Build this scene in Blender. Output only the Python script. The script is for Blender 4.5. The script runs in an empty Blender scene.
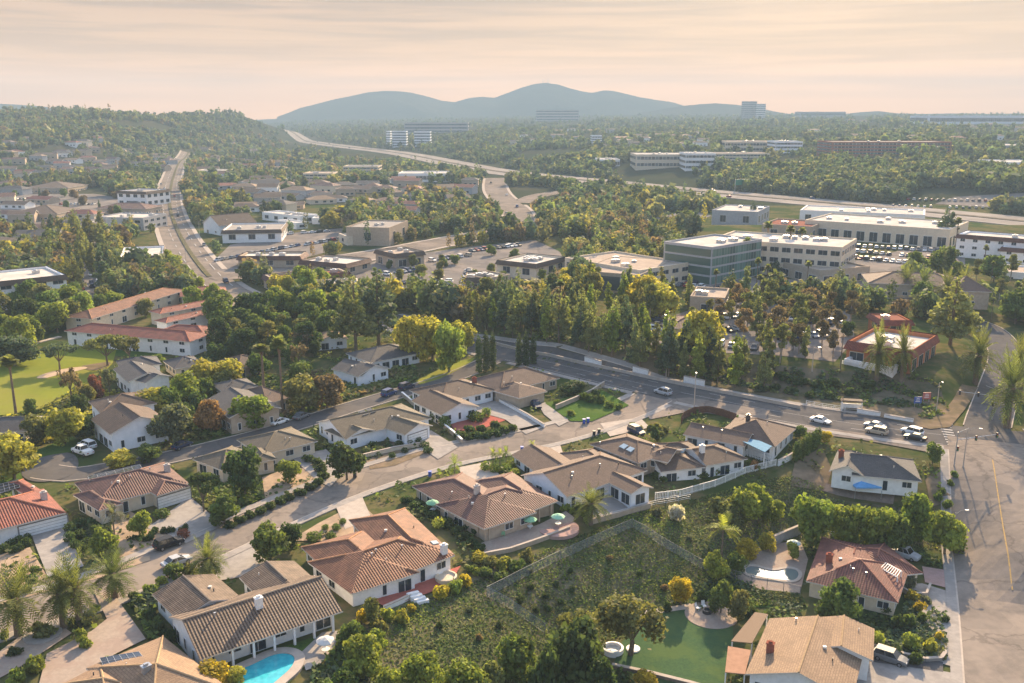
import bpy, bmesh, math, random
import numpy as np
from mathutils import Vector, Matrix
random.seed(11); RNG = np.random.default_rng(11)
SC = bpy.context.scene
COL = bpy.data.collections.new('place'); SC.collection.children.link(COL)
link = COL.objects.link
R = math.radians
# ------------------------------------------------------------ camera geometry
F, CX, CY, H = 930.0, 512.0, 341.5, 68.0
PIT = math.atan(229.5 / F); CP, SP = math.cos(PIT), math.sin(PIT)
def ray(px, py):
    a = (px - CX) / F; b = -(py - CY) / F
    return a, CP + b * SP, -SP + b * CP
def PZ(px, py, z=0.0):
    dx, dy, dz = ray(px, py); t = (z - H) / dz
    return dx * t, dy * t
def proj(x, y, z):
    z = z - H
    d = y * CP - z * SP; u = y * SP + z * CP
    return CX + F * x / d, CY - F * u / d
# ------------------------------------------------------------ terrain
def sdist(P, X, Y, closed=True):
    """distance to a polyline / signed distance to a polygon (positive inside)"""
    P = np.array(P, float); n = len(P)
    best = np.full(X.shape, 1e18); ins = np.zeros(X.shape, bool)
    rng = range(n if closed else n - 1)
    for i in rng:
        x0, y0 = P[i]; x1, y1 = P[(i + 1) % n]
        ex, ey = x1 - x0, y1 - y0; L = ex * ex + ey * ey + 1e-12
        t = np.clip(((X - x0) * ex + (Y - y0) * ey) / L, 0, 1)
        best = np.minimum(best, (X - x0 - t * ex) ** 2 + (Y - y0 - t * ey) ** 2)
        if closed:
            c = (y0 > Y) != (y1 > Y)
            with np.errstate(divide='ignore', invalid='ignore'):
                xi = ex * (Y - y0) / (ey if ey else 1e-12) + x0
            ins ^= c & (X < xi)
    d = np.sqrt(best)
    return np.where(ins, d, -d) if closed else d
def ss(t):
    t = np.clip(t, 0, 1); return t * t * (3 - 2 * t)
def poly0(pts, z=0): return [PZ(a, b, z) for a, b in pts]
LOWP = poly0([(556, 720), (590, 655), (636, 622), (690, 604), (736, 580), (752, 556), (800, 538), (850, 533), (925, 545),
              (948, 575), (1000, 610), (1200, 640), (1400, 1000), (556, 1000)], -7)
HIGHP = poly0([(520, 322), (570, 338), (640, 350), (700, 354), (760, 359), (850, 368), (905, 368), (930, 372), (945, 360),
               (955, 340), (930, 318), (960, 290), (1150, 262), (1150, 225), (700, 225), (590, 255), (530, 290)], 4)
FW_PX = [(1300, 252), (1150, 236), (1024, 222), (900, 210), (775, 199), (675, 190), (600, 182), (500, 173), (450, 163), (400, 153), (350, 147.5), (300, 141), (250, 130.5)]
FW = poly0(FW_PX) + [(-1900, 6000)]
FARP = FW + [(-3000, 14000), (30000, 14000), (30000, 200), (3000, 150)]
def TA(X, Y):
    X = np.asarray(X, float); Y = np.asarray(Y, float)
    z = np.zeros(X.shape)
    near = (Y < 1000)
    if near.any():
        xn, yn = X[near], Y[near]
        sl = sdist(LOWP, xn, yn)
        zz = -3.5 * ss((sl + 36) / 36) - 3.5 * ss((sl + 16) / 16)
        sh = sdist(HIGHP, xn, yn)
        zz += 4.0 * ss((sh + 13) / 13)
        z[near] = zz
    far = (Y > 400)
    if far.any():
        xf, yf = X[far], Y[far]
        s = sdist(FARP, xf, yf)
        zz = np.interp(s, [0, 40, 150, 350, 600, 1100, 1900, 4000], [0, 0, 12, 22, 28, 40, 52, 56])
        wob = 1 + .16 * np.sin(xf / 170 + yf / 260) + .12 * np.sin(xf / 73 - yf / 190 + 1)
        zz = zz * (1 + (wob - 1) * np.clip((1400 - yf) / 800, .25, 1))
        hill = 66 * ss((yf - 850) / 850) * ss((-480 - xf) / 200) * ss((2900 - yf) / 700)
        hill = hill * (1 + .07 * np.sin(xf / 90) + .05 * np.sin(yf / 120 + xf / 60)) 
        zz = zz + hill + 3 * ss((yf - 600) / 300) * np.sin(xf / 120) * np.sin(yf / 150) * (s < -60)
        z[far] += zz
    return z
def T(x, y): return float(TA(np.array([x]), np.array([y]))[0])
_T1 = 70 * 1.009 ** np.arange(600)
def P(px, py, h=0.0):
    dx, dy, dz = ray(px, py)
    t = _T1; g = H + dz * t - TA(dx * t, dy * t) - h
    k = np.nonzero(g < 0)[0]
    if len(k) == 0 or k[0] == 0:
        x, y = PZ(px, py, h) if dz < -1e-4 else (dx * 9000, dy * 9000)
        return x, y, T(x, y)
    a, b = t[k[0] - 1], t[k[0]]
    tt = np.linspace(a, b, 12); g = H + dz * tt - TA(dx * tt, dy * tt) - h
    j = np.nonzero(g < 0)[0]; j = j[0] if len(j) else 11
    j = max(j, 1); w = g[j - 1] / (g[j - 1] - g[j] + 1e-12); q = tt[j - 1] + w * (tt[j] - tt[j - 1])
    x, y = dx * q, dy * q
    return x, y, T(x, y)
def scale_at(x, y, z):
    return F / (y * CP + (H - z) * SP)
# ------------------------------------------------------------ materials
MATS = {}
def newmat(name):
    m = bpy.data.materials.new(name); m.use_nodes = True; nt = m.node_tree
    return m, nt, nt.nodes['Principled BSDF']
def N(nt, t, **k):
    n = nt.nodes.new(t)
    for a, b in k.items():
        if a.startswith('i_'): n.inputs[int(a[2:]) if a[2:].isdigit() else a[2:].replace('_', ' ')].default_value = b
        else: setattr(n, a, b)
    return n
def L(nt, a, b): nt.links.new(a, b)
def mixc(nt, f, a, b, mode='MIX'):
    n = nt.nodes.new('ShaderNodeMix'); n.data_type = 'RGBA'; n.blend_type = mode
    for s, v in ((0, f), (6, a), (7, b)):
        if hasattr(v, 'is_output') or hasattr(v, 'links'): L(nt, v, n.inputs[s])
        else: n.inputs[s].default_value = v if s == 0 else (tuple(v) + (1,))[:4]
    return n.outputs[2]
def ramp(nt, fac, stops):
    n = nt.nodes.new('ShaderNodeValToRGB'); L(nt, fac, n.inputs[0]); e = n.color_ramp.elements
    while len(e) < len(stops): e.new(.5)
    for el, (p, c) in zip(e, stops):
        el.position = p; el.color = (c, c, c, 1) if not hasattr(c, '__len__') else tuple(c) + (1,)
    return n.outputs[0]
def surf(name, c1, c2=None, scale=1.0, rough=.85, c3=None, scale2=.12, coord='P', bump=0, amt3=.5, spec=0.0, objcol=False):
    """noisy two- or three-colour surface"""
    if name in MATS: return MATS[name]
    m, nt, b = newmat(name)
    if coord == 'P': v = N(nt, 'ShaderNodeNewGeometry').outputs['Position']
    else: v = N(nt, 'ShaderNodeTexCoord').outputs['Object']
    c2 = c2 or tuple(x * .8 for x in c1)
    n1 = N(nt, 'ShaderNodeTexNoise', i_Scale=scale, i_Detail=5.0, i_Roughness=.65); L(nt, v, n1.inputs['Vector'])
    col = mixc(nt, ramp(nt, n1.outputs[0], [(.36, 0), (.64, 1)]), c1, c2)
    if c3:
        n2 = N(nt, 'ShaderNodeTexNoise', i_Scale=scale2, i_Detail=4.0, i_Roughness=.6); L(nt, v, n2.inputs['Vector'])
        f = ramp(nt, n2.outputs[0], [(.46, 0), (.58, amt3)])
        col = mixc(nt, f, col, c3)
    if objcol:
        oi = N(nt, 'ShaderNodeObjectInfo'); col = mixc(nt, 1.0, col, oi.outputs['Color'], 'MULTIPLY')
    L(nt, col, b.inputs['Base Color']); b.inputs['Roughness'].default_value = rough
    b.inputs['Specular IOR Level'].default_value = spec
    if bump:
        bp = N(nt, 'ShaderNodeBump', i_Strength=bump, i_Distance=.1); L(nt, n1.outputs[0], bp.inputs['Height']); L(nt, bp.outputs[0], b.inputs['Normal'])
    MATS[name] = m; return m
def plain(name, c, rough=.6, metal=0, spec=.4, objcol=False, coat=0):
    if name in MATS: return MATS[name]
    m, nt, b = newmat(name)
    b.inputs['Base Color'].default_value = tuple(c) + (1,); b.inputs['Roughness'].default_value = rough
    b.inputs['Metallic'].default_value = metal; b.inputs['Specular IOR Level'].default_value = spec
    b.inputs['Coat Weight'].default_value = coat
    tc = N(nt, 'ShaderNodeTexCoord'); n1 = N(nt, 'ShaderNodeTexNoise', i_Scale=1.7, i_Detail=4.0); L(nt, tc.outputs['Object'], n1.inputs['Vector'])
    col = mixc(nt, ramp(nt, n1.outputs[0], [(.3, 0), (.75, 1)]), tuple(x * 1.04 for x in c), tuple(x * .82 for x in c))
    if objcol:
        oi = N(nt, 'ShaderNodeObjectInfo'); col = mixc(nt, 1.0, col, oi.outputs['Color'], 'MULTIPLY')
    L(nt, col, b.inputs['Base Color'])
    MATS[name] = m; return m
def rooftile(name, c1, c2, per=.42, row=.42, stripe=.55, patch=None):
    """barrel tile: courses and channels run down the slope (UV in metres)"""
    if name in MATS: return MATS[name]
    m, nt, b = newmat(name)
    uv = N(nt, 'ShaderNodeUVMap').outputs[0]; sp = N(nt, 'ShaderNodeSeparateXYZ'); L(nt, uv, sp.inputs[0])
    def wave(o, p):
        a = N(nt, 'ShaderNodeMath', operation='MULTIPLY', i_1=2 * math.pi / p); L(nt, o, a.inputs[0])
        s = N(nt, 'ShaderNodeMath', operation='SINE'); L(nt, a.outputs[0], s.inputs[0])
        k = N(nt, 'ShaderNodeMath', operation='MULTIPLY_ADD', i_1=.5, i_2=.5); L(nt, s.outputs[0], k.inputs[0]); return k.outputs[0]
    wx, wy = wave(sp.outputs[0], per), wave(sp.outputs[1], row)
    hgt = N(nt, 'ShaderNodeMath', operation='MULTIPLY_ADD', i_1=.25); L(nt, wy, hgt.inputs[0]); L(nt, wx, hgt.inputs[2])
    # single tiles of slightly different clay
    sn = N(nt, 'ShaderNodeVectorMath', operation='SNAP'); L(nt, uv, sn.inputs[0]); sn.inputs[1].default_value = (per, row, 1)
    wn = N(nt, 'ShaderNodeTexWhiteNoise', noise_dimensions='2D'); L(nt, sn.outputs[0], wn.inputs['Vector'])
    col = mixc(nt, wn.outputs[0], c1, c2)
    n1 = N(nt, 'ShaderNodeTexNoise', i_Scale=.5, i_Detail=5.0); L(nt, uv, n1.inputs['Vector'])
    col = mixc(nt, ramp(nt, n1.outputs[0], [(.38, 0), (.68, .85)]), col, patch or tuple(x * .66 for x in c2))
    g = N(nt, 'ShaderNodeMath', operation='MULTIPLY_ADD', i_1=stripe, i_2=1 - stripe); L(nt, wx, g.inputs[0])
    col = mixc(nt, 1.0, col, g.outputs[0], 'MULTIPLY')
    bp = N(nt, 'ShaderNodeBump', i_Strength=.7, i_Distance=.09); L(nt, hgt.outputs[0], bp.inputs['Height']); L(nt, bp.outputs[0], b.inputs['Normal'])
    L(nt, col, b.inputs['Base Color']); b.inputs['Roughness'].default_value = .8
    MATS[name] = m; return m
def shingle(name, c1, c2, patch=None):
    if name in MATS: return MATS[name]
    m, nt, b = newmat(name)
    uv = N(nt, 'ShaderNodeUVMap').outputs[0]
    br = N(nt, 'ShaderNodeTexBrick', i_Scale=1.0); L(nt, uv, br.inputs['Vector'])
    br.inputs['Color1'].default_value = tuple(c1) + (1,); br.inputs['Color2'].default_value = tuple(c2) + (1,)
    br.inputs['Mortar'].default_value = tuple(x * .6 for x in c2) + (1,)
    br.inputs['Brick Width'].default_value = .7; br.inputs['Row Height'].default_value = .33; br.inputs['Mortar Size'].default_value = .03
    n1 = N(nt, 'ShaderNodeTexNoise', i_Scale=.35, i_Detail=6.0); L(nt, uv, n1.inputs['Vector'])
    col = mixc(nt, ramp(nt, n1.outputs[0], [(.42, 0), (.7, .7)]), br.outputs[0], patch or tuple(x * .7 for x in c2))
    n2 = N(nt, 'ShaderNodeTexNoise', i_Scale=3.0, i_Detail=3.0); L(nt, uv, n2.inputs['Vector'])
    col = mixc(nt, ramp(nt, n2.outputs[0], [(.45, 0), (.7, .35)]), col, tuple(x * 1.3 for x in c1))
    L(nt, col, b.inputs['Base Color']); b.inputs['Roughness'].default_value = .9
    bp = N(nt, 'ShaderNodeBump', i_Strength=.4, i_Distance=.05); L(nt, br.outputs['Fac'], bp.inputs['Height']); L(nt, bp.outputs[0], b.inputs['Normal'])
    MATS[name] = m; return m
# ------------------------------------------------------------ mesh builder
class MB:
    def __init__(s): s.v = []; s.f = []; s.mi = []; s.uv = []
    def face(s, pts, mi=0, uv=None):
        k = len(s.v); s.v += [tuple(p) for p in pts]; s.f.append(tuple(range(k, k + len(pts)))); s.mi.append(mi)
        s.uv.append(uv)
    def box(s, c, size, rz=0, mi=0, taper=1.0):
        x, y, z = c; a, b, d = size[0] / 2, size[1] / 2, size[2]; co, si = math.cos(rz), math.sin(rz); q = []
        for zz, k in ((0, 1), (d, taper)):
            for sx, sy in ((-1, -1), (1, -1), (1, 1), (-1, 1)):
                lx, ly = sx * a * k, sy * b * k; q.append((x + lx * co - ly * si, y + lx * si + ly * co, z + zz))
        for f in ((3, 2, 1, 0), (4, 5, 6, 7), (0, 1, 5, 4), (1, 2, 6, 5), (2, 3, 7, 6), (3, 0, 4, 7)): s.face([q[i] for i in f], mi)
    def prism(s, poly, z0, z1, mi=0, mtop=None):
        n = len(poly)
        s.face([(x, y, z1) for x, y in poly], mi if mtop is None else mtop); s.face([(x, y, z0) for x, y in reversed(poly)], mi)
        for i in range(n):
            a, b = poly[i], poly[(i + 1) % n]
            s.face([(a[0], a[1], z0), (b[0], b[1], z0), (b[0], b[1], z1), (a[0], a[1], z1)], mi)
    def tube(s, a, b, r0, r1=None, n=8, mi=0, cap=True):
        r1 = r0 if r1 is None else r1; a, b = Vector(a), Vector(b); d = (b - a)
        if d.length < 1e-6: return
        d.normalize(); u = d.orthogonal().normalized(); w = d.cross(u)
        A = [a + (u * math.cos(2 * math.pi * i / n) + w * math.sin(2 * math.pi * i / n)) * r0 for i in range(n)]
        B = [b + (u * math.cos(2 * math.pi * i / n) + w * math.sin(2 * math.pi * i / n)) * r1 for i in range(n)]
        for i in range(n):
            j = (i + 1) % n; s.face([A[i], A[j], B[j], B[i]], mi)
        if cap: s.face(list(reversed(A)), mi); s.face(B, mi)
    def lathe(s, c, prof, n=16, mi=0, sx=1, sy=1):
        for (r0, z0), (r1, z1) in zip(prof, prof[1:]):
            for i in range(n):
                a0, a1 = 2 * math.pi * i / n, 2 * math.pi * (i + 1) / n
                p = [(c[0] + r * math.cos(a) * sx, c[1] + r * math.sin(a) * sy, c[2] + z) for r, z, a in ((r0, z0, a0), (r0, z0, a1), (r1, z1, a1), (r1, z1, a0))]
                if r1 < 1e-6: p = p[:3]
                elif r0 < 1e-6: p = [p[0], p[2], p[3]]
                s.face(p, mi)
    def mesh(s, name, mats, smooth=False):
        me = bpy.data.meshes.new(name); me.from_pydata(s.v, [], s.f)
        for m in (mats if isinstance(mats, (list, tuple)) else [mats]): me.materials.append(m)
        me.polygons.foreach_set('material_index', s.mi)
        if any(u is not None for u in s.uv):
            l = me.uv_layers.new(name='UVMap'); arr = []
            for f, u in zip(s.f, s.uv): arr += [c for p in (u or [(0, 0)] * len(f)) for c in p]
            l.data.foreach_set('uv', arr)
        if smooth: me.polygons.foreach_set('use_smooth', [True] * len(s.f))
        me.update(); return me
    def obj(s, name, mats, parent=None, loc=None, smooth=False, rz=0):
        return mobj(name, s.mesh(name, mats, smooth), parent, loc, rz)
def mobj(name, me, parent=None, loc=None, rz=0):
    o = bpy.data.objects.new(name, me); link(o)
    if parent is not None: o.parent = parent
    if loc is not None: o.location = loc
    o.rotation_euler.z = rz
    return o
def empty(name, loc, rz=0):
    o = bpy.data.objects.new(name, None); o.empty_display_size = .3; link(o); o.location = loc; o.rotation_euler.z = rz
    return o
def tag(o, label=None, cat=None, group=None, kind=None):
    if label: o['label'] = label
    if cat: o['category'] = cat
    if group: o['group'] = group
    if kind: o['kind'] = kind
    return o
KIDS = {}
def copy_tree(o, parent=None):
    c = o.copy(); link(c); c.parent = parent
    for ch in o.children: copy_tree(ch, c)
    return c
ORD = ['leftmost', 'second', 'third', 'fourth', 'fifth', 'sixth', 'seventh', 'eighth', 'ninth', 'tenth', 'eleventh', 'twelfth', 'thirteenth', 'fourteenth', 'fifteenth', 'sixteenth', 'seventeenth', 'eighteenth', 'nineteenth', 'twentieth']
TENS = {2: 'twenty', 3: 'thirty', 4: 'forty', 5: 'fifty', 6: 'sixty'}
def ordw(i):
    if i < 20: return ORD[i]
    i += 1; t, u = divmod(i, 10)
    return {2: 'twentieth', 3: 'thirtieth', 4: 'fortieth', 5: 'fiftieth', 6: 'sixtieth'}[t] if u == 0 else TENS[t] + '-' + ORD[u - 1].replace('leftmost', 'first')
def series(objs, what, where, group, cat, pos=None):
    """give the members of a row labels that count from the left"""
    if not objs: return
    key = lambda o: proj(o.location.x, o.location.y, o.location.z)[0]
    objs = sorted(objs, key=key); n = len(objs)
    for i, o in enumerate(objs):
        if n == 1: s = what + ' ' + where
        elif i == 0: s = 'leftmost ' + what + ' ' + where
        elif i == n - 1: s = 'rightmost ' + what + ' ' + where
        elif n == 3: s = 'middle ' + what + ' ' + where
        else: s = what + ' ' + where + ', ' + ordw(i) + ' from left'
        tag(o, s, cat, group if n > 1 else None)
EXCL = []      # world polygons kept clear of scattered planting
# ------------------------------------------------------------ sheets and ribbons that follow the ground
def clean(pts):
    A = sum(a[0] * b[1] - b[0] * a[1] for a, b in zip(pts, pts[1:] + pts[:1])) / 2
    return pts if A > 0 else pts[::-1]
NSH = [0]
def sheet(name, px, mat, off=.06, step=None, kind='structure', excl=True, world=None, h=0, smoothc=0, **tg):
    pts = world or [P(a, b, h)[:2] for a, b in px]
    NSH[0] += 1; off += (NSH[0] % 13) * .006
    pts = clean(list(pts))
    for _ in range(smoothc):
        q = []
        for a, b in zip(pts, pts[1:] + pts[:1]): q += [(a[0] * .75 + b[0] * .25, a[1] * .75 + b[1] * .25), (a[0] * .25 + b[0] * .75, a[1] * .25 + b[1] * .75)]
        pts = q
    if excl: EXCL.append(pts)
    bm = bmesh.new(); f = bm.faces.new([bm.verts.new((x, y, 0)) for x, y in pts]); f.normal_update()
    xs = [p[0] for p in pts]; ys = [p[1] for p in pts]
    step = step or max(2.0, min(ys) * .014)
    step = max(step, (max(xs) - min(xs)) / 90, (max(ys) - min(ys)) / 90)
    bmesh.ops.triangulate(bm, faces=bm.faces[:])
    for ax, lo, hi in ((0, min(xs), max(xs)), (1, min(ys), max(ys))):
        v = lo + step
        while v < hi:
            no = (1, 0, 0) if ax == 0 else (0, 1, 0); co = (v, 0, 0) if ax == 0 else (0, v, 0)
            bmesh.ops.bisect_plane(bm, geom=bm.verts[:] + bm.edges[:] + bm.faces[:], plane_co=co, plane_no=no)
            v += step
    X = np.array([v.co.x for v in bm.verts]); Y = np.array([v.co.y for v in bm.verts]); Z = TA(X, Y) + off
    for v, z in zip(bm.verts, Z): v.co.z = z
    me = bpy.data.meshes.new(name); bm.to_mesh(me); bm.free(); me.materials.append(mat)
    if sum(p.normal.z for p in me.polygons) < 0: me.flip_normals()
    o = mobj(name, me); tag(o, kind=kind, **tg); return o
def resample(pts, step, smooth=2):
    pts = [Vector(p) for p in pts]
    for _ in range(smooth):
        q = [pts[0]]
        for a, b in zip(pts, pts[1:]): q += [a * .75 + b * .25, a * .25 + b * .75]
        pts = q + [pts[-1]]
    out = [pts[0]]; acc = 0
    for a, b in zip(pts, pts[1:]):
        d = (b - a).length; s = step - acc
        while s <= d: out.append(a.lerp(b, s / d)); s += step
        acc = (acc + d) % step
    return out
ROADS = []
RLEN = {}
def near_other(p, me, pad=0):
    for k, (pl, hw) in enumerate(ROADS):
        if k == me: continue
        if abs(p[0] - pl[len(pl) // 2].x) + abs(p[1] - pl[len(pl) // 2].y) > 1.5 * RLEN.setdefault(k, sum((b - a).length for a, b in zip(pl, pl[1:]))) + 60: continue
        d = float(sdist([(q.x, q.y) for q in pl], np.array([p[0]]), np.array([p[1]]), False)[0])
        if d < hw + pad: return True
    return False
def ribbon(name, line, o0, o1, z0, z1, mat, skip=None, side=True, kind='structure', ncross=1, **tg):
    mb = MB(); prev = None; n = len(line)
    for i, p in enumerate(line):
        a = line[max(i - 1, 0)]; b = line[min(i + 1, n - 1)]; d = (b - a).normalized(); nrm = Vector((-d.y, d.x))
        cs = [p + nrm * (o0 + (o1 - o0) * j / ncross) for j in range(ncross + 1)]
        X = np.array([c.x for c in cs]); Y = np.array([c.y for c in cs]); g = TA(X, Y)
        top = [(c.x, c.y, gg + z1) for c, gg in zip(cs, g)]; bot = [(c.x, c.y, gg + z0) for c, gg in zip(cs, g)]
        if skip and skip((cs[0] + cs[-1]) / 2): prev = None; continue
        if prev:
            pt, pb = prev
            for j in range(ncross): mb.face([pt[j], top[j], top[j + 1], pt[j + 1]][::-1])
            if side:
                mb.face([pb[0], bot[0], top[0], pt[0]]); mb.face([bot[-1], pb[-1], pt[-1], top[-1]])
        prev = (top, bot)
    if not mb.f: return None
    o = mb.obj(name, mat); 
    tag(o, kind=kind, **tg); return o
# ------------------------------------------------------------ vegetation
def leafmat(name, use='OBJ', trans=.42):
    m, nt, b = newmat(name)
    at = N(nt, 'ShaderNodeAttribute', attribute_name='tone')
    if use == 'OBJ': base = N(nt, 'ShaderNodeObjectInfo').outputs['Color']
    else: base = N(nt, 'ShaderNodeAttribute', attribute_name='Col').outputs['Color']
    t = at.outputs['Fac']
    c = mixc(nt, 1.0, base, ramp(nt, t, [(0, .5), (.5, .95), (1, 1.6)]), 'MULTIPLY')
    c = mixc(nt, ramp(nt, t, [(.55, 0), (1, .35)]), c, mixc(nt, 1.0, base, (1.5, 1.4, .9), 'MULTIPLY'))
    L(nt, c, b.inputs['Base Color']); b.inputs['Roughness'].default_value = .75; b.inputs['Specular IOR Level'].default_value = .2
    tr = N(nt, 'ShaderNodeBsdfTranslucent'); L(nt, mixc(nt, 1.0, c, (1.3, 1.3, .75), 'MULTIPLY'), tr.inputs['Color'])
    mx = N(nt, 'ShaderNodeMixShader'); mx.inputs[0].default_value = trans
    L(nt, b.outputs[0], mx.inputs[1]); L(nt, tr.outputs[0], mx.inputs[2])
    L(nt, mx.outputs[0], nt.nodes['Material Output'].inputs['Surface'])
    return m
M_LEAF = leafmat('leaves'); M_LEAFV = leafmat('woodland_leaves', 'COL')
M_BARK = surf('bark', (.12, .085, .06), (.2, .16, .12), 6, coord='O'); M_BARKL = surf('pale_bark', (.36, .31, .25), (.24, .2, .16), 5, coord='O')
def quads_mesh(name, C, Nn, S, tone, mat, asp=1.0, rng=RNG):
    n = len(C); Nn = Nn / (np.linalg.norm(Nn, axis=1, keepdims=True) + 1e-9)
    r = rng.normal(size=(n, 3)); U = np.cross(Nn, r); U /= np.linalg.norm(U, axis=1, keepdims=True) + 1e-9
    V = np.cross(Nn, U); S = S[:, None]
    vs = np.stack([C - U * S - V * S * asp * .6, C + U * S - V * S * asp, C + U * S * .7 + V * S * asp, C - U * S + V * S * asp * .8], 1).reshape(-1, 3)
    me = bpy.data.meshes.new(name); me.vertices.add(4 * n); me.vertices.foreach_set('co', vs.ravel())
    me.loops.add(4 * n); me.loops.foreach_set('vertex_index', np.arange(4 * n, dtype=np.int32))
    me.polygons.add(n); me.polygons.foreach_set('loop_start', np.arange(0, 4 * n, 4, dtype=np.int32)); me.polygons.foreach_set('loop_total', np.full(n, 4, np.int32))
    me.materials.append(mat)
    a = me.attributes.new('tone', 'FLOAT', 'FACE'); a.data.foreach_set('value', tone.astype(np.float32))
    me.update(calc_edges=True); me.validate(); return me
def sphere_pts(n, rng):
    v = rng.normal(size=(n, 3)); return v / np.linalg.norm(v, axis=1, keepdims=True)
def lobes_cloud(lobes, n, size, rng, fill=.35, flat=1.0):
    """lobes: (x,y,z,rx,rz). returns centres, normals, sizes, tone"""
    L_ = np.array(lobes, float); w = L_[:, 3] ** 2; w /= w.sum()
    k = rng.choice(len(L_), n, p=w); d = sphere_pts(n, rng)
    rr = np.where(rng.random(n) < fill, rng.random(n) ** .5, 1 + rng.normal(size=n) * .09)
    bump = 1 + .16 * np.sin(d[:, 0] * 5 + k) * np.sin(d[:, 1] * 6 + k * 2) * np.cos(d[:, 2] * 5)
    rr = rr * bump
    C = L_[k, :3] + d * rr[:, None] * np.stack([L_[k, 3], L_[k, 3], L_[k, 4]], 1)
    Nn = d + rng.normal(size=(n, 3)) * .75
    lt = rng.random(len(L_)) * .5
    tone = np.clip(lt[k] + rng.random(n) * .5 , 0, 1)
    S = size * (.6 + .8 * rng.random(n))
    return C, Nn, S, tone
def make_lobes(kind, rng):
    U = rng.uniform; lb = []
    if kind == 'round':
        lb = [(0, 0, 3.0, 1.8, 1.7)]
        for i in range(15):
            a = U(0, 6.28); r = U(1.0, 2.25); z = U(1.1, 5.0); k = 1 - abs(z - 2.8) / 4.2
            lb.append((r * math.cos(a) * k, r * math.sin(a) * k, z, U(.6, 1.25), U(.55, 1.05)))
        return lb, 6, 6, 2600, .17
    if kind == 'bare':
        for i in range(13):
            a = U(0, 6.28); r = U(.4, 2.4); z = U(2.2, 5.2)
            lb.append((r * math.cos(a), r * math.sin(a), z, U(.5, .9), U(.5, .8)))
        return lb, 6, 6, 700, .16
    if kind == 'umbrella':
        for i in range(16):
            a = U(0, 6.28); r = 4.2 * U(0, 1) ** .6
            lb.append((r * math.cos(a), r * math.sin(a), 7.2 - r * r * .07 + U(-.4, .4), U(1, 1.6), U(.5, .9)))
        return lb, 8.5, 11, 1500, .25
    if kind == 'pepper':
        for i in range(17):
            a = U(0, 6.28); r = 3.4 * U(0, 1) ** .6
            lb.append((r * math.cos(a), r * math.sin(a), 5.9 - r * r * .17 + U(-.4, .3), U(.9, 1.4), U(.9, 1.5)))
        return lb, 7.5, 9.5, 2600, .19
    if kind == 'pine':
        z = 4.0
        while z < 15.5:
            w = 3.2 * (1 - ((z - 4) / 13) ** 1.3) + .5
            for j in range(5 if z < 12 else 3):
                a = U(0, 6.28); r = w * U(.45, 1)
                lb.append((r * math.cos(a), r * math.sin(a), z + U(-.5, .5), w * U(.3, .48), U(.6, 1.1)))
            z += 1.25
        return lb, 16.5, 8, 2300, .27
    if kind == 'slender':
        z = 3.0
        while z < 15.5:
            w = 2.0 * (1 - ((z - 3) / 14) ** 2) + .4
            for j in range(3):
                a = U(0, 6.28); r = w * U(.2, .9)
                lb.append((r * math.cos(a), r * math.sin(a), z + U(-.5, .5), w * U(.35, .6), U(.7, 1.2)))
            z += 1.3
        return lb, 16.5, 5.2, 1600, .26
    if kind == 'airy':
        for i in range(15):
            a = U(0, 6.28); z = U(6, 14); r = U(.3, 3.2) * (1 - abs(z - 10) / 9)
            lb.append((r * math.cos(a), r * math.sin(a), z, U(.8, 1.5), U(.7, 1.2)))
        return lb, 15, 8, 1500, .26
    if kind == 'cypress':
        for i in range(22):
            z = .7 + 13 * i / 22; w = 1.0 * min(1, (14.6 - z) / 5) * min(1, .6 + z / 3)
            lb.append((U(-.15, .15), U(-.15, .15), z, w, .9))
        return lb, 14.5, 2.2, 1500, .16
    if kind == 'shrub':
        lb = [(0, 0, .5, .62, .5)] + [(U(-.5, .5), U(-.5, .5), U(.35, .8), U(.3, .45), U(.28, .42)) for i in range(6)]
        return lb, 1.25, 1.8, 420, .11
    if kind == 'ball':
        return [(0, 0, .55, .72, .6), (.1, 0, .6, .7, .58)], 1.2, 1.5, 420, .08
    if kind == 'hedge':
        lb = [(U(-2.6, 2.6), U(-.4, .4), U(.35, .8), U(.45, .6), U(.35, .5)) for i in range(16)]
        return lb, 1.3, 6.2, 1100, .12
PROTO = {}
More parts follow.
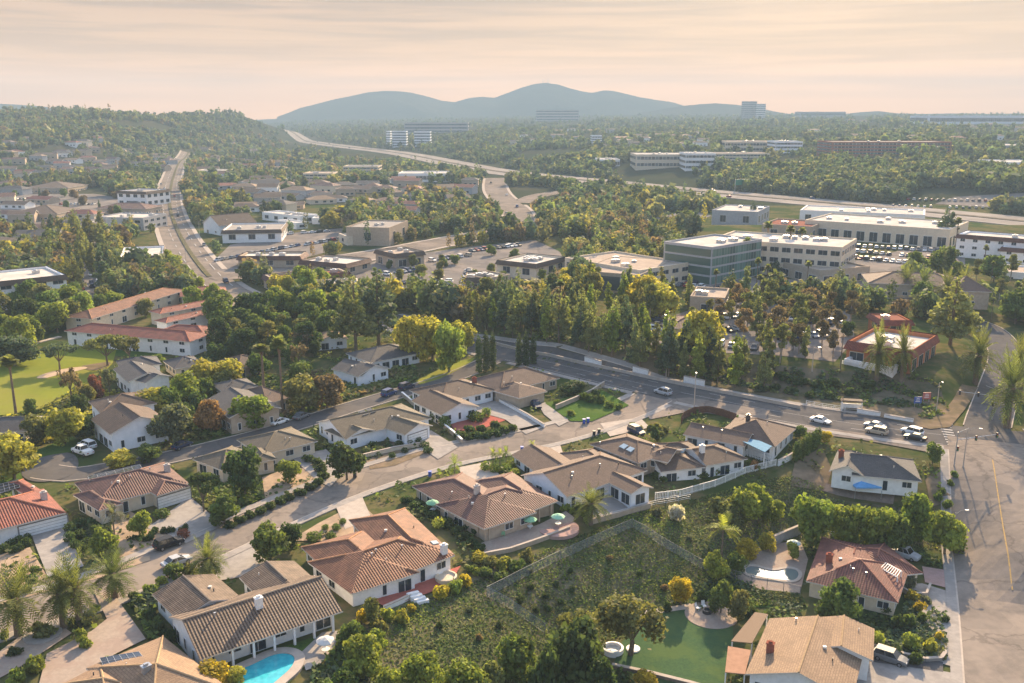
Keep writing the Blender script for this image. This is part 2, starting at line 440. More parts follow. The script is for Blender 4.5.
def palm_meshes(kind, rng):
    C = []; Nn = []; S = []; tn = []; tops = []
    mb = MB()
    date = kind == 'date_palm'; hT = {'date_palm': 3.3, 'fan_palm': 12.0, 'queen_palm': 4.2}[kind]
    nf = {'date_palm': 66, 'fan_palm': 46, 'queen_palm': 17}[kind]; Lf = {'date_palm': 3.9, 'fan_palm': 1.6, 'queen_palm': 2.6}[kind]
    vs, fs, tone = [], [], []
    for i in range(nf):
        a = rng.uniform(0, 6.28); e = (1.3 - 1.75 * (i / nf) ** .8) + rng.normal() * .08; dead = i > nf * .9 and kind != 'queen_palm'
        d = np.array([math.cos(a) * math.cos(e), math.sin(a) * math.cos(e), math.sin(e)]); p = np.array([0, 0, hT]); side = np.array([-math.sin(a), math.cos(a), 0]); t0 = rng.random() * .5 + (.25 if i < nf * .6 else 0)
        K = 13 if kind != 'fan_palm' else 4; ln = Lf * rng.uniform(.85, 1.1)
        for k in range(K):
            st = ln / K; q = p + d * st; up = np.cross(side, d)
            if kind == 'fan_palm':
                w0, w1 = (.08, .3, .62, .6, .25)[k], (.3, .62, .6, .25, .0)[k] if k < 4 else 0
                w0 *= 1.1; w1 = (.3, .62, .6, .12)[k] * 1.1
                for sg in (-1, 1):
                    b = len(vs); vs += [p, q, q + side * sg * w1 - up * .12, p + side * sg * w0 - up * .1]; fs.append((b, b + 1, b + 2, b + 3)); tone.append(t0 + rng.random() * .3)
            else:
                wl = .55 * math.sin(math.pi * min(.98, (k + .8) / (K + .6))) ** .6 * (1 if date else 1.1)
                for sg in (-1, 1):
                    b = len(vs); tip = p + d * st * 1.5 + side * sg * wl - up * wl * .2 + rng.normal(size=3) * .05
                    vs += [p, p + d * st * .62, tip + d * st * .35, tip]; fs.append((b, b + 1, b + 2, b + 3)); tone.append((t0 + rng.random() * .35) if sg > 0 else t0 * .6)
            p = q; d = d + np.array([0, 0, -1.0]) * (.062 if date else .11) * (1 if kind != 'fan_palm' else 1.6) * (.4 + .6 * math.cos(e)); d /= np.linalg.norm(d)
    me = bpy.data.meshes.new('crown'); me.from_pydata([tuple(v) for v in vs], [], fs); me.materials.append(M_LEAF)
    at = me.attributes.new('tone', 'FLOAT', 'FACE'); at.data.foreach_set('value', np.clip(np.array(tone), 0, 1).astype(np.float32))
    tb = MB()
    if date: tb.lathe((0, 0, 0), [(.6, -.4), (.52, .4), (.48, 1.8), (.55, 2.6), (.75, 3.1), (.45, 3.6), (0, 3.8)], 12)
    elif kind == 'fan_palm': tb.lathe((0, 0, 0), [(.34, -.4), (.26, .6), (.2, 5), (.17, 10.3), (.3, 10.9), (.34, 11.6), (.15, 12.2), (0, 12.3)], 10)
    else:
        for dx, dy in ((0, 0),): tb.lathe((dx, dy, 0), [(.22, -.4), (.16, .5), (.12, 2.5), (.1, 4.0), (.06, 4.5), (0, 4.6)], 8)
    return me, tb.mesh('trunk', M_BARK, True), {'date_palm': 5.4, 'fan_palm': 13.3, 'queen_palm': 5.6}[kind], {'date_palm': 6.6, 'fan_palm': 3.2, 'queen_palm': 4.4}[kind]
def proto(kind, var):
    key = (kind, var)
    if key in PROTO: return PROTO[key]
    rng = np.random.default_rng(hash_(kind) + var * 77)
    if 'palm' in kind: PROTO[key] = palm_meshes(kind, rng); return PROTO[key]
    lb, hh, ww, n, sz = make_lobes(kind, rng)
    C, Nn, S, tn = lobes_cloud(lb, n, sz, rng, fill={'airy': .2, 'bare': .3}.get(kind, .3))
    if kind == 'pepper':
        k = rng.random(len(C)) < .45; C[k, 2] -= rng.random(k.sum()) * 1.5; tn[k] *= .8
    C[:, 2] = np.maximum(C[:, 2], .05)
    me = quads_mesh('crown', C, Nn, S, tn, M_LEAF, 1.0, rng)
    tb = MB(); bare = {'airy': 13, 'pine': 15, 'slender': 15, 'cypress': 3, 'umbrella': 4.2, 'pepper': 3.4, 'round': 3.2, 'bare': 3.4}.get(kind, .4)
    r = {'airy': .3, 'pine': .34, 'slender': .26, 'cypress': .2, 'umbrella': .3, 'pepper': .36, 'round': .2, 'bare': .18}.get(kind, .06)
    px = rng.normal(size=2) * .12
    tb.tube((0, 0, -.5), (px[0], px[1], bare * .5), r, r * .7, 8); tb.tube((px[0], px[1], bare * .5), (0, 0, bare), r * .7, r * .3, 8)
    if kind in ('round', 'bare', 'umbrella', 'pepper', 'airy', 'pine'):
        for j in range(min(8, len(lb))):
            x, y, z = lb[(j * 3) % len(lb)][:3]; z0 = bare * .6 if kind != 'airy' else min(z - 1.5, 12); z0 = z0 if kind != 'pine' else z - .5
            tb.tube((px[0], px[1], z0), (x * .85, y * .85, z), r * .4, r * .12, 5)
    PROTO[key] = (me, tb.mesh('trunk', M_BARKL if kind == 'airy' else M_BARK, True), hh, ww)
    return PROTO[key]
def hash_(s): return sum((i + 1) * ord(c) for i, c in enumerate(s))
GREENS = {
 'dark': (.065, .1, .035), 'mid': (.12, .17, .045), 'bright': (.2, .25, .05), 'yellow': (.34, .32, .06), 'olive': (.17, .18, .065), 'grey': (.13, .15, .09),
 'orange': (.28, .17, .08), 'brown': (.2, .15, .09), 'red': (.24, .1, .07), 'gold': (.42, .34, .04), 'pine': (.2, .23, .09), 'lime': (.25, .3, .06), 'white': (.5, .5, .44), 'palm': (.16, .19, .06), 'teal': (.085, .125, .075), 'rust': (.16, .13, .08)}
NTREE = [0]
KINDNAME = {'round': 'tree', 'bare': 'tree', 'umbrella': 'umbrella_pine', 'pepper': 'pepper_tree', 'pine': 'pine_tree', 'slender': 'pine_tree', 'airy': 'eucalyptus_tree', 'cypress': 'cypress_tree',
            'shrub': 'shrub', 'ball': 'clipped_shrub', 'hedge': 'hedge', 'date_palm': 'date_palm', 'fan_palm': 'fan_palm', 'queen_palm': 'palm_tree'}
def plant(kind, x, y, hgt, wid, col='mid', rz=None, z=None, jit=.12):
    var = random.randrange(5 if kind not in ('date_palm', 'fan_palm', 'queen_palm') else 3)
    cr, tr, hh, ww = proto(kind, var)
    z = T(x, y) if z is None else z
    c = GREENS[col]; k = 1 + random.uniform(-jit, jit); c = (c[0] * k * (1 + random.uniform(-.08, .08)), c[1] * k, c[2] * k, 1)
    rz = random.uniform(0, 6.28) if rz is None else rz
    s = (wid / ww, wid / ww, hgt / hh)
    r = empty(KINDNAME[kind], (x, y, z), rz); r.scale = s
    o = mobj('crown', cr, r); o.color = c
    if kind not in ('shrub', 'ball', 'hedge'):
        mobj('trunk', tr, r)
    else: mobj('stem', tr, r)
    NTREE[0] += 1
    return r
def pl(kind, px, base, top, wpx, col='mid', **k):
    """plant standing on pixel (px, base), its top at pixel row top, wpx wide"""
    x, y, z = P(px, base); s = scale_at(x, y, z); dep = math.atan2(H - z, y)
    h = (base - top) / (s * math.cos(dep)); w = wpx / s * (1.14 if kind == 'round' else 1)
    if kind in ('round', 'umbrella', 'pepper', 'shrub', 'ball', 'hedge', 'date_palm', 'bare'): h = max((base - top) / s / math.cos(dep) - w * .25 * math.sin(dep), .5)
    return plant(kind, x, y, h, w, col, z=z, **k)
def row(kind, pts, what, where, group, cat, col='mid'):
    """pts: list of (px, base, top, width[, colour])"""
    o = [pl(kind, *p[:4], p[4] if len(p) > 4 else col) for p in pts]
    series(o, what, where, group, cat); return o
def one(kind, p, label, cat, col='mid', group=None):
    return tag(pl(kind, *p[:4], p[4] if len(p) > 4 else col), label, cat, group)
def in_excl(x, y, pad=0, soft=False):
    X, Y = np.array([x]), np.array([y])
    for E in EXCL:
        if soft and len(E) != 4: continue
        if not any(abs(E[0][0] - x) < 400 and abs(E[0][1] - y) < 400 for _ in (0,)): continue
        if sdist(E, X, Y)[0] > -pad: return True
    return near_other((x, y), -1, pad)
def scatter(px, n, kinds, what, where, group, cat, hr=(8, 14), wr=None, share=True, gap=2.5, seed=1, soft=False):
    """countable trees over a patch of ground: each one its own object"""
    poly = [P(a, b)[:2] for a, b in px]; xs = [p[0] for p in poly]; ys = [p[1] for p in poly]
    rn = random.Random(seed); got = []; objs = []; tries = 0
    while len(got) < n and tries < n * 40:
        tries += 1; x, y = rn.uniform(min(xs), max(xs)), rn.uniform(min(ys), max(ys))
        if sdist(poly, np.array([x]), np.array([y]))[0] < 0 or in_excl(x, y, .8, soft): continue
        if any((x - a) ** 2 + (y - b) ** 2 < gap * gap for a, b in got): continue
        got.append((x, y)); k, c = rn.choice(kinds); h = rn.uniform(*hr)
        asp = {'pine': .42, 'slender': .3, 'airy': .5, 'cypress': .15, 'round': .95, 'bare': 1.0, 'fan_palm': .22, 'date_palm': .9, 'queen_palm': .8}.get(k, 1.3)
        objs.append(plant(k, x, y, h, h * asp * rn.uniform(.85, 1.15) if wr is None else rn.uniform(*wr), c))
    if share:
        for o in objs: tag(o, what + ' ' + where, cat, group)
    else: series(objs, what, where, group, cat)
    return objs
# ------------------------------------------------------------ building blocks
def PZ_at(px, py, y):
    dx, dy, dz = ray(px, py); t = y / dy; return dx * t, H + dz * t
M_GLASS = plain('window_glass', (.03, .045, .06), .12, 0, .6)
def bandglass(name, c, line, per):
    m, nt, b = newmat(name); g = N(nt, 'ShaderNodeNewGeometry'); sp = N(nt, 'ShaderNodeSeparateXYZ'); L(nt, g.outputs['Position'], sp.inputs[0])
    a = N(nt, 'ShaderNodeMath', operation='ADD'); L(nt, sp.outputs[0], a.inputs[0]); L(nt, sp.outputs[1], a.inputs[1])
    f = N(nt, 'ShaderNodeMath', operation='DIVIDE', i_1=per); L(nt, a.outputs[0], f.inputs[0]); r = N(nt, 'ShaderNodeMath', operation='FRACT'); L(nt, f.outputs[0], r.inputs[0])
    wn = N(nt, 'ShaderNodeTexWhiteNoise', noise_dimensions='1D'); fl = N(nt, 'ShaderNodeMath', operation='FLOOR'); L(nt, f.outputs[0], fl.inputs[0]); L(nt, fl.outputs[0], wn.inputs['W'])
    col = mixc(nt, wn.outputs[0], tuple(x * .6 for x in c), tuple(x * 2.2 for x in c)); col = mixc(nt, ramp(nt, r.outputs[0], [(.13, 1), (.15, 0)]), col, line)
    L(nt, col, b.inputs['Base Color']); b.inputs['Roughness'].default_value = .2; return m
M_BAND = bandglass('ribbon_glass', (.05, .065, .07), (.4, .38, .35), 4.0)
M_WHITE = plain('white_paint', (.78, .77, .74), .6)
M_TRIM = plain('trim_paint', (.62, .58, .52), .6); M_DARK = plain('dark_metal', (.04, .04, .045), .5); M_GARAGE = plain('garage_paint', (.8, .8, .78), .55)
M_SOLAR = plain('solar_panel', (.02, .025, .04), .18, 0, .6); M_METAL = plain('galvanised', (.45, .46, .47), .4, .6)
M_BRICK = surf('brick', (.3, .11, .07), (.22, .08, .06), 5, coord='O'); M_CHIM = surf('chimney_render', (.55, .5, .45), (.42, .38, .34), 3, coord='O')
WALLS = {'white': surf('white_stucco', (.82, .81, .79), (.72, .71, .69), 1.2), 'cream': surf('cream_stucco', (.68, .58, .44), (.58, .49, .37), 1.2), 'tan': surf('tan_stucco', (.45, .37, .28), (.37, .3, .23), 1.2),
         'grey': surf('grey_stucco', (.42, .42, .42), (.33, .33, .34), 1.1), 'orange': surf('terracotta_wall', (.5, .2, .1), (.4, .16, .08), 1), 'brick': surf('brick_facade', (.33, .16, .11), (.26, .12, .09), .6), 'bluewhite': surf('cool_white_wall', (.8, .82, .85), (.7, .73, .76), .8)}
ROOFS = {
 'redtile': rooftile('red_clay_tile', (.36, .1, .06), (.27, .075, .05)), 'orangetile': rooftile('orange_clay_tile', (.3, .125, .065), (.21, .085, .045)),
 'browntile': rooftile('brown_tile', (.22, .14, .1), (.16, .1, .07)), 'mauvetile': rooftile('mauve_tile', (.2, .09, .07), (.14, .065, .052)), 'rosetile': rooftile('rose_tile', (.28, .1, .07), (.21, .075, .055)),
 'striped': rooftile('pale_brown_tile', (.26, .18, .125), (.18, .12, .08), stripe=.8), 'flattan': shingle('tan_concrete_tile', (.3, .2, .12), (.24, .155, .095)),
 'brownsh': shingle('brown_shingle', (.125, .085, .062), (.09, .062, .046)), 'greysh': shingle('grey_shingle', (.095, .09, .088), (.07, .067, .066)), 'umber': shingle('umber_shingle', (.16, .105, .078), (.115, .077, .058)),
 'olivesh': shingle('weathered_shingle', (.14, .115, .08), (.1, .083, .058)), 'darksh': shingle('charcoal_shingle', (.075, .075, .08), (.055, .056, .06)),
 'whiteflat': surf('white_roof_membrane', (.62, .58, .52), (.5, .46, .41), .25, c3=(.42, .38, .33)), 'greyflat': surf('gravel_roof', (.38, .35, .31), (.3, .27, .24), .3), 'tanflat': surf('tan_roof_membrane', (.46, .38, .3), (.38, .31, .25), .25), 'rustflat': surf('rust_roof', (.3, .14, .1), (.24, .11, .08), .3)}
_W = {}
def win_mesh(kind):
    if kind in _W: return _W[kind]
    w, h = {'win': (1.8, 1.25), 'door': (2.3, 2.05), 'tall': (.8, 1.7), 'band': (3.2, 1.5), 'shop': (3.6, 2.4), 'garage': (4.9, 2.15), 'entry': (1.0, 2.1)}[kind]
    f = MB()
    if kind == 'garage':
        f.box((0, 0, 0), (w + .3, .05, h + .15), mi=1)
        for i in range(4): f.box((0, -.03, h * i / 4 + .03), (w, .06, h / 4 - .07))
        me = f.mesh('garage_door', [M_GARAGE, plain('garage_gap', (.22, .21, .2), .8)]); _W[kind] = (me, None, w, h); return _W[kind]
    t = .09
    f.box((0, 0, 0), (w, .07, t)); f.box((0, 0, h - t), (w, .07, t))
    for x in (-w / 2 + t / 2, w / 2 - t / 2): f.box((x, 0, t), (t, .07, h - 2 * t))
    if kind in ('win', 'door', 'band', 'shop'): f.box((0, 0, t), (.06, .06, h - 2 * t))
    p = MB(); p.box((0, 0, t), (w - 2 * t, .035, h - 2 * t))
    _W[kind] = (f.mesh('window', M_WHITE if kind != 'band' else M_TRIM), p.mesh('pane', M_GLASS), w, h); return _W[kind]
def add_win(root, kind, x, y, z, ang, name=None, sx=1, sz=1):
    f, p, w, h = win_mesh(kind)
    o = mobj(name or {'garage': 'garage_door', 'door': 'patio_door', 'entry': 'front_door'}.get(kind, 'window'), f, root, (x, y, z), ang); o.scale = (sx, 1, sz)
    if p: mobj('pane', p, o)
    return o
class Wing:
    def __init__(s, a, b, w, ridge='ab', ends='hh', h=2.8, pitch=.34, oh=.55, ohf=None, dz=0, px=True):
        s.spec = (a, b, w); s.ridge = ridge; s.ends = ends; s.h = h; s.pitch = pitch; s.oh = oh; s.ohf = ohf; s.dz = dz; s.px = px
    def solve(s, zb):
        a, b, w = s.spec; z = zb + s.h
        A = Vector(PZ(*a, z) if s.px else a); B = Vector(PZ(*b, z) if s.px else b); d = B - A; L_ = d.length; u = d / L_; n = Vector((-u.y, u.x))
        if w < 0: A = A + n * w; w = -w
        s.A, s.u, s.n, s.L, s.w = A, u, n, L_, w
        if s.ridge == 'ab': s.O, s.U, s.V, s.Lu, s.Lv = A, u, n, L_, w
        else: s.O, s.U, s.V, s.Lu, s.Lv = A + u * L_, n, -u, w, L_
    def pt(s, U, V, c): p = s.O + s.U * U + s.V * V - c; return p
    def inside(s, p, pad=0):
        q = p - s.O; a, b = q.dot(s.U), q.dot(s.V); return pad < a < s.Lu - pad and pad < b < s.Lv - pad
def roof_wing(mb, W, c, th=.2):
    h, r = W.h + W.dz, W.pitch * W.Lv / 2; Lu, Lv = W.Lu, W.Lv
    i0 = min(Lv / 2, Lu * .5 if W.ends == 'hh' else Lu * .9) if W.ends[0] == 'h' else 0
    i1 = min(Lv / 2, Lu * .5 if W.ends == 'hh' else Lu * .9) if W.ends[1] == 'h' else 0
    def p3(U, V, z): q = W.pt(U, V, c); return Vector((q.x, q.y, z))
    E = [p3(0, 0, h), p3(Lu, 0, h), p3(Lu, Lv, h), p3(0, Lv, h)]; R0, R1 = p3(i0, Lv / 2, h + r), p3(Lu - i1 - (.001 if W.ends == 'hh' else 0), Lv / 2, h + r)
    faces = [[E[0], E[1], R1, R0], [E[2], E[3], R0, R1]]
    bl = [E[0], E[1]]
    if W.ends[1] == 'h': faces.append([E[1], E[2], R1])
    else: bl.append(R1)
    bl += [E[2], E[3]]
    if W.ends[0] == 'h': faces.append([E[3], E[0], R0])
    else: bl.append(R0)
    dz = Vector((0, 0, -th))
    for f in faces:
        nn = (f[1] - f[0]).cross(f[2] - f[1]).normalized(); t = Vector((0, 0, 1)).cross(nn); t = t.normalized() if t.length > 1e-4 else Vector((1, 0, 0)); v = nn.cross(t)
        mb.face(f, 0, [(p.dot(t), p.dot(v)) for p in f])
        mb.face([p + dz for p in reversed(f)], 1)
    for i in range(len(bl)):
        a, b = bl[i], bl[(i + 1) % len(bl)]; mb.face([a + dz, b + dz, b, a], 1)
    caps = [(R0, R1)]
    if W.ends[0] == 'h': caps += [(E[0], R0), (E[3], R0)]
    if W.ends[1] == 'h': caps += [(E[1], R1), (E[2], R1)]
    return caps
def wall_wing(mb, W, c, z0=-.6):
    o = W.oh; of = W.ohf if W.ohf is not None else o; Lu, Lv = W.Lu, W.Lv; h = W.h + W.dz
    # insets in UV order: side AB is V=0 for 'ab', U=0 for 'bc'
    u0, u1, v0, v1 = o, Lu - o, o, Lv - o
    if W.ridge == 'ab': v0 = of
    else: u0 = of
    if W.ends[0] == 'g' and W.ridge == 'ab': u0 = min(o, .35)
    q = [W.pt(a, b, c) for a, b in ((u0, v0), (u1, v0), (u1, v1), (u0, v1))]
    mb.prism([(p.x, p.y) for p in q], z0, h - .03)
    for k, U in ((0, u0), (1, u1)):
        if W.ends[k] != 'g': continue
        s = 1 if k == 0 else -1; zz = lambda V: h + W.pitch * min(V, Lv - V) - .21
        A = [W.pt(U, V, c) for V in (v0, Lv / 2, v1)]; B = [W.pt(U + s * .2, V, c) for V in (v0, Lv / 2, v1)]; Z = [max(zz(v0), h - .02), zz(Lv / 2), max(zz(v1), h - .02)]
        base = h - .031
        fa = [(A[0].x, A[0].y, base), (A[2].x, A[2].y, base), (A[2].x, A[2].y, Z[2]), (A[1].x, A[1].y, Z[1]), (A[0].x, A[0].y, Z[0])]
        fb = [(B[0].x, B[0].y, base), (B[2].x, B[2].y, base), (B[2].x, B[2].y, Z[2]), (B[1].x, B[1].y, Z[1]), (B[0].x, B[0].y, Z[0])]
        mb.face(fa); mb.face(fb[::-1])
        for i in range(5): j = (i + 1) % 5; mb.face([fa[j], fa[i], fb[i], fb[j]])
    W.wallrect = q
HOUSES = []
def house(label, wings, wall='white', roof='brownsh', cat='house', name='house', garage=(), chimneys=(), vents=(), panels=(), skylights=(), posts=None, wk='win', storeys=1, arches=(), wdens=2.9, mats=None, extrawin=(), zb=None, ridgecap=None, doors=True):
    W0 = wings[0]
    if zb is None:
        a, b, w = W0.spec; z = 0
        for _ in range(4):
            pa = PZ(*a, z + W0.h) if W0.px else a; pb = PZ(*b, z + W0.h) if W0.px else b; z = T((pa[0] + pb[0]) / 2, (pa[1] + pb[1]) / 2)
        zb = z
    for W in wings: W.solve(zb)
    c = W0.A + W0.u * W0.L / 2 + W0.n * W0.w / 2
    root = empty(name, (c.x, c.y, zb)); tag(root, label, cat)
    wm, rm = MB(), MB(); caps = []
    for W in wings:
        caps += [(W, x) for x in roof_wing(rm, W, c)]; wall_wing(wm, W, c)
        q = [W.pt(a, b, Vector((0, 0))) for a, b in ((-.3, -.3), (W.Lu + .3, -.3), (W.Lu + .3, W.Lv + .3), (-.3, W.Lv + .3))]; EXCL.append([(p.x, p.y) for p in q])
    wallo = wm.obj('wall', WALLS[wall], root); ro = rm.obj('roof', [ROOFS[roof], M_TRIM], root)
    cm = MB()
    def inother(W, p):
        return any(V is not W and V.inside(Vector((p.x + c.x, p.y + c.y)), .1) and hgt_at(V, p) > p.z - .3 for V in wings)
    def hgt_at(V, p):
        q = Vector((p.x + c.x, p.y + c.y)) - V.O; a, b = q.dot(V.U), q.dot(V.V); z = V.pitch * min(b, V.Lv - b)
        if V.ends[0] == 'h': z = min(z, V.pitch * a)
        if V.ends[1] == 'h': z = min(z, V.pitch * (V.Lu - a))
        return V.h + V.dz + z
    for W, (a, b) in caps:
        n = max(1, int((b - a).length / 1.0)); run = []
        for i in range(n + 1):
            p, q = a.lerp(b, i / n), a.lerp(b, min(i + 1, n) / n)
            if i < n and not inother(W, (p + q) / 2): run += [p, q]
            elif run:
                if (run[-1] - run[0]).length > 1.5: cm = MB(); cm.tube(run[0] + Vector((0, 0, .02)), run[-1] + Vector((0, 0, .02)), .13, n=5); cm.obj('ridge_cap', ROOFCAP[roof], ro)
                run = []
    rnd = random.Random(hash_(label)); placed = []
    def ok(W, p):
        return not any(V is not W and V.inside(p, -.4) for V in wings)
    for gi, (wi, side, frac, sc) in enumerate(garage):
        W = wings[wi]; q = W.wallrect; k = {'ab': (0, 1, 2, 3), 'bc': (3, 0, 1, 2)}[W.ridge][side]
        a, b = q[k], q[(k + 1) % 4]; d = (b - a).normalized(); p = a.lerp(b, frac); nn = Vector((d.y, -d.x)); p = p + nn * .045
        add_win(root, 'garage', p.x, p.y, .03, math.atan2(d.y, d.x), sx=sc); placed.append((p, 3.2 * sc))
    nw = 0; door = False
    for wi, W in enumerate(wings):
        q = W.wallrect
        for k in range(4):
            a, b = q[k], q[(k + 1) % 4]; Ln = (b - a).length; d = (b - a) / Ln; nn = Vector((d.y, -d.x)); n = int(Ln / wdens)
            for i in range(n):
                p = a + d * (Ln * (i + .5) / n) + nn * .045
                if not ok(W, p + c + nn * .5) or any((p - g).length < r for g, r in placed): continue
                for st in range(storeys):
                    kk = wk
                    if st == 0 and wk == 'win':
                        kk = rnd.choice(['win', 'win', 'tall', 'door' if doors else 'win'])
                        if not door and nn.y < 0: kk = 'entry'; door = True
                    z = {'win': 1.0, 'tall': .6, 'door': .05, 'entry': .05, 'band': .9, 'shop': .15}[kk] + st * (W.h + .001) / storeys
                    if nw < 90: add_win(root, kk, p.x, p.y, z, math.atan2(d.y, d.x)); nw += 1
    def roofz(x, y):
        v = Vector((x - c.x, y - c.y, 0)); zz = [hgt_at(V, v) for V in wings if V.inside(Vector((x, y)))]
        return max(zz) if zz else W0.h
    def roofpt(px, py):
        z = W0.h + 1
        for _ in range(8): x, y = PZ(px, py, zb + z); z = .5 * z + .5 * roofz(x, y)
        return x - c.x, y - c.y, z
    for ch in chimneys:
        (px, py), mt = ch[0], ch[1] if len(ch) > 1 else M_CHIM; x, y, z = roofpt(px, py)
        if not any(V.inside(Vector((x + c.x, y + c.y)), .1) for V in wings): q = W0.pt(W0.Lu * .9, W0.Lv * .5, c); x, y = q.x, q.y; z = roofz(x + c.x, y + c.y)
        rz = math.atan2(W0.u.y, W0.u.x)
        m = MB(); m.box((x, y, z - .8), (.95, .7, 2.1), rz); m.box((x, y, z + 1.3), (1.1, .85, .14), rz); m.box((x, y, z + 1.44), (.5, .35, .25), rz)
        m.obj('chimney', mt, ro)
    for k_ in range(3):
        W = rnd.choice(wings); q = W.pt(rnd.uniform(.2, .8) * W.Lu, rnd.choice([.25, .35, .7]) * W.Lv, Vector((0, 0))); z = roofz(q.x, q.y); x, y = q.x - c.x, q.y - c.y; m = MB()
        if k_ == 0: m.box((x, y, z - .1), (.45, .45, .38), 0)
        else: m.tube((x, y, z - .2), (x, y, z + .4), .08, n=7)
        m.obj('roof_vent', M_DARK if k_ == 1 else M_TRIM, ro)
    for px, py in vents:
        x, y, z = roofpt(px, py)
        if not any(V.inside(Vector((x + c.x, y + c.y)), .3) for V in wings): continue
        m = MB(); m.tube((x, y, z - .2), (x, y, z + .45), .09, n=8); m.tube((x, y, z + .45), (x, y, z + .52), .15, n=8); m.obj('roof_vent', M_METAL, ro)
    for kind, lst in (('solar_panel', panels), ('skylight', skylights)):
        for quad in lst:
            pts = [Vector(roofpt(*p)) for p in quad]; nn = (pts[1] - pts[0]).cross(pts[2] - pts[1]).normalized()
            if nn.z < 0: nn = -nn
            m = MB(); up = [p + nn * .16 for p in pts]; dn = [p + nn * .03 for p in pts]
            if (up[1] - up[0]).cross(up[2] - up[1]).z < 0: up.reverse(); dn.reverse()
            m.face(up); 
            for i in range(4): j = (i + 1) % 4; m.face([dn[i], dn[j], up[j], up[i]])
            o = m.obj(kind, M_SOLAR if kind[1] == 'o' else plain('skylight_glass', (.35, .45, .5), .1, 0, .8), ro)
            if kind == 'solar_panel':
                g = MB()
                for i in range(0, 7):
                    t = i / 6; g.tube(up[0].lerp(up[1], t) + nn * .01, up[3].lerp(up[2], t) + nn * .01, .025, n=4)
                for i in range(0, 4):
                    t = i / 3; g.tube(up[0].lerp(up[3], t) + nn * .01, up[1].lerp(up[2], t) + nn * .01, .025, n=4)
                g.obj('panel_frame', M_METAL, o)
    if posts:
        for wi, n in posts:
            W = wings[wi]; a = W.A; 
            for i in range(n):
                p = a + W.u * (W.L * (i + .5) / n) + W.n * .35 - c; m = MB(); m.box((p.x, p.y, -.1), (.28, .28, W.h - .1), math.atan2(W.u.y, W.u.x)); m.obj('porch_post', WALLS[wall], root)
    root['_wings'] = 0; del root['_wings']
    HOUSES.append((root, wings, zb)); return root, wings, zb
ROOFCAP = {k: None for k in ROOFS}
def _cap(k, c): ROOFCAP[k] = surf('cap_' + k, c, tuple(x * .8 for x in c), 2, coord='O')
for k, c in dict(rosetile=(.3, .15, .11), redtile=(.45, .2, .13), orangetile=(.5, .28, .16), browntile=(.34, .24, .18), mauvetile=(.32, .2, .16), striped=(.38, .3, .22), flattan=(.42, .3, .18), brownsh=(.22, .16, .12), greysh=(.17, .16, .15), umber=(.25, .18, .13), olivesh=(.24, .2, .14), darksh=(.14, .13, .14), tanflat=(.4, .3, .2), rustflat=(.3, .14, .1), whiteflat=(.5, .5, .5), greyflat=(.3, .3, .3)).items(): _cap(k, c)
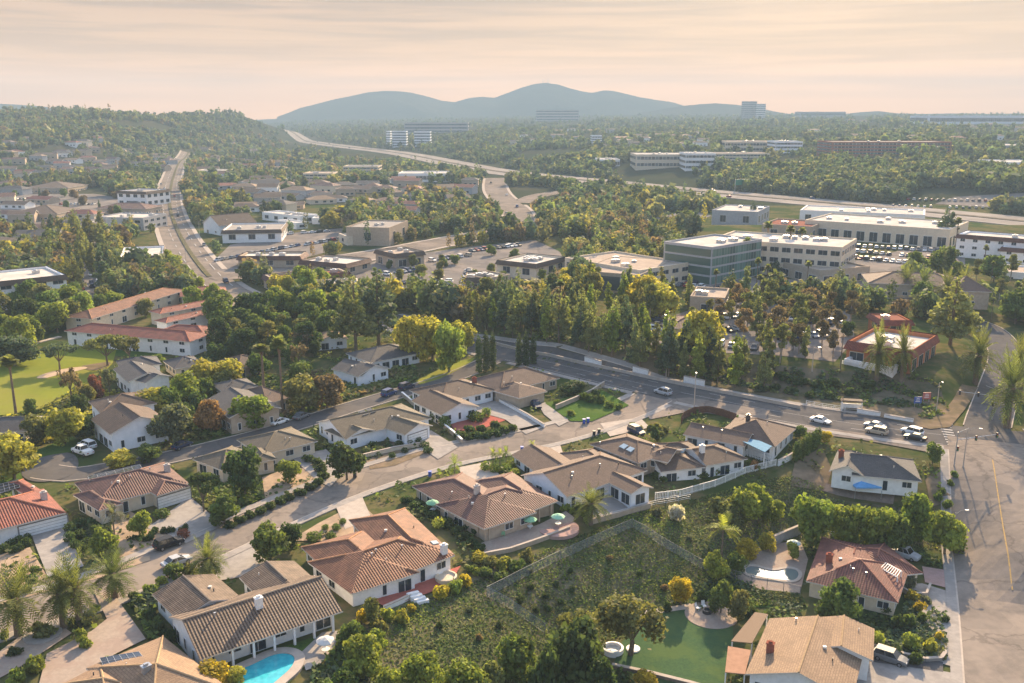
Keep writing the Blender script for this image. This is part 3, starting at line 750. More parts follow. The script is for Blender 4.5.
def block(label, a, b, w, h, wall='white', roof='whiteflat', floors=2, name='office_building', cat='office', kind='band', dens=4.5, units=3, parapet=.7, mansard=None, zb=None, glassy=False, bandmat=None, far=False, world=None, ybase=None):
    """flat-roofed building. a, b: pixels of the near roof corners; w: depth in metres; h: height"""
    z = 0
    if ybase is not None:
        A_ = P((a[0] + b[0]) / 2, ybase); zb = A_[2]; h = max(PZ_at(a[0], a[1], A_[1])[1] - zb, 3); W = Wing((PZ_at(a[0], a[1], A_[1])[0], A_[1]), (PZ_at(b[0], a[1], A_[1])[0], A_[1]), w, h=h, px=False)
    elif zb is None:
        for _ in range(6):
            pa, pb = PZ(*a, z + h), PZ(*b, z + h); z = T((pa[0] + pb[0]) / 2, (pa[1] + pb[1]) / 2)
        zb = z
    if ybase is None: W = Wing(a, b, w, h=h)
    W.solve(zb); c = W.A + W.u * W.L / 2 + W.n * w / 2
    root = empty(name, (c.x, c.y, zb)); tag(root, label, cat)
    q = [W.pt(x, y, c) for x, y in ((0, 0), (W.Lu, 0), (W.Lu, W.Lv), (0, W.Lv))]; P2 = [(p.x, p.y) for p in q]
    EXCL.append([(p.x + c.x, p.y + c.y) for p in q])
    m = MB(); m.prism(P2, -2.5 if ybase is None else -12, h - .02)
    k = 1 - 1.0 / max(4, min(W.Lu, W.Lv)); inn = [(x * k, y * k) for x, y in P2]
    for i in range(4):
        j = (i + 1) % 4; m.face([(*P2[i], h - .02), (*P2[j], h - .02), (*P2[j], h + parapet), (*P2[i], h + parapet)]); m.face([(*P2[i], h + parapet), (*P2[j], h + parapet), (*inn[j], h + parapet), (*inn[i], h + parapet)])
        m.face([(*inn[j], h), (*inn[i], h), (*inn[i], h + parapet), (*inn[j], h + parapet)])
    m.obj('wall', WALLS[wall], root)
    r = MB(); r.face([(*p, h + .05) for p in inn]); ro = r.obj('roof', ROOFS[roof], root)
    if mansard:
        mm = MB()
        for i in range(4):
            j = (i + 1) % 4; o0, o1 = Vector(P2[i]) * 1.0, Vector(P2[j]) * 1.0; e0, e1 = o0 + o0.normalized() * 1.1, o1 + o1.normalized() * 1.1
            t = (e1 - e0).normalized(); ln = (e1 - e0).length
            mm.face([(e0.x, e0.y, h - .9), (e1.x, e1.y, h - .9), (o1.x, o1.y, h + parapet + .25), (o0.x, o0.y, h + parapet + .25)], 0, [(0, 0), (ln, 0), (ln, 2), (0, 2)])
            mm.face([(e0.x, e0.y, h - .95), (o0.x, o0.y, h - .95), (o1.x, o1.y, h - .95), (e1.x, e1.y, h - .95)], 0, [(0, 0)] * 4)
        mm.obj('mansard', ROOFS[mansard], root)
    rnd = random.Random(hash_(label))
    for i in range(units):
        x, y = q[0].lerp(q[2], rnd.uniform(.25, .75)) + W.u * rnd.uniform(-.3, .3) * W.Lu; s = rnd.uniform(1.6, 3.2)
        if abs((Vector((x, y))).dot(W.u)) > W.Lu * .42: continue
        u = MB(); u.box((x, y, h + .06), (s, s * .8, 1.2), math.atan2(W.u.y, W.u.x)); u.box((x, y, h + 1.26), (s * .5, s * .5, .2), 0); u.obj('roof_unit', M_METAL, ro)
    fh = h / floors; cnt = 0
    for k in range(4):
        a_, b_ = q[k], q[(k + 1) % 4]; Ln = (b_ - a_).length; d = (b_ - a_) / Ln; nn = Vector((d.y, -d.x))
        if nn.dot(Vector((-c.x, -c.y))) < -abs(c.length) * .35: continue
        if far or glassy:
            for st in range(floors):
                g = MB(); mid = (a_ + b_) / 2 + nn * .06; g.box((mid.x, mid.y, st * fh + fh * (.12 if glassy else .3)), (Ln * .97, .1, fh * (.78 if glassy else .45)), math.atan2(d.y, d.x)); g.obj('window_band', bandmat or M_BAND, root)
        else:
            n = max(1, int(Ln / dens)); sx = (Ln / n) / 4.2
            for st in range(floors):
                for i in range(n):
                    if cnt > 95: break
                    p = a_ + d * (Ln * (i + .5) / n) + nn * .045; kk = kind if not (st == 0 and kind == 'band') else 'band'
                    add_win(root, kk, p.x, p.y, st * fh + (fh * .28 if kk != 'shop' else .3), math.atan2(d.y, d.x), sx=min(1.15, sx), sz=fh * (.5 if kk != 'shop' else .6) / {'band': 1.5, 'shop': 2.4, 'win': 1.4}.get(kk, 1.5)); cnt += 1
    return root, W, zb
# ------------------------------------------------------------ cars
M_PAINT = plain('car_paint', (1, 1, 1), .5, 0, .2, True, .0); M_TYRE = plain('tyre', (.02, .02, .02), .9); M_CARGL = plain('car_glass', (.02, .025, .03), .08, 0, .7)
M_LAMPW = plain('headlight_lens', (.7, .7, .68), .15); M_LAMPR = plain('tail_lens', (.35, .02, .02), .2); M_RIM = plain('alloy', (.4, .4, .42), .35, .8)
def car_proto(kind, parts=True):
    st = {'sedan': dict(L=4.7, W=1.82, belt=.92, roof=1.4, cab=(-1.6, -.9, .35, 1.2), hood=.86, trunk=.95), 'suv': dict(L=4.75, W=1.9, belt=1.08, roof=1.72, cab=(-2.15, -1.85, .45, 1.1), hood=1.02, trunk=1.1),
          'pickup': dict(L=5.6, W=1.98, belt=1.15, roof=1.85, cab=(-.75, -.55, .75, 1.4), hood=1.12, trunk=1.1), 'van': dict(L=5.2, W=1.98, belt=1.15, roof=2.0, cab=(-2.5, -2.35, 1.3, 1.9), hood=1.1, trunk=1.2)}[kind]
    Ln, Wd = st['L'], st['W'] / 2; x0, x1 = -Ln / 2, Ln / 2
    body = MB()
    sec = [(x0, .78, .45, st['trunk'] - .2), (x0 + .12, .93, .32, st['trunk'] - .05), (x0 + .9, 1, .25, st['belt']), (-.3, 1, .22, st['belt']), (.9, 1, .22, st['belt'] - .01), (x1 - .7, .97, .25, st['hood'] - .06), (x1 - .12, .88, .3, st['hood'] - .2), (x1, .74, .4, st['hood'] - .32)]
    rings = []
    for x, k, z0, z1 in sec:
        w = Wd * k; rings.append([(x, -w * .9, z0), (x, w * .9, z0), (x, w, z0 + .12), (x, w, z1 - .22), (x, w * .9, z1), (x, -w * .9, z1), (x, -w, z1 - .22), (x, -w, z0 + .12)])
    for A, B in zip(rings, rings[1:]):
        for i in range(8): j = (i + 1) % 8; body.face([A[j], A[i], B[i], B[j]])
    body.face(rings[0]); body.face(rings[-1][::-1])
    c0, c1, c2, c3 = st['cab']; b, t = st['belt'] - .02, st['roof']; wb, wt = Wd * .9, Wd * .74
    cab = MB(); lo = [(c0, -wb, b), (c3, -wb, b), (c3, wb, b), (c0, wb, b)]; hi = [(c1, -wt, t), (c2, -wt, t), (c2, wt, t), (c1, wt, t)]
    for i in range(4): j = (i + 1) % 4; cab.face([lo[i], lo[j], hi[j], hi[i]])
    rf = MB(); rf.prism([(c1 - .05, -wt - .03), (c2 + .05, -wt - .03), (c2 + .05, wt + .03), (c1 - .05, wt + .03)], t - .03, t + .05)
    for sy in (-1, 1):
        for xa, xb in ((c0, c1), (c3, c2), ((c0 + c3) / 2, (c1 + c2) / 2)): rf.tube((xa, sy * wb, b), (xb, sy * (wt + .01), t), .05, n=4)
    if kind == 'pickup':
        body.box((x0 + .85, 0, st['belt'] - .005), (1.5, 1.5, .01), mi=0)
    wh = MB(); wh.tube((0, -.11, 0), (0, .11, 0), .34, n=14); rm = MB(); rm.tube((0, -.13, 0), (0, .13, 0), .2, n=10)
    if not parts:
        m = MB()
        for src, mi in ((body, 0), (cab, 1), (rf, 0)):
            for f in src.f: m.face([src.v[i] for i in f], mi)
        for wx in (x0 + .9, x1 - .95):
            for wy in (-Wd + .1, Wd - .1): m.tube((wx, wy - .11, .33), (wx, wy + .11, .33), .33, n=8, mi=2)
        return mobj('parked_car', m.mesh('parked_car', [M_PAINT, M_CARGL, M_TYRE]))
    root = empty('parked_car', (0, 0, -500)); bo = body.obj('body', M_PAINT, root); rf.obj('roof_panel', M_PAINT, root); cab.obj('windows', M_CARGL, root)
    wme, rme = wh.mesh('wheel', M_TYRE), rm.mesh('rim', M_RIM)
    for wx in (x0 + .9, x1 - .95):
        for wy in (-Wd + .1, Wd - .1): w = mobj('wheel', wme, root, (wx, wy, .34)); mobj('rim', rme, w)
    hl, tl = MB(), MB(); hl.box((0, 0, 0), (.12, .35, .14)); tl.box((0, 0, 0), (.08, .3, .18)); hm, tm = hl.mesh('headlight', M_LAMPW), tl.mesh('tail_light', M_LAMPR)
    for sy in (-1, 1): mobj('headlight', hm, root, (x1 - .1, sy * Wd * .62, st['hood'] - .36)); mobj('tail_light', tm, root, (x0 + .02, sy * Wd * .6, st['trunk'] - .42))
    return root
CARP = {}; CARC = {'white': (.75, .75, .73), 'silver': (.42, .43, .44), 'grey': (.16, .165, .17), 'black': (.015, .015, .018), 'blue': (.03, .06, .16), 'red': (.3, .03, .025), 'beige': (.4, .34, .26), 'navy': (.02, .03, .07)}
def car(kind, x, y, rz, col, detail=True, z=None):
    key = (kind, detail)
    if key not in CARP:
        o = CARP[key] = car_proto(kind, detail); first = True
    else: o = CARP[key]; first = False
    c = o if first else (copy_tree(o) if detail else o.copy())
    if not first and not detail: link(c)
    c.location = (x, y, (T(x, y) if z is None else z) + (.09 if detail else .1)); c.rotation_euler.z = rz
    cc = CARC[col] + (1,); c.color = cc
    for ch in c.children: ch.color = cc
    c.name = 'pickup_truck' if kind == 'pickup' else 'parked_car'
    return c
def carpx(kind, a, b, col, label=None, group=None, cat='car'):
    """a, b: pixels of the rear and front ends"""
    A, B = Vector(P(*a)[:2]), Vector(P(*b)[:2]); m = (A + B) / 2; d = B - A
    o = car(kind, m.x, m.y, math.atan2(d.y, d.x), col); return tag(o, label, cat, group)
def carrow(a, b, n, ang_off, cols, seed=0, miss=.12, kinds=('sedan', 'suv', 'sedan', 'suv')):
    A, B = Vector(P(*a)[:2]), Vector(P(*b)[:2]); d = B - A; rz = math.atan2(d.y, d.x) + ang_off; rn = random.Random(seed); out = []
    n = max(2, min(n, int(d.length / 2.65)))
    for i in range(n):
        if rn.random() < miss: continue
        p = A.lerp(B, (i + .5) / n); out.append(car(rn.choice(kinds), p.x, p.y, rz + (math.pi if rn.random() < .4 else 0), rn.choice(cols), False))
    return out
# ------------------------------------------------------------ camera, light, sky
cam = bpy.data.objects.new('camera', bpy.data.cameras.new('camera')); link(cam); SC.camera = cam
cam.location = (0, 0, H); cam.rotation_euler = (math.pi / 2 - PIT, 0, 0)
cam.data.sensor_width = 36; cam.data.lens = F / 1024 * 36; cam.data.clip_end = 60000; cam.data.clip_start = 1
SUN_AZ, SUN_EL = R(17), R(23)
sd = Vector((math.sin(SUN_AZ) * math.cos(SUN_EL), math.cos(SUN_AZ) * math.cos(SUN_EL), math.sin(SUN_EL)))
sl = bpy.data.lights.new('sun', 'SUN'); sl.energy = 4.8; sl.angle = R(.55); sl.color = (1, .73, .44)
so = bpy.data.objects.new('sun', sl); link(so); so.rotation_euler = (-sd).to_track_quat('-Z', 'Y').to_euler()
w = bpy.data.worlds.new('World'); SC.world = w; w.use_nodes = True; nt = w.node_tree; bg = nt.nodes['Background']
sky = N(nt, 'ShaderNodeTexSky', sky_type='NISHITA'); sky.sun_disc = False; sky.sun_elevation = SUN_EL; sky.sun_rotation = SUN_AZ
sky.altitude = 200; sky.air_density = 1.0; sky.dust_density = 2.2; sky.ozone_density = 1.0
tc = N(nt, 'ShaderNodeTexCoord'); sp = N(nt, 'ShaderNodeSeparateXYZ'); L(nt, tc.outputs['Generated'], sp.inputs[0])
# thin high cloud veil: streaks drawn out along the horizon
mp = N(nt, 'ShaderNodeMapping'); mp.inputs['Scale'].default_value = (2.6, 2.6, 60); L(nt, tc.outputs['Generated'], mp.inputs[0]); mp.inputs['Rotation'].default_value = (R(1.5), R(-2), 0)
n1 = N(nt, 'ShaderNodeTexNoise', i_Scale=1.6, i_Detail=7.0, i_Roughness=.58, i_Distortion=.35); L(nt, mp.outputs[0], n1.inputs['Vector'])
streak = ramp(nt, n1.outputs[0], [(.4, 0), (.6, 1)])
elev = ramp(nt, sp.outputs[2], [(0.0, 0), (.03, .45), (.11, 1)])
# brightest along the horizon, where the light passes most air
grad = ramp(nt, sp.outputs[2], [(0, (.68, .34, .155)), (.028, (.62, .32, .155)), (.05, (.335, .188, .1)), (.075, (.24, .146, .087)), (.12, (.162, .106, .074))])
veil = mixc(nt, 1.0, grad, (10, 10, 10), 'MULTIPLY')
shade = mixc(nt, elev, (.93, .93, .96), (.66, .7, .78)); dark = mixc(nt, 1.0, veil, shade, 'MULTIPLY')
cl = mixc(nt, streak, dark, veil)
cover = ramp(nt, sp.outputs[2], [(0, .985), (.125, .97), (.2, .4), (.4, .12)])
fin = mixc(nt, cover, sky.outputs[0], cl)
L(nt, fin, bg.inputs['Color']); bg.inputs['Strength'].default_value = .15
SC.view_settings.view_transform = 'Standard'; SC.view_settings.look = 'None'; SC.view_settings.exposure = 1.58; SC.view_settings.gamma = 1
try:
    SC.cycles.max_bounces = 5; SC.cycles.diffuse_bounces = 2; SC.cycles.transparent_max_bounces = 6; SC.cycles.volume_bounces = 0; SC.cycles.volume_step_rate = 4; SC.cycles.use_denoising = True; SC.cycles.use_adaptive_sampling = True
except Exception: pass
# ------------------------------------------------------------ air
hz = MB(); hz.box((0, 2720, -14), (14000, 7760, 292)); haze = hz.mesh('haze', [])
hm = bpy.data.materials.new('haze_air'); hm.use_nodes = True; t = hm.node_tree; t.nodes.remove(t.nodes['Principled BSDF'])
pv = N(t, 'ShaderNodeVolumePrincipled'); pv.inputs['Color'].default_value = (.32, .46, .6, 1); pv.inputs['Density'].default_value = 2.5e-4; pv.inputs['Anisotropy'].default_value = 0.0
L(t, pv.outputs[0], t.nodes['Material Output'].inputs['Volume']); haze.materials.append(hm); ho = mobj('haze', haze); tag(ho, 'thin blue-grey evening haze over the valley', 'haze', kind='stuff')
hm.cycles.homogeneous_volume = True
# ------------------------------------------------------------ ground
M_GROUND = surf('ground', (.07, .085, .03), (.15, .12, .06), .45, c3=(.045, .07, .022), scale2=.06, amt3=.9, bump=.4)
M_FARG = surf('far_ground', (.04, .05, .028), (.075, .07, .045), .02, c3=(.045, .055, .03), scale2=.006, amt3=.8)
def terrain():
    ys = [15.0]
    while ys[-1] < 6450: ys.append(ys[-1] + max(1.3, ys[-1] * .011))
    ys = np.array(ys); ts = np.linspace(-1, 1, 300); X = ts[None, :] * (ys[:, None] * .82 + 60); Y = np.repeat(ys[:, None], 300, 1)
    Z = TA(X.ravel(), Y.ravel()).reshape(X.shape)
    me = bpy.data.meshes.new('ground'); n, m = X.shape; v = np.stack([X, Y, Z], 2).reshape(-1, 3)
    i = np.arange(n - 1)[:, None] * m + np.arange(m - 1)[None, :]; q = np.stack([i, i + 1, i + m + 1, i + m], 2).reshape(-1, 4)
    me.vertices.add(len(v)); me.vertices.foreach_set('co', v.ravel()); me.loops.add(q.size); me.loops.foreach_set('vertex_index', q.ravel().astype(np.int32))
    me.polygons.add(len(q)); me.polygons.foreach_set('loop_start', np.arange(0, q.size, 4, dtype=np.int32)); me.polygons.foreach_set('loop_total', np.full(len(q), 4, np.int32))
    me.materials.append(M_GROUND); me.materials.append(M_FARG)
    mi = np.where(np.repeat(ys[:-1], m - 1) > 700, 1, 0).astype(np.int32); me.polygons.foreach_set('material_index', mi); me.polygons.foreach_set('use_smooth', [True] * len(q))
    me.update(calc_edges=True); o = mobj('ground', me); tag(o, kind='structure')
terrain()
def mountain(name, prof, y0, depth, mat, seed, hs=1.0):
    """prof: pixel skyline; a real massif with depth, spurs and gullies"""
    xs = [PZ_at(px, py, y0) for px, py in prof]; X = np.linspace(xs[0][0], xs[-1][0], 240); Zr = np.interp(X, [p[0] for p in xs], [p[1] for p in xs])
    V = np.linspace(-1, 1, 60); v = []; rng = np.random.default_rng(seed)
    from mathutils import noise as mn
    for j, t in enumerate(V):
        for x, zr in zip(X, Zr):
            rid = mn.fractal(Vector((x / 260 + seed, t * depth / 260, seed)), .9, 2.2, 5); k = (1 - abs(t)) ** .85
            z = zr * k * (1 + rid * .12 * min(1, abs(t) * 2.2)) if zr > 0 else 0
            xx = x + 140 * rid * abs(t)
            v.append((xx, y0 + t * depth, max(z, -5) - 2))
    n = len(X); f = [(j * n + i, j * n + i + 1, (j + 1) * n + i + 1, (j + 1) * n + i) for j in range(59) for i in range(n - 1)]
    me = bpy.data.meshes.new(name); me.from_pydata(v, [], f); me.materials.append(mat); me.polygons.foreach_set('use_smooth', [True] * len(f)); me.update(); o = mobj(name, me); return tag(o, kind='structure')
def PZ_at(px, py, y):
    dx, dy, dz = ray(px, py); t = y / dy; return dx * t, H + dz * t
M_MT = surf('mountain_scrub', (.06, .07, .05), (.09, .085, .06), .004, c3=(.035, .045, .035), scale2=.0015)
mountain('mountain', [(288, 113), (300, 107.5), (318, 103), (335, 98.5), (352, 95), (368, 91.5), (385, 90), (400, 90.5), (412, 92), (428, 96), (442, 100), (455, 101.5), (468, 97.5), (482, 96), (495, 97), (508, 92), (522, 86.5), (535, 83), (545, 82), (558, 83.5), (570, 87.5), (582, 90.5), (592, 92), (604, 89.5), (612, 90), (625, 93), (640, 96.5), (655, 99), (672, 101.5), (690, 107), (705, 112)], 5600, 650, M_MT, 3)
mountain('mountain', [(640, 112), (660, 109), (680, 105.5), (700, 103.5), (715, 102.5), (735, 104), (755, 107), (780, 112), (810, 116), (840, 114), (862, 111.5), (878, 110.5), (895, 112.5), (915, 117)], 4700, 600, M_MT, 8)
mountain('mountain', [(-160, 110), (-90, 104), (-30, 102), (10, 103.5), (35, 105), (70, 109), (110, 114)], 4700, 600, M_MT, 5)
# ------------------------------------------------------------ roads
M_ASPH = surf('asphalt', (.25, .21, .175), (.19, .165, .14), .7, c3=(.31, .26, .215), scale2=.1, rough=.8); M_ASPHD = surf('dark_asphalt', (.12, .115, .11), (.095, .09, .09), .5, c3=(.16, .145, .13), scale2=.08, rough=.75)
def crack(mat, dark=(.06, .055, .05), sc=.07, amt=.35):
    nt = mat.node_tree; b = nt.nodes['Principled BSDF']; src = b.inputs['Base Color'].links[0].from_socket
    g = N(nt, 'ShaderNodeNewGeometry'); n = N(nt, 'ShaderNodeTexNoise', i_Scale=.5, i_Detail=3.0); L(nt, g.outputs['Position'], n.inputs[0])
    va = N(nt, 'ShaderNodeVectorMath', operation='MULTIPLY_ADD'); L(nt, n.outputs[1], va.inputs[0]); va.inputs[1].default_value = (3, 3, 3); L(nt, g.outputs['Position'], va.inputs[2])
    v = N(nt, 'ShaderNodeTexVoronoi', feature='DISTANCE_TO_EDGE', i_Scale=sc); L(nt, va.outputs[0], v.inputs['Vector'])
    f = ramp(nt, v.outputs['Distance'], [(0.004, amt), (.02, 0)]); c = mixc(nt, f, src, dark)
    v2 = N(nt, 'ShaderNodeTexVoronoi', i_Scale=.09, feature='F1', distance='CHEBYCHEV'); L(nt, g.outputs['Position'], v2.inputs['Vector'])
    c = mixc(nt, ramp(nt, v2.outputs['Color'], [(.55, 0), (.75, .35)]), c, tuple(x * 2 for x in dark)); L(nt, c, b.inputs['Base Color'])
crack(M_ASPH); crack(M_ASPHD)
M_CONC = surf('concrete', (.36, .33, .295), (.3, .275, .25), .8, c3=(.25, .23, .21), scale2=.2); M_CONCW = surf('pale_concrete', (.46, .4, .34), (.38, .33, .28), .8)
M_PAINTW = surf('road_paint', (.55, .53, .5), (.4, .38, .35), 2.0); M_PAINTY = surf('yellow_road_paint', (.5, .33, .12), (.32, .24, .13), 2.0)
M_FWY = surf('freeway_concrete', (.36, .32, .28), (.28, .25, .22), .05)
RD = {
 'street': ([(-60, 640), (0, 618), (60, 603), (110, 586), (150, 569), (200, 549), (250, 526), (300, 504), (345, 486), (400, 468), (450, 454), (510, 443.5), (560, 433), (610, 417), (640, 405), (664, 392)], 4.9, M_ASPH),
 'back_street': ([(45, 472), (70, 476), (100, 471), (140, 464), (200, 451), (255, 437), (300, 424), (340, 411), (390, 396), (430, 385), (465, 373), (492, 360), (505, 352)], 3.4, M_ASPHD),
 'avenue': ([(380, 318), (440, 335), (500, 351), (560, 365), (640, 384), (720, 401), (800, 416), (880, 428), (960, 437.5), (1060, 446), (1200, 455)], 7.6, M_ASPHD),
 'hill_road': ([(985, 441), (992, 480), (999, 530), (1008, 590), (1018, 650), (1030, 720), (1050, 800)], 7.3, M_ASPH),
 'approach_road': ([(985, 437), (990, 415), (1001, 385), (1008, 362), (1003, 343), (985, 325), (950, 306), (900, 297), (840, 290), (770, 283)], 4.6, M_ASPHD),
 'arterial': ([(262, 306), (235, 298), (215, 287), (198, 268), (184, 248), (174, 228), (168, 210), (168, 194), (172, 176), (179, 161), (188, 152)], 9, M_ASPH),
 'cross_street': ([(208, 278), (260, 272), (330, 262), (390, 253), (440, 243), (490, 234), (535, 226)], 11, M_ASPH),
 'link_road': ([(505, 232), (520, 222), (517, 210), (503, 200), (495, 190), (495, 178)], 10, M_ASPH),
 'ramp': ([(523, 203), (535, 196), (560, 192), (600, 187)], 8, M_ASPH),
}
LINES = {}
for k, (pts, hw, mt) in RD.items():
    near = min(p[1] for p in pts) > 250; ln = resample([P(*p)[:2] for p in pts], 3.0 if near else 9.0, 2); LINES[k] = ln; ROADS.append((ln[::max(1, len(ln) // 40)] + [ln[-1]], hw))
for q, (k, (pts, hw, mt)) in enumerate(RD.items()):
    ln = LINES[k]; z = .07 + q * .006 + (.1 if hw > 10 else 0)
    NM = {'street': 'street', 'back_street': 'back_street', 'avenue': 'main_road', 'hill_road': 'hill_road', 'approach_road': 'side_road', 'arterial': 'wide_road', 'cross_street': 'cross_street', 'link_road': 'link_road', 'ramp': 'ramp'}
    ribbon(NM[k], ln, -hw, hw, z - .3, z + (.12 if k == 'hill_road' else 0), mt, None, False, ncross=8)
    if hw < 9:
        for s in (-1, 1):
            sk = lambda p, q=q: near_other((p.x, p.y), q, .1)
            a, b = sorted((s * hw, s * (hw + .25))); ribbon('kerb', ln, a, b, -.2, .2, M_CONCW, sk)
            if k in ('street', 'hill_road', 'avenue'):
                a, b = sorted((s * (hw + .25), s * (hw + 1.75))); ribbon('sidewalk', ln, a, b, -.1, .19, M_CONC, sk)
    else:
        for s in (-1, 1):
            a, b = sorted((s * hw, s * (hw + 2.4))); ribbon('sidewalk', ln, a, b, -.2, z + .12, M_CONCW, lambda p, q=q: near_other((p.x, p.y), q, .1))
# painted lines
def dash(line, off, wd, on, gap, mat, name='lane_marking', z=.12, lo=0, hi=1e9, skip=None):
    mb = MB(); s = 0
    for a, b in zip(line, line[1:]):
        d = (b - a); ln = d.length; d.normalize(); n = Vector((-d.y, d.x))
        if lo <= s <= hi and (gap == 0 or (s % (on + gap)) < on) and not (skip and skip((a + b) / 2)):
            p = [a + n * (off - wd / 2), b + n * (off - wd / 2), b + n * (off + wd / 2), a + n * (off + wd / 2)]; g = TA(np.array([v.x for v in p]), np.array([v.y for v in p]))
            mb.face([(v.x, v.y, zz + z) for v, zz in zip(p, g)])
        s += ln
    if mb.f: tag(mb.obj(name, mat), kind='structure')
skI = lambda p: near_other((p.x, p.y), 2, 1.0)
dash(LINES['avenue'], .05, .12, 3, 0, M_PAINTW, z=.1, skip=skI)
dash(LINES['avenue'], 3.7, .16, 3, 6, M_PAINTW, z=.1, skip=skI); dash(LINES['avenue'], -3.7, .16, 3, 6, M_PAINTW, z=.1, skip=skI); dash(LINES['avenue'], -6.3, .14, 3, 0, M_PAINTW, z=.1, skip=skI)
skH = lambda p: near_other((p.x, p.y), 3, 3.0)
dash(LINES['hill_road'], .6, .2, 3, 0, M_PAINTY, z=.23, skip=skH, lo=12, hi=56)
dash(LINES['arterial'], 3.6, .4, 6, 8, M_PAINTW, z=.3); dash(LINES['arterial'], -6, .4, 6, 8, M_PAINTW, z=.3)
ribbon('median', LINES['arterial'][8:], -2.2, -.2, 0, .45, surf('median_planting', (.16, .14, .09), (.1, .1, .05), .4))
# zebra bars at the junction
zb_ = MB()
for i in range(9):
    a, b = P(938 + i * 1.2, 424 + i * 2.6), P(950 + i * 1.2, 425.5 + i * 2.6); d = Vector((b[0] - a[0], b[1] - a[1])).normalized() * .28; n = Vector((-d.y, d.x))
    zb_.face([(a[0] - n.x, a[1] - n.y, a[2] + .11), (b[0] - n.x, b[1] - n.y, b[2] + .11), (b[0] + n.x, b[1] + n.y, b[2] + .11), (a[0] + n.x, a[1] + n.y, a[2] + .11)])
tag(zb_.obj('crosswalk_marking', M_PAINTW), kind='structure')
# the freeway: two carriageways and a planted strip between
fw = resample([p for p in FW], 25, 2)
for nm, a, b in (('freeway', -26, -3), ('freeway', 3, 26)): ribbon(nm, fw, a, b, -1, .5, M_FWY, None, True, ncross=3)
ribbon('freeway_median', fw, -3, 3, -1, .9, surf('median_gravel', (.2, .17, .13), (.12, .11, .08), .1), None, True)
for off in (-18.5, -11, 11, 18.5): dash(fw, off, .9, 50, 50, surf('freeway_lane_wear', (.3, .27, .24), (.25, .22, .2), .1), z=.62)
for s in (): ribbon('slip_road', fw[10:60], s - 5, s + 5, -1, .45, M_ASPH, None, True)
# ------------------------------------------------------------ ground surfaces
M_LAWN = surf('lawn_grass', (.08, .14, .03), (.05, .085, .025), 3.5, c3=(.1, .14, .04), scale2=.1); M_GOLF = surf('fairway_grass', (.2, .22, .035), (.15, .18, .03), .12, c3=(.26, .23, .06), scale2=.03)
M_TURF = surf('artificial_turf', (.065, .115, .05), (.05, .09, .045), 3.0, c3=(.1, .14, .045), scale2=.15); M_DG = surf('decomposed_granite', (.42, .31, .21), (.33, .25, .18), .9, c3=(.22, .17, .12), scale2=.25)
M_DIRT = surf('bare_earth', (.24, .18, .12), (.17, .13, .09), .5, c3=(.1, .09, .05), scale2=.12); M_MULCH = surf('dark_mulch', (.06, .055, .035), (.09, .075, .05), 1.2); M_IVY = surf('ivy_bank', (.03, .055, .022), (.055, .075, .03), 1.5, bump=.6)
M_REDP = surf('red_paving', (.4, .13, .1), (.33, .11, .085), 2); M_PINKP = surf('pink_paving', (.42, .28, .25), (.35, .24, .2), 1.5); M_PAVER = surf('tan_pavers', (.38, .31, .25), (.31, .255, .21), 2.2, c3=(.3, .22, .18), scale2=.3)
M_SAND = surf('bunker_sand', (.5, .38, .27), (.42, .32, .22), .3); M_SLOPE = surf('slope_growth', (.07, .1, .035), (.14, .12, .07), .3, c3=(.19, .155, .115), scale2=.05, amt3=.6, bump=.5)
M_LOT = surf('parking_asphalt', (.22, .2, .18), (.17, .155, .145), .12, c3=(.3, .25, .21), scale2=.04); crack(M_LOT, sc=.05)
S = sheet
NX = dict(excl=False)
S('slope', [(352, 640), (380, 612), (455, 588), (500, 562), (560, 548), (640, 520), (700, 508), (760, 490), (800, 488), (880, 505), (950, 512), (952, 540), (800, 545), (740, 560), (720, 600), (640, 618), (590, 650), (545, 690), (330, 690)], M_SLOPE, .03, 2.0, excl=False)
S('golf_course', [(-30, 366), (20, 357), (62, 346), (95, 341), (118, 344), (115, 356), (112, 366), (95, 378), (72, 392), (50, 405), (25, 416), (-30, 420)], M_GOLF, .12, smoothc=1)
S('fairway', [(90, 340), (140, 335), (190, 341), (196, 352), (150, 358), (110, 356)], M_LAWN, .1)  # shadowed stretch of fairway: its shade is put in as darker grass colour
S('bunker', [(34, 378.5), (48, 373), (66, 369), (84, 367), (89, 368.5), (78, 371.5), (60, 375), (44, 379.5)], M_SAND, .18, smoothc=2, excl=False)
S('bunker', [(78, 367), (96, 364), (112, 362), (108, 368), (92, 372)], M_DIRT, .17, smoothc=1, excl=False)
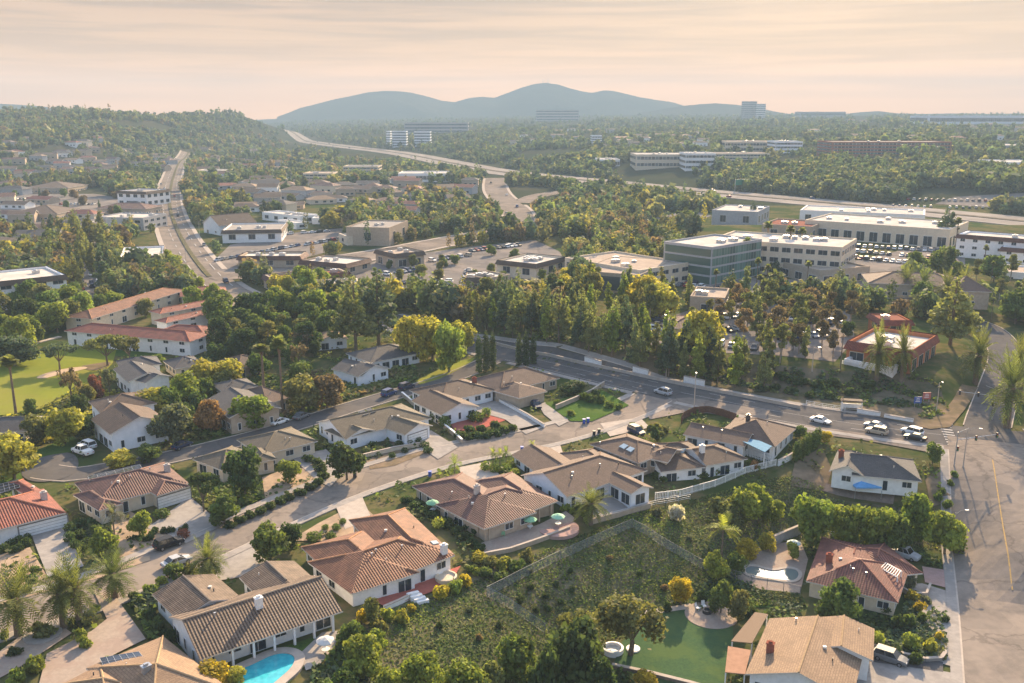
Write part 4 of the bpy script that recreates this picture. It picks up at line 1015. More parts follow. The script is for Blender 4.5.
DRV = [
 ('driveway', [(30, 532), (63, 525), (84, 567), (48, 578)], M_CONC), ('driveway', [(147, 529), (190, 497), (223, 526), (186, 544), (166, 534)], M_CONC),
 ('driveway', [(290, 457), (326, 450), (348, 470), (330, 488), (316, 480)], M_CONC), ('driveway', [(405, 437), (431, 431), (458, 448), (438, 460)], M_CONC),
 ('driveway', [(468, 409), (500, 399), (546, 427), (526, 435), (505, 420), (480, 413)], M_CONC), ('driveway', [(538, 405), (545, 403), (569, 422), (559, 427), (544, 415)], M_CONC),
 ('driveway', [(93, 591), (113, 594), (146, 640), (106, 660), (64, 688), (38, 690), (47, 655), (92, 632), (107, 620)], M_PAVER), ('driveway', [(214, 582), (221, 557), (252, 548), (268, 563), (246, 577)], M_CONC),
 ('driveway', [(458, 468), (489, 462), (503, 480), (470, 490)], M_CONCW), ('driveway', [(533, 450), (560, 445), (566, 462), (540, 466)], M_CONCW), ('driveway', [(600, 424), (640, 418), (650, 428), (610, 437)], M_CONCW),
 ('driveway', [(922, 567), (960, 572), (960, 592), (925, 583)], M_PINKP), ('driveway', [(866, 662), (942, 672), (965, 676), (965, 700), (850, 700)], M_CONC), ('driveway', [(872, 645), (943, 663), (943, 673), (868, 662)], M_ASPHD),
 ('courtyard', [(-10, 660), (24, 634), (58, 624), (72, 634), (48, 650), (20, 668), (-20, 690)], M_PAVER), ('driveway', [(335, 505), (362, 497), (372, 520), (345, 530)], M_CONCW)]
for n_, p_, m_ in DRV: S(n_, p_, m_, .13)
S('cul_de_sac', [(20, 478), (24, 464), (40, 455), (62, 452), (76, 455), (80, 466), (70, 478), (40, 484)], M_ASPHD, .1, smoothc=2)
S('lawn', [(30, 454), (48, 446), (72, 437), (86, 444), (74, 452), (48, 456), (30, 462)], M_LAWN, .1); S('lawn', [(0, 478), (18, 466), (24, 482), (0, 490)], M_LAWN, .1)
S('lawn', [(545, 404), (580, 394.5), (603, 391), (629, 406), (592, 422), (571, 422)], M_LAWN, .14); S('lawn', [(415, 381), (455, 362), (475, 358), (470, 364), (440, 379), (420, 385)], M_GOLF, .1)
S('lawn', [(236, 668), (270, 652), (318, 637), (323, 652), (300, 672), (280, 695), (230, 700)], M_LAWN, .14, excl=False)
S('garden_bed', [(451, 425), (475, 415), (500, 412), (507, 420), (480, 430), (455, 431)], M_REDP, .1); S('gravel_yard', [(362, 452), (400, 440), (424, 444), (430, 452), (395, 466), (370, 470)], M_DIRT, .1, excl=False)
S('gravel_yard', [(290, 541), (318, 524), (345, 510), (362, 505), (378, 520), (365, 545), (330, 542)], M_DG, .1, excl=False); S('gravel_yard', [(262, 478), (290, 468), (320, 470), (322, 484), (285, 500), (266, 505)], M_DG, .1, excl=False)
S('gravel_yard', [(108, 527), (130, 512), (146, 520), (168, 536), (150, 552), (112, 560)], M_DG, .1, excl=False); S('gravel_yard', [(-10, 558), (30, 548), (48, 578), (0, 596), (-20, 600)], M_DG, .1, excl=False)
S('gravel_yard', [(-20, 598), (46, 580), (95, 572), (150, 556), (150, 561), (95, 580), (40, 594), (-20, 612)], M_DG, .08, excl=False)
S('terrace', [(371, 600), (415, 586), (444, 573), (461, 567), (453, 580), (430, 594), (386, 609)], M_REDP, .2); S('patio', [(478, 545), (500, 538), (540, 525), (566, 512), (576, 520), (560, 533), (520, 545), (486, 556)], M_PAVER, .15)
S('patio', [(590, 515), (612, 490), (640, 500), (652, 505), (625, 512), (600, 520)], M_CONC, .15); S('patio', [(300, 655), (322, 634), (340, 632), (335, 648), (318, 668), (306, 672)], M_CONC, .17)
S('pool_deck', [(734, 562), (762, 546), (800, 541), (808, 560), (800, 594), (760, 590), (738, 580)], M_PAVER, .15); S('artificial_lawn', [(657, 614), (687, 610), (733, 621), (733, 660), (722, 690), (650, 690), (614, 664), (622, 643)], M_TURF, .14)
S('garden_path', [(640, 612), (690, 604.5), (695, 609), (657, 614.5), (640, 617)], M_CONCW, .18); S('lawn', [(735, 572), (800, 592), (808, 608), (760, 608), (700, 604), (690, 590)], M_LAWN, .1, excl=False)
S('patio', [(826, 484), (895, 494), (893, 505), (824, 492)], surf('brown_paving', (.27, .21, .17), (.2, .16, .13), 1.2), .15); S('bare_yard', [(795, 462), (822, 448), (832, 470), (826, 492), (790, 486)], M_DIRT, .1, excl=False); S('bare_yard', [(925, 480), (948, 462), (955, 500), (930, 508)], M_DIRT, .1, excl=False)
S('gravel_yard', [(905, 585), (922, 584), (955, 594), (955, 668), (940, 664), (925, 640), (915, 610)], M_CONC, .1, excl=False); S('front_garden', [(850, 612), (905, 590), (925, 625), (940, 655), (905, 660), (860, 645)], M_IVY, .11, excl=False)
S('forecourt', [(800, 425), (850, 432), (905, 440), (960, 448), (955, 470), (925, 452), (860, 440), (795, 432)], M_ASPH, .1); S('forecourt', [(640, 402), (690, 398), (770, 411), (765, 420), (690, 412), (650, 420)], M_ASPH, .1)
S('planted_bank', [(700, 358), (850, 372), (905, 374), (940, 385), (955, 418), (930, 427), (860, 412), (790, 402), (720, 388), (640, 370), (560, 350), (520, 335), (570, 338)], surf('scrubby_bank', (.15, .12, .08), (.07, .075, .04), .3, c3=(.2, .16, .11), scale2=.08), .1, 3, excl=False)
S('bare_bank', [(858, 400), (880, 398), (915, 408), (945, 410), (962, 385), (978, 388), (965, 410), (950, 428), (930, 430), (860, 413)], M_DIRT, .16, 3, excl=False)
S('parking_lot', [(345, 268), (400, 256), (470, 247), (535, 240), (560, 252), (575, 275), (540, 302), (470, 312), (400, 306), (372, 290)], M_LOT, .1)
S('parking_lot', [(650, 345), (655, 322), (720, 300), (780, 305), (850, 312), (855, 340), (835, 362), (780, 356), (700, 352)], M_LOT, .1)
S('parking_lot', [(640, 268), (700, 275), (840, 282), (850, 262), (930, 244), (965, 250), (965, 268), (900, 282), (860, 296), (720, 292), (640, 282)], M_LOT, .1)
S('parking_lot', [(70, 298), (76, 250), (90, 232), (108, 236), (104, 262), (108, 290), (98, 305)], M_LOT, .1); S('parking_lot', [(-60, 205), (20, 194), (95, 194), (150, 202), (150, 226), (60, 230), (-60, 232)], M_LOT, .12)
S('parking_lot', [(210, 265), (230, 245), (300, 232), (345, 228), (335, 250), (280, 265), (222, 272)], M_LOT, .1); S('parking_lot', [(935, 204), (955, 197), (1024, 193), (1100, 193), (1100, 206), (1000, 208)], M_LOT, .12)
S('parking_lot', [(640, 222), (690, 210), (712, 216), (660, 232)], M_LOT, .12)
for pts in ([(-40, 215), (160, 205)], [(-40, 260), (110, 250)]):
    ribbon('service_road', resample([P(*p)[:2] for p in pts], 9), -5, 5, -.3, .3, M_LOT, None, False)
EXCL.append(clean([P(*p)[:2] for p in [(222, 700), (232, 668), (262, 652), (294, 647), (305, 660), (280, 700)]]))
# banks of low growth that nobody could count
def growth(name, px, n, size, cols, label, cat='ground cover', rise=.25, thr=None):
    poly = [P(a, b)[:2] for a, b in px]; A = np.array(poly); rng = RNG; m = n * 4
    X = rng.uniform(A[:, 0].min(), A[:, 0].max(), m); Y = rng.uniform(A[:, 1].min(), A[:, 1].max(), m)
    k = sdist(poly, X, Y) > 0
    for E in EXCL:
        if len(E) > 200: continue
        e = np.array(E)
        if e[:, 0].max() < A[:, 0].min() or e[:, 0].min() > A[:, 0].max() or e[:, 1].max() < A[:, 1].min() or e[:, 1].min() > A[:, 1].max(): continue
        k &= sdist(E, X, Y) < -.3
    for pln, hw in ROADS[:5]: k &= sdist([(q.x, q.y) for q in pln], X, Y, False) > hw + 2.0
    if thr is not None:
        from mathutils import noise as mn
        nz = np.array([mn.noise(Vector((x / 5, y / 5, 3))) for x, y in zip(X, Y)]); k &= nz > thr
    X, Y = X[k][:n], Y[k][:n]; n = len(X)
    if n == 0: return
    cl = rng.integers(0, 9, n)
    Z = TA(X, Y) + rng.random(n) ** 2 * rise + .1
    me = quads_mesh(name, np.stack([X, Y, Z], 1), np.stack([rng.normal(size=n) * .6, rng.normal(size=n) * .6, np.ones(n)], 1), size * (.6 + .8 * rng.random(n)), rng.random(n), M_LEAFV)
    c = np.array([GREENS[q] for q in cols]); idx = (np.floor((np.sin(X / 3.1) + np.cos(Y / 2.7) + rng.normal(size=n) * .5 + 3) * len(cols) / 6)).clip(0, len(cols) - 1).astype(int)
    cc = np.concatenate([c[idx], np.ones((n, 1))], 1); a = me.attributes.new('Col', 'FLOAT_COLOR', 'FACE'); a.data.foreach_set('color', cc.astype(np.float32).ravel())
    tag(mobj(name, me), label, cat, kind='stuff')
# ------------------------------------------------------------ houses of the near streets
G = Wing
house('red clay tile house at left edge with white wide garage', [G((-42, 540), (66, 512.5), 13.5), G((28, 497), (45, 492), 9, 'bc', 'gh')], 'white', 'redtile', garage=[(0, 0, .8, 1.5)], chimneys=[((42, 487), M_CHIM)], panels=[[(-12, 488), (18, 480), (20, 488), (-10, 497)]], vents=[(46, 495)])
house('brown tile ranch house with garage and two front hips above the dark parked car', [G((95, 506), (189, 483), 13), G((99, 511), (123, 503.5), 10, 'bc', 'hh', dz=.02), G((157, 496), (190, 486), 11, 'bc', 'hh', dz=.01)], 'cream', 'mauvetile', garage=[(2, 0, .55, 1.25)], panels=[[(88, 477), (140, 465), (142, 469), (90, 482)]], vents=[(150, 470), (130, 478)], chimneys=[((158, 462), M_CHIM)])
house('long striped tile house beside the kidney pool with shaded back porch', [G((200, 660), (343, 611), 12.5, 'ab', 'gg', ohf=1.9, pitch=.4), G((152, 594), (178, 621), 9, 'ab', 'gg', pitch=.3, dz=-.02), G((239, 577), (264, 603), 8.5, 'ab', 'gg', pitch=.3, dz=-.03)], 'white', 'striped', chimneys=[((259, 607), M_WHITE)], posts=[(0, 7)], vents=[(215, 616)], extrawin=())
house('tan tile house at bottom left with rooftop solar panels', [G((163, 636), (86, 668), 17, 'ab', 'hh', pitch=.24), G((100, 664), (62, 684), 9, 'ab', 'hh', dz=-.02, pitch=.24)], 'cream', 'flattan', panels=[[(100, 659), (139, 652.6), (148.5, 665), (105.5, 672)]], skylights=[[(128, 682), (142, 678), (146, 684), (132, 688)]], vents=[(159, 668), (166, 673)], chimneys=[((147, 676), M_METAL)])
house('orange tile U-shaped house above the red brick terrace', [G((351, 594), (455, 555), 12.5, 'ab', 'hh', pitch=.36), G((301, 547), (351, 594), 11, 'ab', 'hh', dz=-.02, pitch=.36), G((455, 555), (405, 508), 10, 'ab', 'hh', dz=.02, pitch=.36)], 'white', 'orangetile', chimneys=[((444, 553), M_WHITE)], vents=[(372, 556), (376, 552), (402, 548)], skylights=[[(430, 542), (436, 541), (439, 544), (433, 545)]])
house('mauve tile hip house with green umbrellas on its patio', [G((484, 529), (558, 501), 13, 'ab', 'hh', ohf=2.2), G((412, 486), (484, 529), 11, 'ab', 'hh', dz=-.02), G((558, 501), (512, 472), 9.5, 'ab', 'hh', dz=.02)], 'tan', 'mauvetile', chimneys=[((477, 493), M_CHIM)], posts=[(0, 6)], vents=[(452, 494), (505, 496)])
house('white house with brown roof and arched gable window beside the slope', [G((567, 497), (648, 470), 13, 'ab', 'gh', pitch=.38), G((631, 494), (653.5, 487.5), 13, 'bc', 'gh', dz=.02), G((511, 454), (540, 474), 9, 'ab', 'gg', dz=-.2), G((560, 452), (578, 465), 8, 'ab', 'hg', dz=-.25)], 'bluewhite', 'umber', vents=[(572, 478), (600, 466)])
house('brown roofed house with two square skylights above the long white fence', [G((590, 444), (638, 463), 10.5, 'ab', 'hh'), G((640, 456), (668, 462), 8, 'ab', 'hg', dz=-.1)], 'tan', 'umber', skylights=[[(619, 447), (624, 444), (628.5, 446), (624, 449.5)], [(626, 450), (630.5, 447), (635, 449), (631, 452.5)]], vents=[(600, 444)])
house('low brown house with white walls behind the long fence', [G((706, 466), (748, 459), 10, 'ab', 'gh', dz=.05), G((661, 472), (706, 467), 9.5, 'ab', 'gh'), G((655, 457), (704, 454), 8, 'ab', 'hh', dz=-.1)], 'white', 'brownsh', chimneys=[((702, 452), M_WHITE)], skylights=[[(668, 450), (686, 449), (684, 453), (670, 454)]])
house('brown pyramid roofed house with blue patio cover by the main road', [G((775, 447), (797, 428), 13, 'ab', 'hh', pitch=.42), G((683, 434), (745, 446), 8.5, 'ab', 'gg', dz=-.1), G((726, 427), (752, 431), 8, 'ab', 'hh', dz=-.2)], 'white', 'umber', vents=[(703, 429), (722, 432)], chimneys=[((748, 421), M_DARK)])
house('grey roofed white house behind the blue canopy tent', [G((852, 475), (922, 481.5), 11.5, 'ab', 'gh', pitch=.4), G((829, 471), (864, 476.5), 12, 'bc', 'gh', dz=.05, pitch=.5)], 'white', 'greysh', chimneys=[((841, 457), M_BRICK)])
house('red tile hip house beside the small walled pool', [G((806, 581), (898, 603), 13.5, 'ab', 'hh', pitch=.36), G((872, 578), (923, 573), 11, 'ab', 'hh', dz=-.02, pitch=.36), G((822, 537), (806, 581), 12, 'ab', 'hh', dz=.02, pitch=.3)], 'cream', 'rosetile', chimneys=[((829, 562), M_BRICK)], panels=[], vents=[(853, 571), (866, 575)])
house('tan roofed two-level house with brick chimney at the bottom edge', [G((745, 674), (852, 702), 15.5, 'bc', 'gg', pitch=.33, h=3.2), G((808, 651), (873, 664), 8.5, 'bc', 'gg', pitch=.3, h=3.2, dz=.5)], 'white', 'flattan', chimneys=[((770, 652), M_BRICK)], vents=[(796, 621)])
house('olive brown ranch house with double garage behind the gravel yard', [G((344, 438), (432, 418), 13, 'ab', 'gh'), G((346, 439), (377, 430), 8, 'bc', 'gh', dz=-.05), G((405, 435), (433, 425.5), 12, 'bc', 'gh', dz=.03)], 'bluewhite', 'olivesh', garage=[(2, 0, .5, 1.1)], panels=[[(358, 412), (364, 410.5), (369, 414), (363, 416)], [(366, 410), (371, 409), (376, 412), (371, 413.5)]], vents=[(392, 418)])
house('long low brown roofed house behind the tall dark tree', [G((262, 455), (318, 441), 11.5, 'ab', 'hh'), G((222, 470), (262, 456), 9.5, 'ab', 'hh', dz=-.03), G((255, 463), (277, 459), 8, 'bc', 'hh', dz=.02)], 'cream', 'olivesh', vents=[(290, 440)])
house('brown two-wing house with red front garden', [G((440, 403), (496, 390), 13, 'ab', 'hh'), G((411, 400.5), (441, 415), 10.5, 'ab', 'gg', dz=-.02)], 'bluewhite', 'brownsh', chimneys=[((450, 380), M_BRICK)], ridgecap=None)
house('brown hip house with garage next to the green corner lawn', [G((500, 392), (560, 378), 13, 'ab', 'hh', pitch=.4), G((519, 398), (546, 389.5), 9, 'bc', 'hh', dz=-.05), G((488, 387), (519, 398), 9, 'ab', 'hh', dz=-.1)], 'tan', 'umber', garage=[(1, 0, .5, 1.0)], vents=[(512, 378), (504, 384)])
house('white two-wing house with dark roof left of the tall poplars', [G((331, 369), (362, 375.5), 10, 'ab', 'gg'), G((358, 376.5), (391, 368.5), 10, 'bc', 'gh', dz=.03), G((370, 363), (422, 353), 13, 'ab', 'hh', dz=.05)], 'bluewhite', 'greysh')
house('pale blue gabled house with parked white cars on its drive', [G((90, 419), (110, 434.5), 12.5, 'ab', 'gg', pitch=.4, h=4.2), G((88, 401), (101, 413), 12, 'ab', 'hh', h=4.2, dz=-.1)], 'bluewhite', 'brownsh', storeys=1)
house('charcoal roofed white house near the golf course trees', [G((113, 369), (128, 382), 9, 'ab', 'gg', h=4.4), G((145, 383), (172, 376), 8, 'bc', 'gh', h=4.4), G((120, 369), (162, 364), 9, 'ab', 'hh', h=4.5)], 'white', 'darksh')
house('dark roofed cream house at left edge beside the golf course', [G((-40, 434), (27, 431), 10, 'ab', 'gg')], 'cream', 'greysh')
house('grey roofed house behind the orange autumn tree', [G((205, 400), (229, 418), 12, 'ab', 'gg', h=4.0), G((222, 392), (258, 386), 8, 'ab', 'hh', h=3.6)], 'tan', 'greysh')
house('small dark hip roofed house behind the yellow trees', [G((174, 369), (206, 364), 10, 'ab', 'hh')], 'cream', 'darksh')
house('brown hip roofed house right of the yellow trees', [G((238, 369), (270, 361), 11, 'ab', 'hh')], 'tan', 'brownsh')
house('brown roofed house behind the olive and orange-brown trees', [G((267, 404), (292, 397), 13, 'ab', 'hh', h=3.4)], 'cream', 'umber')
house('small tan gabled house beside the dark cypress', [G((316, 342), (349, 339), 10, 'bc', 'gh'), G((312, 333), (338, 329), 7, 'ab', 'hh')], 'bluewhite', 'flattan')
# flat covers and canopies belonging to houses
def canopy(name, label, cat, quad, h, mat, post=M_WHITE, th=.12, slats=0, zb=None, drop=0):
    z0 = T(*P(*quad[0])[:2]) if zb is None else zb
    pts = [Vector((*PZ(*p, z0 + h - (drop if i >= 2 else 0)), h - (drop if i >= 2 else 0))) for i, p in enumerate(quad)]
    c = sum((p.xy for p in pts), Vector((0, 0))) / 4; root = empty(name, (c.x, c.y, z0)); tag(root, label, cat)
    q = [Vector((p.x - c.x, p.y - c.y, p.z)) for p in pts]
    if (q[1] - q[0]).cross(q[2] - q[1]).z < 0: q = q[::-1]
    m = MB(); d = Vector((0, 0, -th))
    if slats:
        for i in range(slats):
            t = (i + .5) / slats; m.tube(q[0].lerp(q[3], t), q[1].lerp(q[2], t), .07, n=4)
        for a, b in ((q[0], q[3]), (q[1], q[2])): m.tube(a + d, b + d, .1, n=4)
    else:
        m.face(q); m.face([p + d for p in reversed(q)])
        for i in range(4): j = (i + 1) % 4; m.face([q[i] + d, q[j] + d, q[j], q[i]])
    m.obj('cover', mat, root)
    for p in q: k = MB(); k.box((p.x * .94, p.y * .94, -.3), (.16, .16, p.z + .2)); k.obj('post', post, root)
    return root
canopy('patio_cover', 'pale blue patio cover against the pyramid roofed house', 'patio cover', [(742, 441), (749, 436), (772, 446), (765, 452)], 2.7, plain('blue_cover', (.16, .3, .42), .95, 0, .05))
canopy('patio_cover', 'tan flat patio cover on the left side of the bottom house', 'patio cover', [(731, 641), (755, 612), (768, 614), (752, 643)], 3.0, ROOFS['flattan'])
canopy('patio_cover', 'small brown patio cover below the planted gap at bottom house', 'patio cover', [(725, 672), (728, 646), (751, 650), (745, 674)], 3.0, surf('reddish_cover', (.4, .24, .16), (.33, .2, .13), 1))
canopy('pergola', 'white slatted pergola on the right of the red tile hip house', 'pergola', [(880, 567), (885, 562), (902, 571), (898, 577)], 3.9, M_WHITE, slats=8, zb=-6.8)
# the low commercial roofs around the near blocks
block('restaurant with white flat roof and orange tile walls above the bank', (847, 345), (912, 355), 22, 6.5, 'orange', 'whiteflat', 1, 'restaurant', 'restaurant', 'band', 5, 2, 1.0, mansard='redtile')
block('small orange block behind the white roofed restaurant', (882, 322), (912, 322), 10, 5, 'orange', 'rustflat', 1, 'restaurant', 'restaurant', 'band', 6, 1, .3, mansard='redtile')
root_terr, _, _ = block('white walled dining terrace below the restaurant', (844, 362), (893, 371), 7, 1.6, 'white', 'tanflat', 1, 'terrace_wall', 'terrace', 'win', 50, 0, .9)
# ------------------------------------------------------------ condominiums, offices and shops
house('long red tile condominium block beside the golf fairway', [G((64, 331), (190, 342), 11, 'ab', 'hh', h=4.5, pitch=.3), G((150, 334), (206, 337), 12, 'ab', 'hh', h=4.4, pitch=.3)], 'white', 'redtile', 'condominium', 'condominium_building', storeys=2, wdens=5)
house('orange tile condominium wing running up behind the red one', [G((92, 319), (186, 290), 11, 'ab', 'hh', h=4.5, pitch=.28)], 'cream', 'orangetile', 'condominium', 'condominium_building', storeys=2, wdens=6)
house('narrow red roofed condominium wing in the middle of the complex', [G((160, 314), (226, 302), 7, 'ab', 'hh', h=4.3, pitch=.3)], 'cream', 'redtile', 'condominium', 'condominium_building', storeys=2, wdens=6)
house('lower red roofed condominium wing behind palms in the complex', [G((166, 323), (236, 308), 6, 'ab', 'hh', h=4.1, pitch=.3)], 'white', 'redtile', 'condominium', 'condominium_building', storeys=2, wdens=6)
house('rearmost red tile condominium wing of the complex', [G((180, 297), (228, 294), 14, 'ab', 'hh', h=4.3, pitch=.3)], 'cream', 'redtile', 'condominium', 'condominium_building', storeys=2, wdens=6)
block('three-storey white office with brown mansard at left edge', (-60, 290), (66, 277), 26, 9.5, 'white', 'whiteflat', 3, mansard='brownsh', dens=5, units=6)
block('two-storey white office with brown mansard left of the wide road', (120, 259), (163, 257), 32, 7, 'white', 'whiteflat', 2, mansard='brownsh', dens=5)
block('pale grey flat roofed office with a row of windows near the wide road', (97, 218), (143, 219), 26, 7, 'grey', 'whiteflat', 2, dens=6)
block('white two-storey clinic with brown hipped tower behind grey office', (117, 192), (146, 193), 26, 10, 'white', 'greyflat', 2, mansard='brownsh', dens=6)
house('brown hip roofed shop building on the parking lot at far left', [G((10, 214), (57, 214), 34, 'ab', 'hh', h=4.5, pitch=.25)], 'tan', 'brownsh', 'shop', 'shop_building')
house('long mauve hip roofed shop row left of the clinic', [G((23, 188), (68, 188), 40, 'ab', 'hh', h=4.5, pitch=.22)], 'tan', 'brownsh', 'shop', 'shop_building')
house('small red-brown roofed shop at the far left edge', [G((-12, 184), (16, 185), 26, 'ab', 'hh', h=4.5, pitch=.25)], 'tan', 'mauvetile', 'shop', 'shop_building')
house('long brown roof in front of the white clinic', [G((96, 208), (146, 209), 22, 'ab', 'hh', h=4.2, pitch=.25)], 'tan', 'mauvetile', 'shop', 'shop_building')
block('white low building with grey roof and skylight strip right of the wide road', (222, 232), (281, 231), 34, 6, 'white', 'greyflat', 1, mansard='brownsh', dens=8)
house('white gabled church hall with brown roof beside the wide road', [G((202, 223), (219, 226), 24, 'bc', 'gg', h=5.5, pitch=.5)], 'white', 'brownsh', 'hall', 'church_hall', wdens=9)
block('white roofed clubhouse right of the church hall', (262, 213), (300, 217), 14, 4.5, 'white', 'whiteflat', 1, dens=9)
block('white portable building in a yard below the grove', (312, 219), (330, 219), 12, 3.2, 'white', 'whiteflat', 1, dens=9, units=0)
block('white truck shed beside the portable building', (278, 221), (296, 224), 8, 3.2, 'white', 'whiteflat', 1, dens=9, units=0, name='shed', cat='shed')
block('tan school hall with stepped flat roof in the trees', (346, 228), (389, 229), 34, 9, 'tan', 'greyflat', 1, far=False, dens=12, units=2)
block('pale low roof in front of the tan school hall', (347, 238), (398, 235), 16, 4, 'cream', 'whiteflat', 1, dens=12, units=0)
block('brown and white shop row along the cross street', (238, 258), (300, 258), 14, 4.5, 'tan', 'whiteflat', 1, mansard='mauvetile', dens=8)
block('white ribbed roof store at the left of the parking lot', (300, 262), (346, 266), 18, 4.5, 'tan', 'whiteflat', 1, mansard='mauvetile', dens=8)
block('brown shop with arcade front in the parking lot', (395, 256), (424, 253), 18, 5.5, 'tan', 'tanflat', 1, mansard='brownsh', kind='shop', dens=6)
block('long low brown shop row left of the parking lot', (272, 281), (350, 274), 12, 4.5, 'tan', 'rustflat', 1, mansard='mauvetile', kind='shop', dens=7)
block('white flat roofed store below the brown shop row', (312, 288), (360, 286), 14, 4.5, 'cream', 'whiteflat', 1, dens=8)
block('cream flat roofed store cluster right of the parking lot', (497, 262), (536, 266), 24, 6, 'cream', 'whiteflat', 1, dens=8, units=7, mansard='brownsh')
block('dark roofed shop below the cream store cluster', (465, 280), (490, 280), 14, 4.5, 'tan', 'tanflat', 1, mansard='brownsh', kind='shop', dens=7)
block('white roofed shop beside the dark roofed shop', (487, 280), (510, 276), 12, 4.5, 'tan', 'whiteflat', 1, kind='shop', dens=7, units=4)
block('curved-corner dark glass office wing', (664, 243), (712, 249), 34, 14, 'grey', 'whiteflat', 4, glassy=True, bandmat=bandglass('green_tinted_glass', (.06, .11, .09), (.25, .28, .25), 2.6), units=3, dens=4)
block('long pale office with three rows of windows and rooftop plant', (712, 240), (842, 249), 30, 12.5, 'cream', 'whiteflat', 3, dens=4.6, units=9)
block('white flat roofed warehouse behind the glass office', (712, 211), (758, 213), 40, 9, 'grey', 'whiteflat', 1, dens=10, units=3)
block('rust roofed low store behind the pale office', (762, 225), (812, 228), 30, 7, 'tan', 'rustflat', 1, dens=9)
block('long grey and white shopping store with colonnade', (805, 221), (950, 231), 42, 8.5, 'cream', 'whiteflat', 1, 'store_building', 'store', 'shop', 6, 9)
block('white roofed store behind the colonnade store', (800, 211), (925, 216), 34, 8, 'white', 'whiteflat', 1, 'store_building', 'store', 'band', 9, 6)
block('white three-storey hotel with brown mansard at right edge', (957, 236), (1090, 246), 18, 9.5, 'white', 'whiteflat', 3, 'hotel_building', 'hotel', 'win', 5, 3, mansard='mauvetile')
block('white low hotel wing with brown roof at right edge', (1001, 249), (1090, 256), 16, 6, 'white', 'rustflat', 2, 'hotel_building', 'hotel', 'win', 6, 1, mansard='mauvetile')
block('tan flat roofed office with dark glass corner in the grove', (577, 272), (640, 277), 40, 6.5, 'tan', 'tanflat', 1, kind='band', dens=7, glassy=True, units=1)
block('cream two-storey office with window row right of the grove', (640, 272), (690, 264), 40, 7, 'cream', 'tanflat', 2, dens=5)
house('octagonal red-brown roofed bank building in the parking lot', [G((666, 328), (708, 330), 16, 'ab', 'hh', h=4.6, pitch=.28)], 'cream', 'mauvetile', 'bank', 'bank_building', wdens=5)
block('tan roofed arcade shop beside the bank with brown roof', (690, 298), (725, 300), 18, 5, 'tan', 'tanflat', 1, 'shop_building', 'shop', 'shop', 6, 2)
house('long tan roofed shop row with hipped entrance above the approach road', [G((868, 283), (970, 287), 20, 'ab', 'hh', h=5, pitch=.3), G((955, 291), (992, 292), 18, 'ab', 'hh', h=5.6, pitch=.42)], 'tan', 'umber', 'shop', 'shop_building', wdens=7)
block('white walled shop at right edge beside the hipped entrance', (992, 272), (1060, 277), 20, 6, 'white', 'tanflat', 1, 'shop_building', 'shop', 'band', 8, 2)
block('flat tan roofed shop left of the hipped shop row', (820, 272), (870, 268), 24, 5, 'tan', 'tanflat', 1, 'shop_building', 'shop', 'shop', 7, 3)
# beyond the freeway
F_ = dict(far=True, units=4)
block('white narrow apartment slab left of the blue-white block', (386, 131.5), (390, 131.5), 30, 26, 'bluewhite', 'whiteflat', 6, 'apartment_building', 'apartments', far=True, units=1, ybase=146)
block('blue-white apartment block standing above the freeway, left of the pair', (392, 131.5), (406, 131.5), 30, 26, 'bluewhite', 'whiteflat', 6, 'apartment_building', 'apartments', far=True, units=1, ybase=147)
block('blue-white apartment block standing above the freeway, right of the pair', (414, 132), (430, 132), 30, 22, 'bluewhite', 'whiteflat', 5, 'apartment_building', 'apartments', far=True, units=1, ybase=146)
block('long pale office on the mesa behind the apartment pair', (404, 123), (468, 123), 50, 13, 'grey', 'greyflat', 3, **F_, ybase=133)
block('dark flat office on the skyline below the mountain', (536, 110), (579, 110.5), 60, 20, 'grey', 'greyflat', 4, **F_, ybase=121)
block('tall pale office tower standing on the right of the mountain', (744, 101.5), (757, 102), 30, 46, 'grey', 'greyflat', 9, 'office_tower', 'tower', far=True, units=1, ybase=119)
block('lower attached half of the tall skyline tower', (757.2, 104), (766, 104), 24, 40, 'white', 'greyflat', 8, 'office_tower', 'tower', far=True, units=0, ybase=119)
block('long brick office with window bands on the mesa', (832, 142.5), (952, 143), 50, 17, 'brick', 'tanflat', 4, **F_, ybase=155)
block('pale office with rooftop boxes behind the hedge slope', (636, 155), (700, 157), 50, 13, 'cream', 'whiteflat', 2, **F_, ybase=168)
block('white columned office left of centre on the wooded slope', (686, 154), (716, 154), 40, 15, 'white', 'whiteflat', 3, **F_, ybase=170)
block('long tan low office behind the white columned office', (716, 154), (770, 156), 40, 9, 'cream', 'tanflat', 2, **F_, ybase=160)
block('pale two-storey office high on the mesa', (725, 142), (776, 142), 50, 12, 'cream', 'tanflat', 2, **F_, ybase=152)
block('white box office right of the pale mesa office', (776, 142), (803, 142), 40, 13, 'bluewhite', 'whiteflat', 3, **F_, ybase=153)
block('flat white office left of the hedge slope', (598, 160), (620, 160.5), 40, 8, 'white', 'whiteflat', 1, **F_, ybase=167)
block('long blue-grey warehouse on the right skyline', (928, 116), (1090, 116.5), 90, 16, 'bluewhite', 'greyflat', 1, far=True, units=0, ybase=124)
block('pale hilltop store left of the skyline warehouse', (800, 112), (846, 112), 60, 9, 'grey', 'greyflat', 1, far=True, units=0, ybase=117)
block('white store with green band beside the freeway', (398, 174), (450, 173), 40, 8, 'white', 'whiteflat', 1, 'store_building', 'store', far=True, units=4, ybase=182)
block('pale apartment row with dark windows below the freeway', (343, 167), (378, 166), 34, 13, 'cream', 'greyflat', 3, 'apartment_building', 'apartments', far=True, units=2, ybase=176)
block('cream stepped apartment house left of the apartment row', (303, 174), (332, 174), 34, 12, 'cream', 'tanflat', 3, 'apartment_building', 'apartments', far=True, units=2, ybase=183)
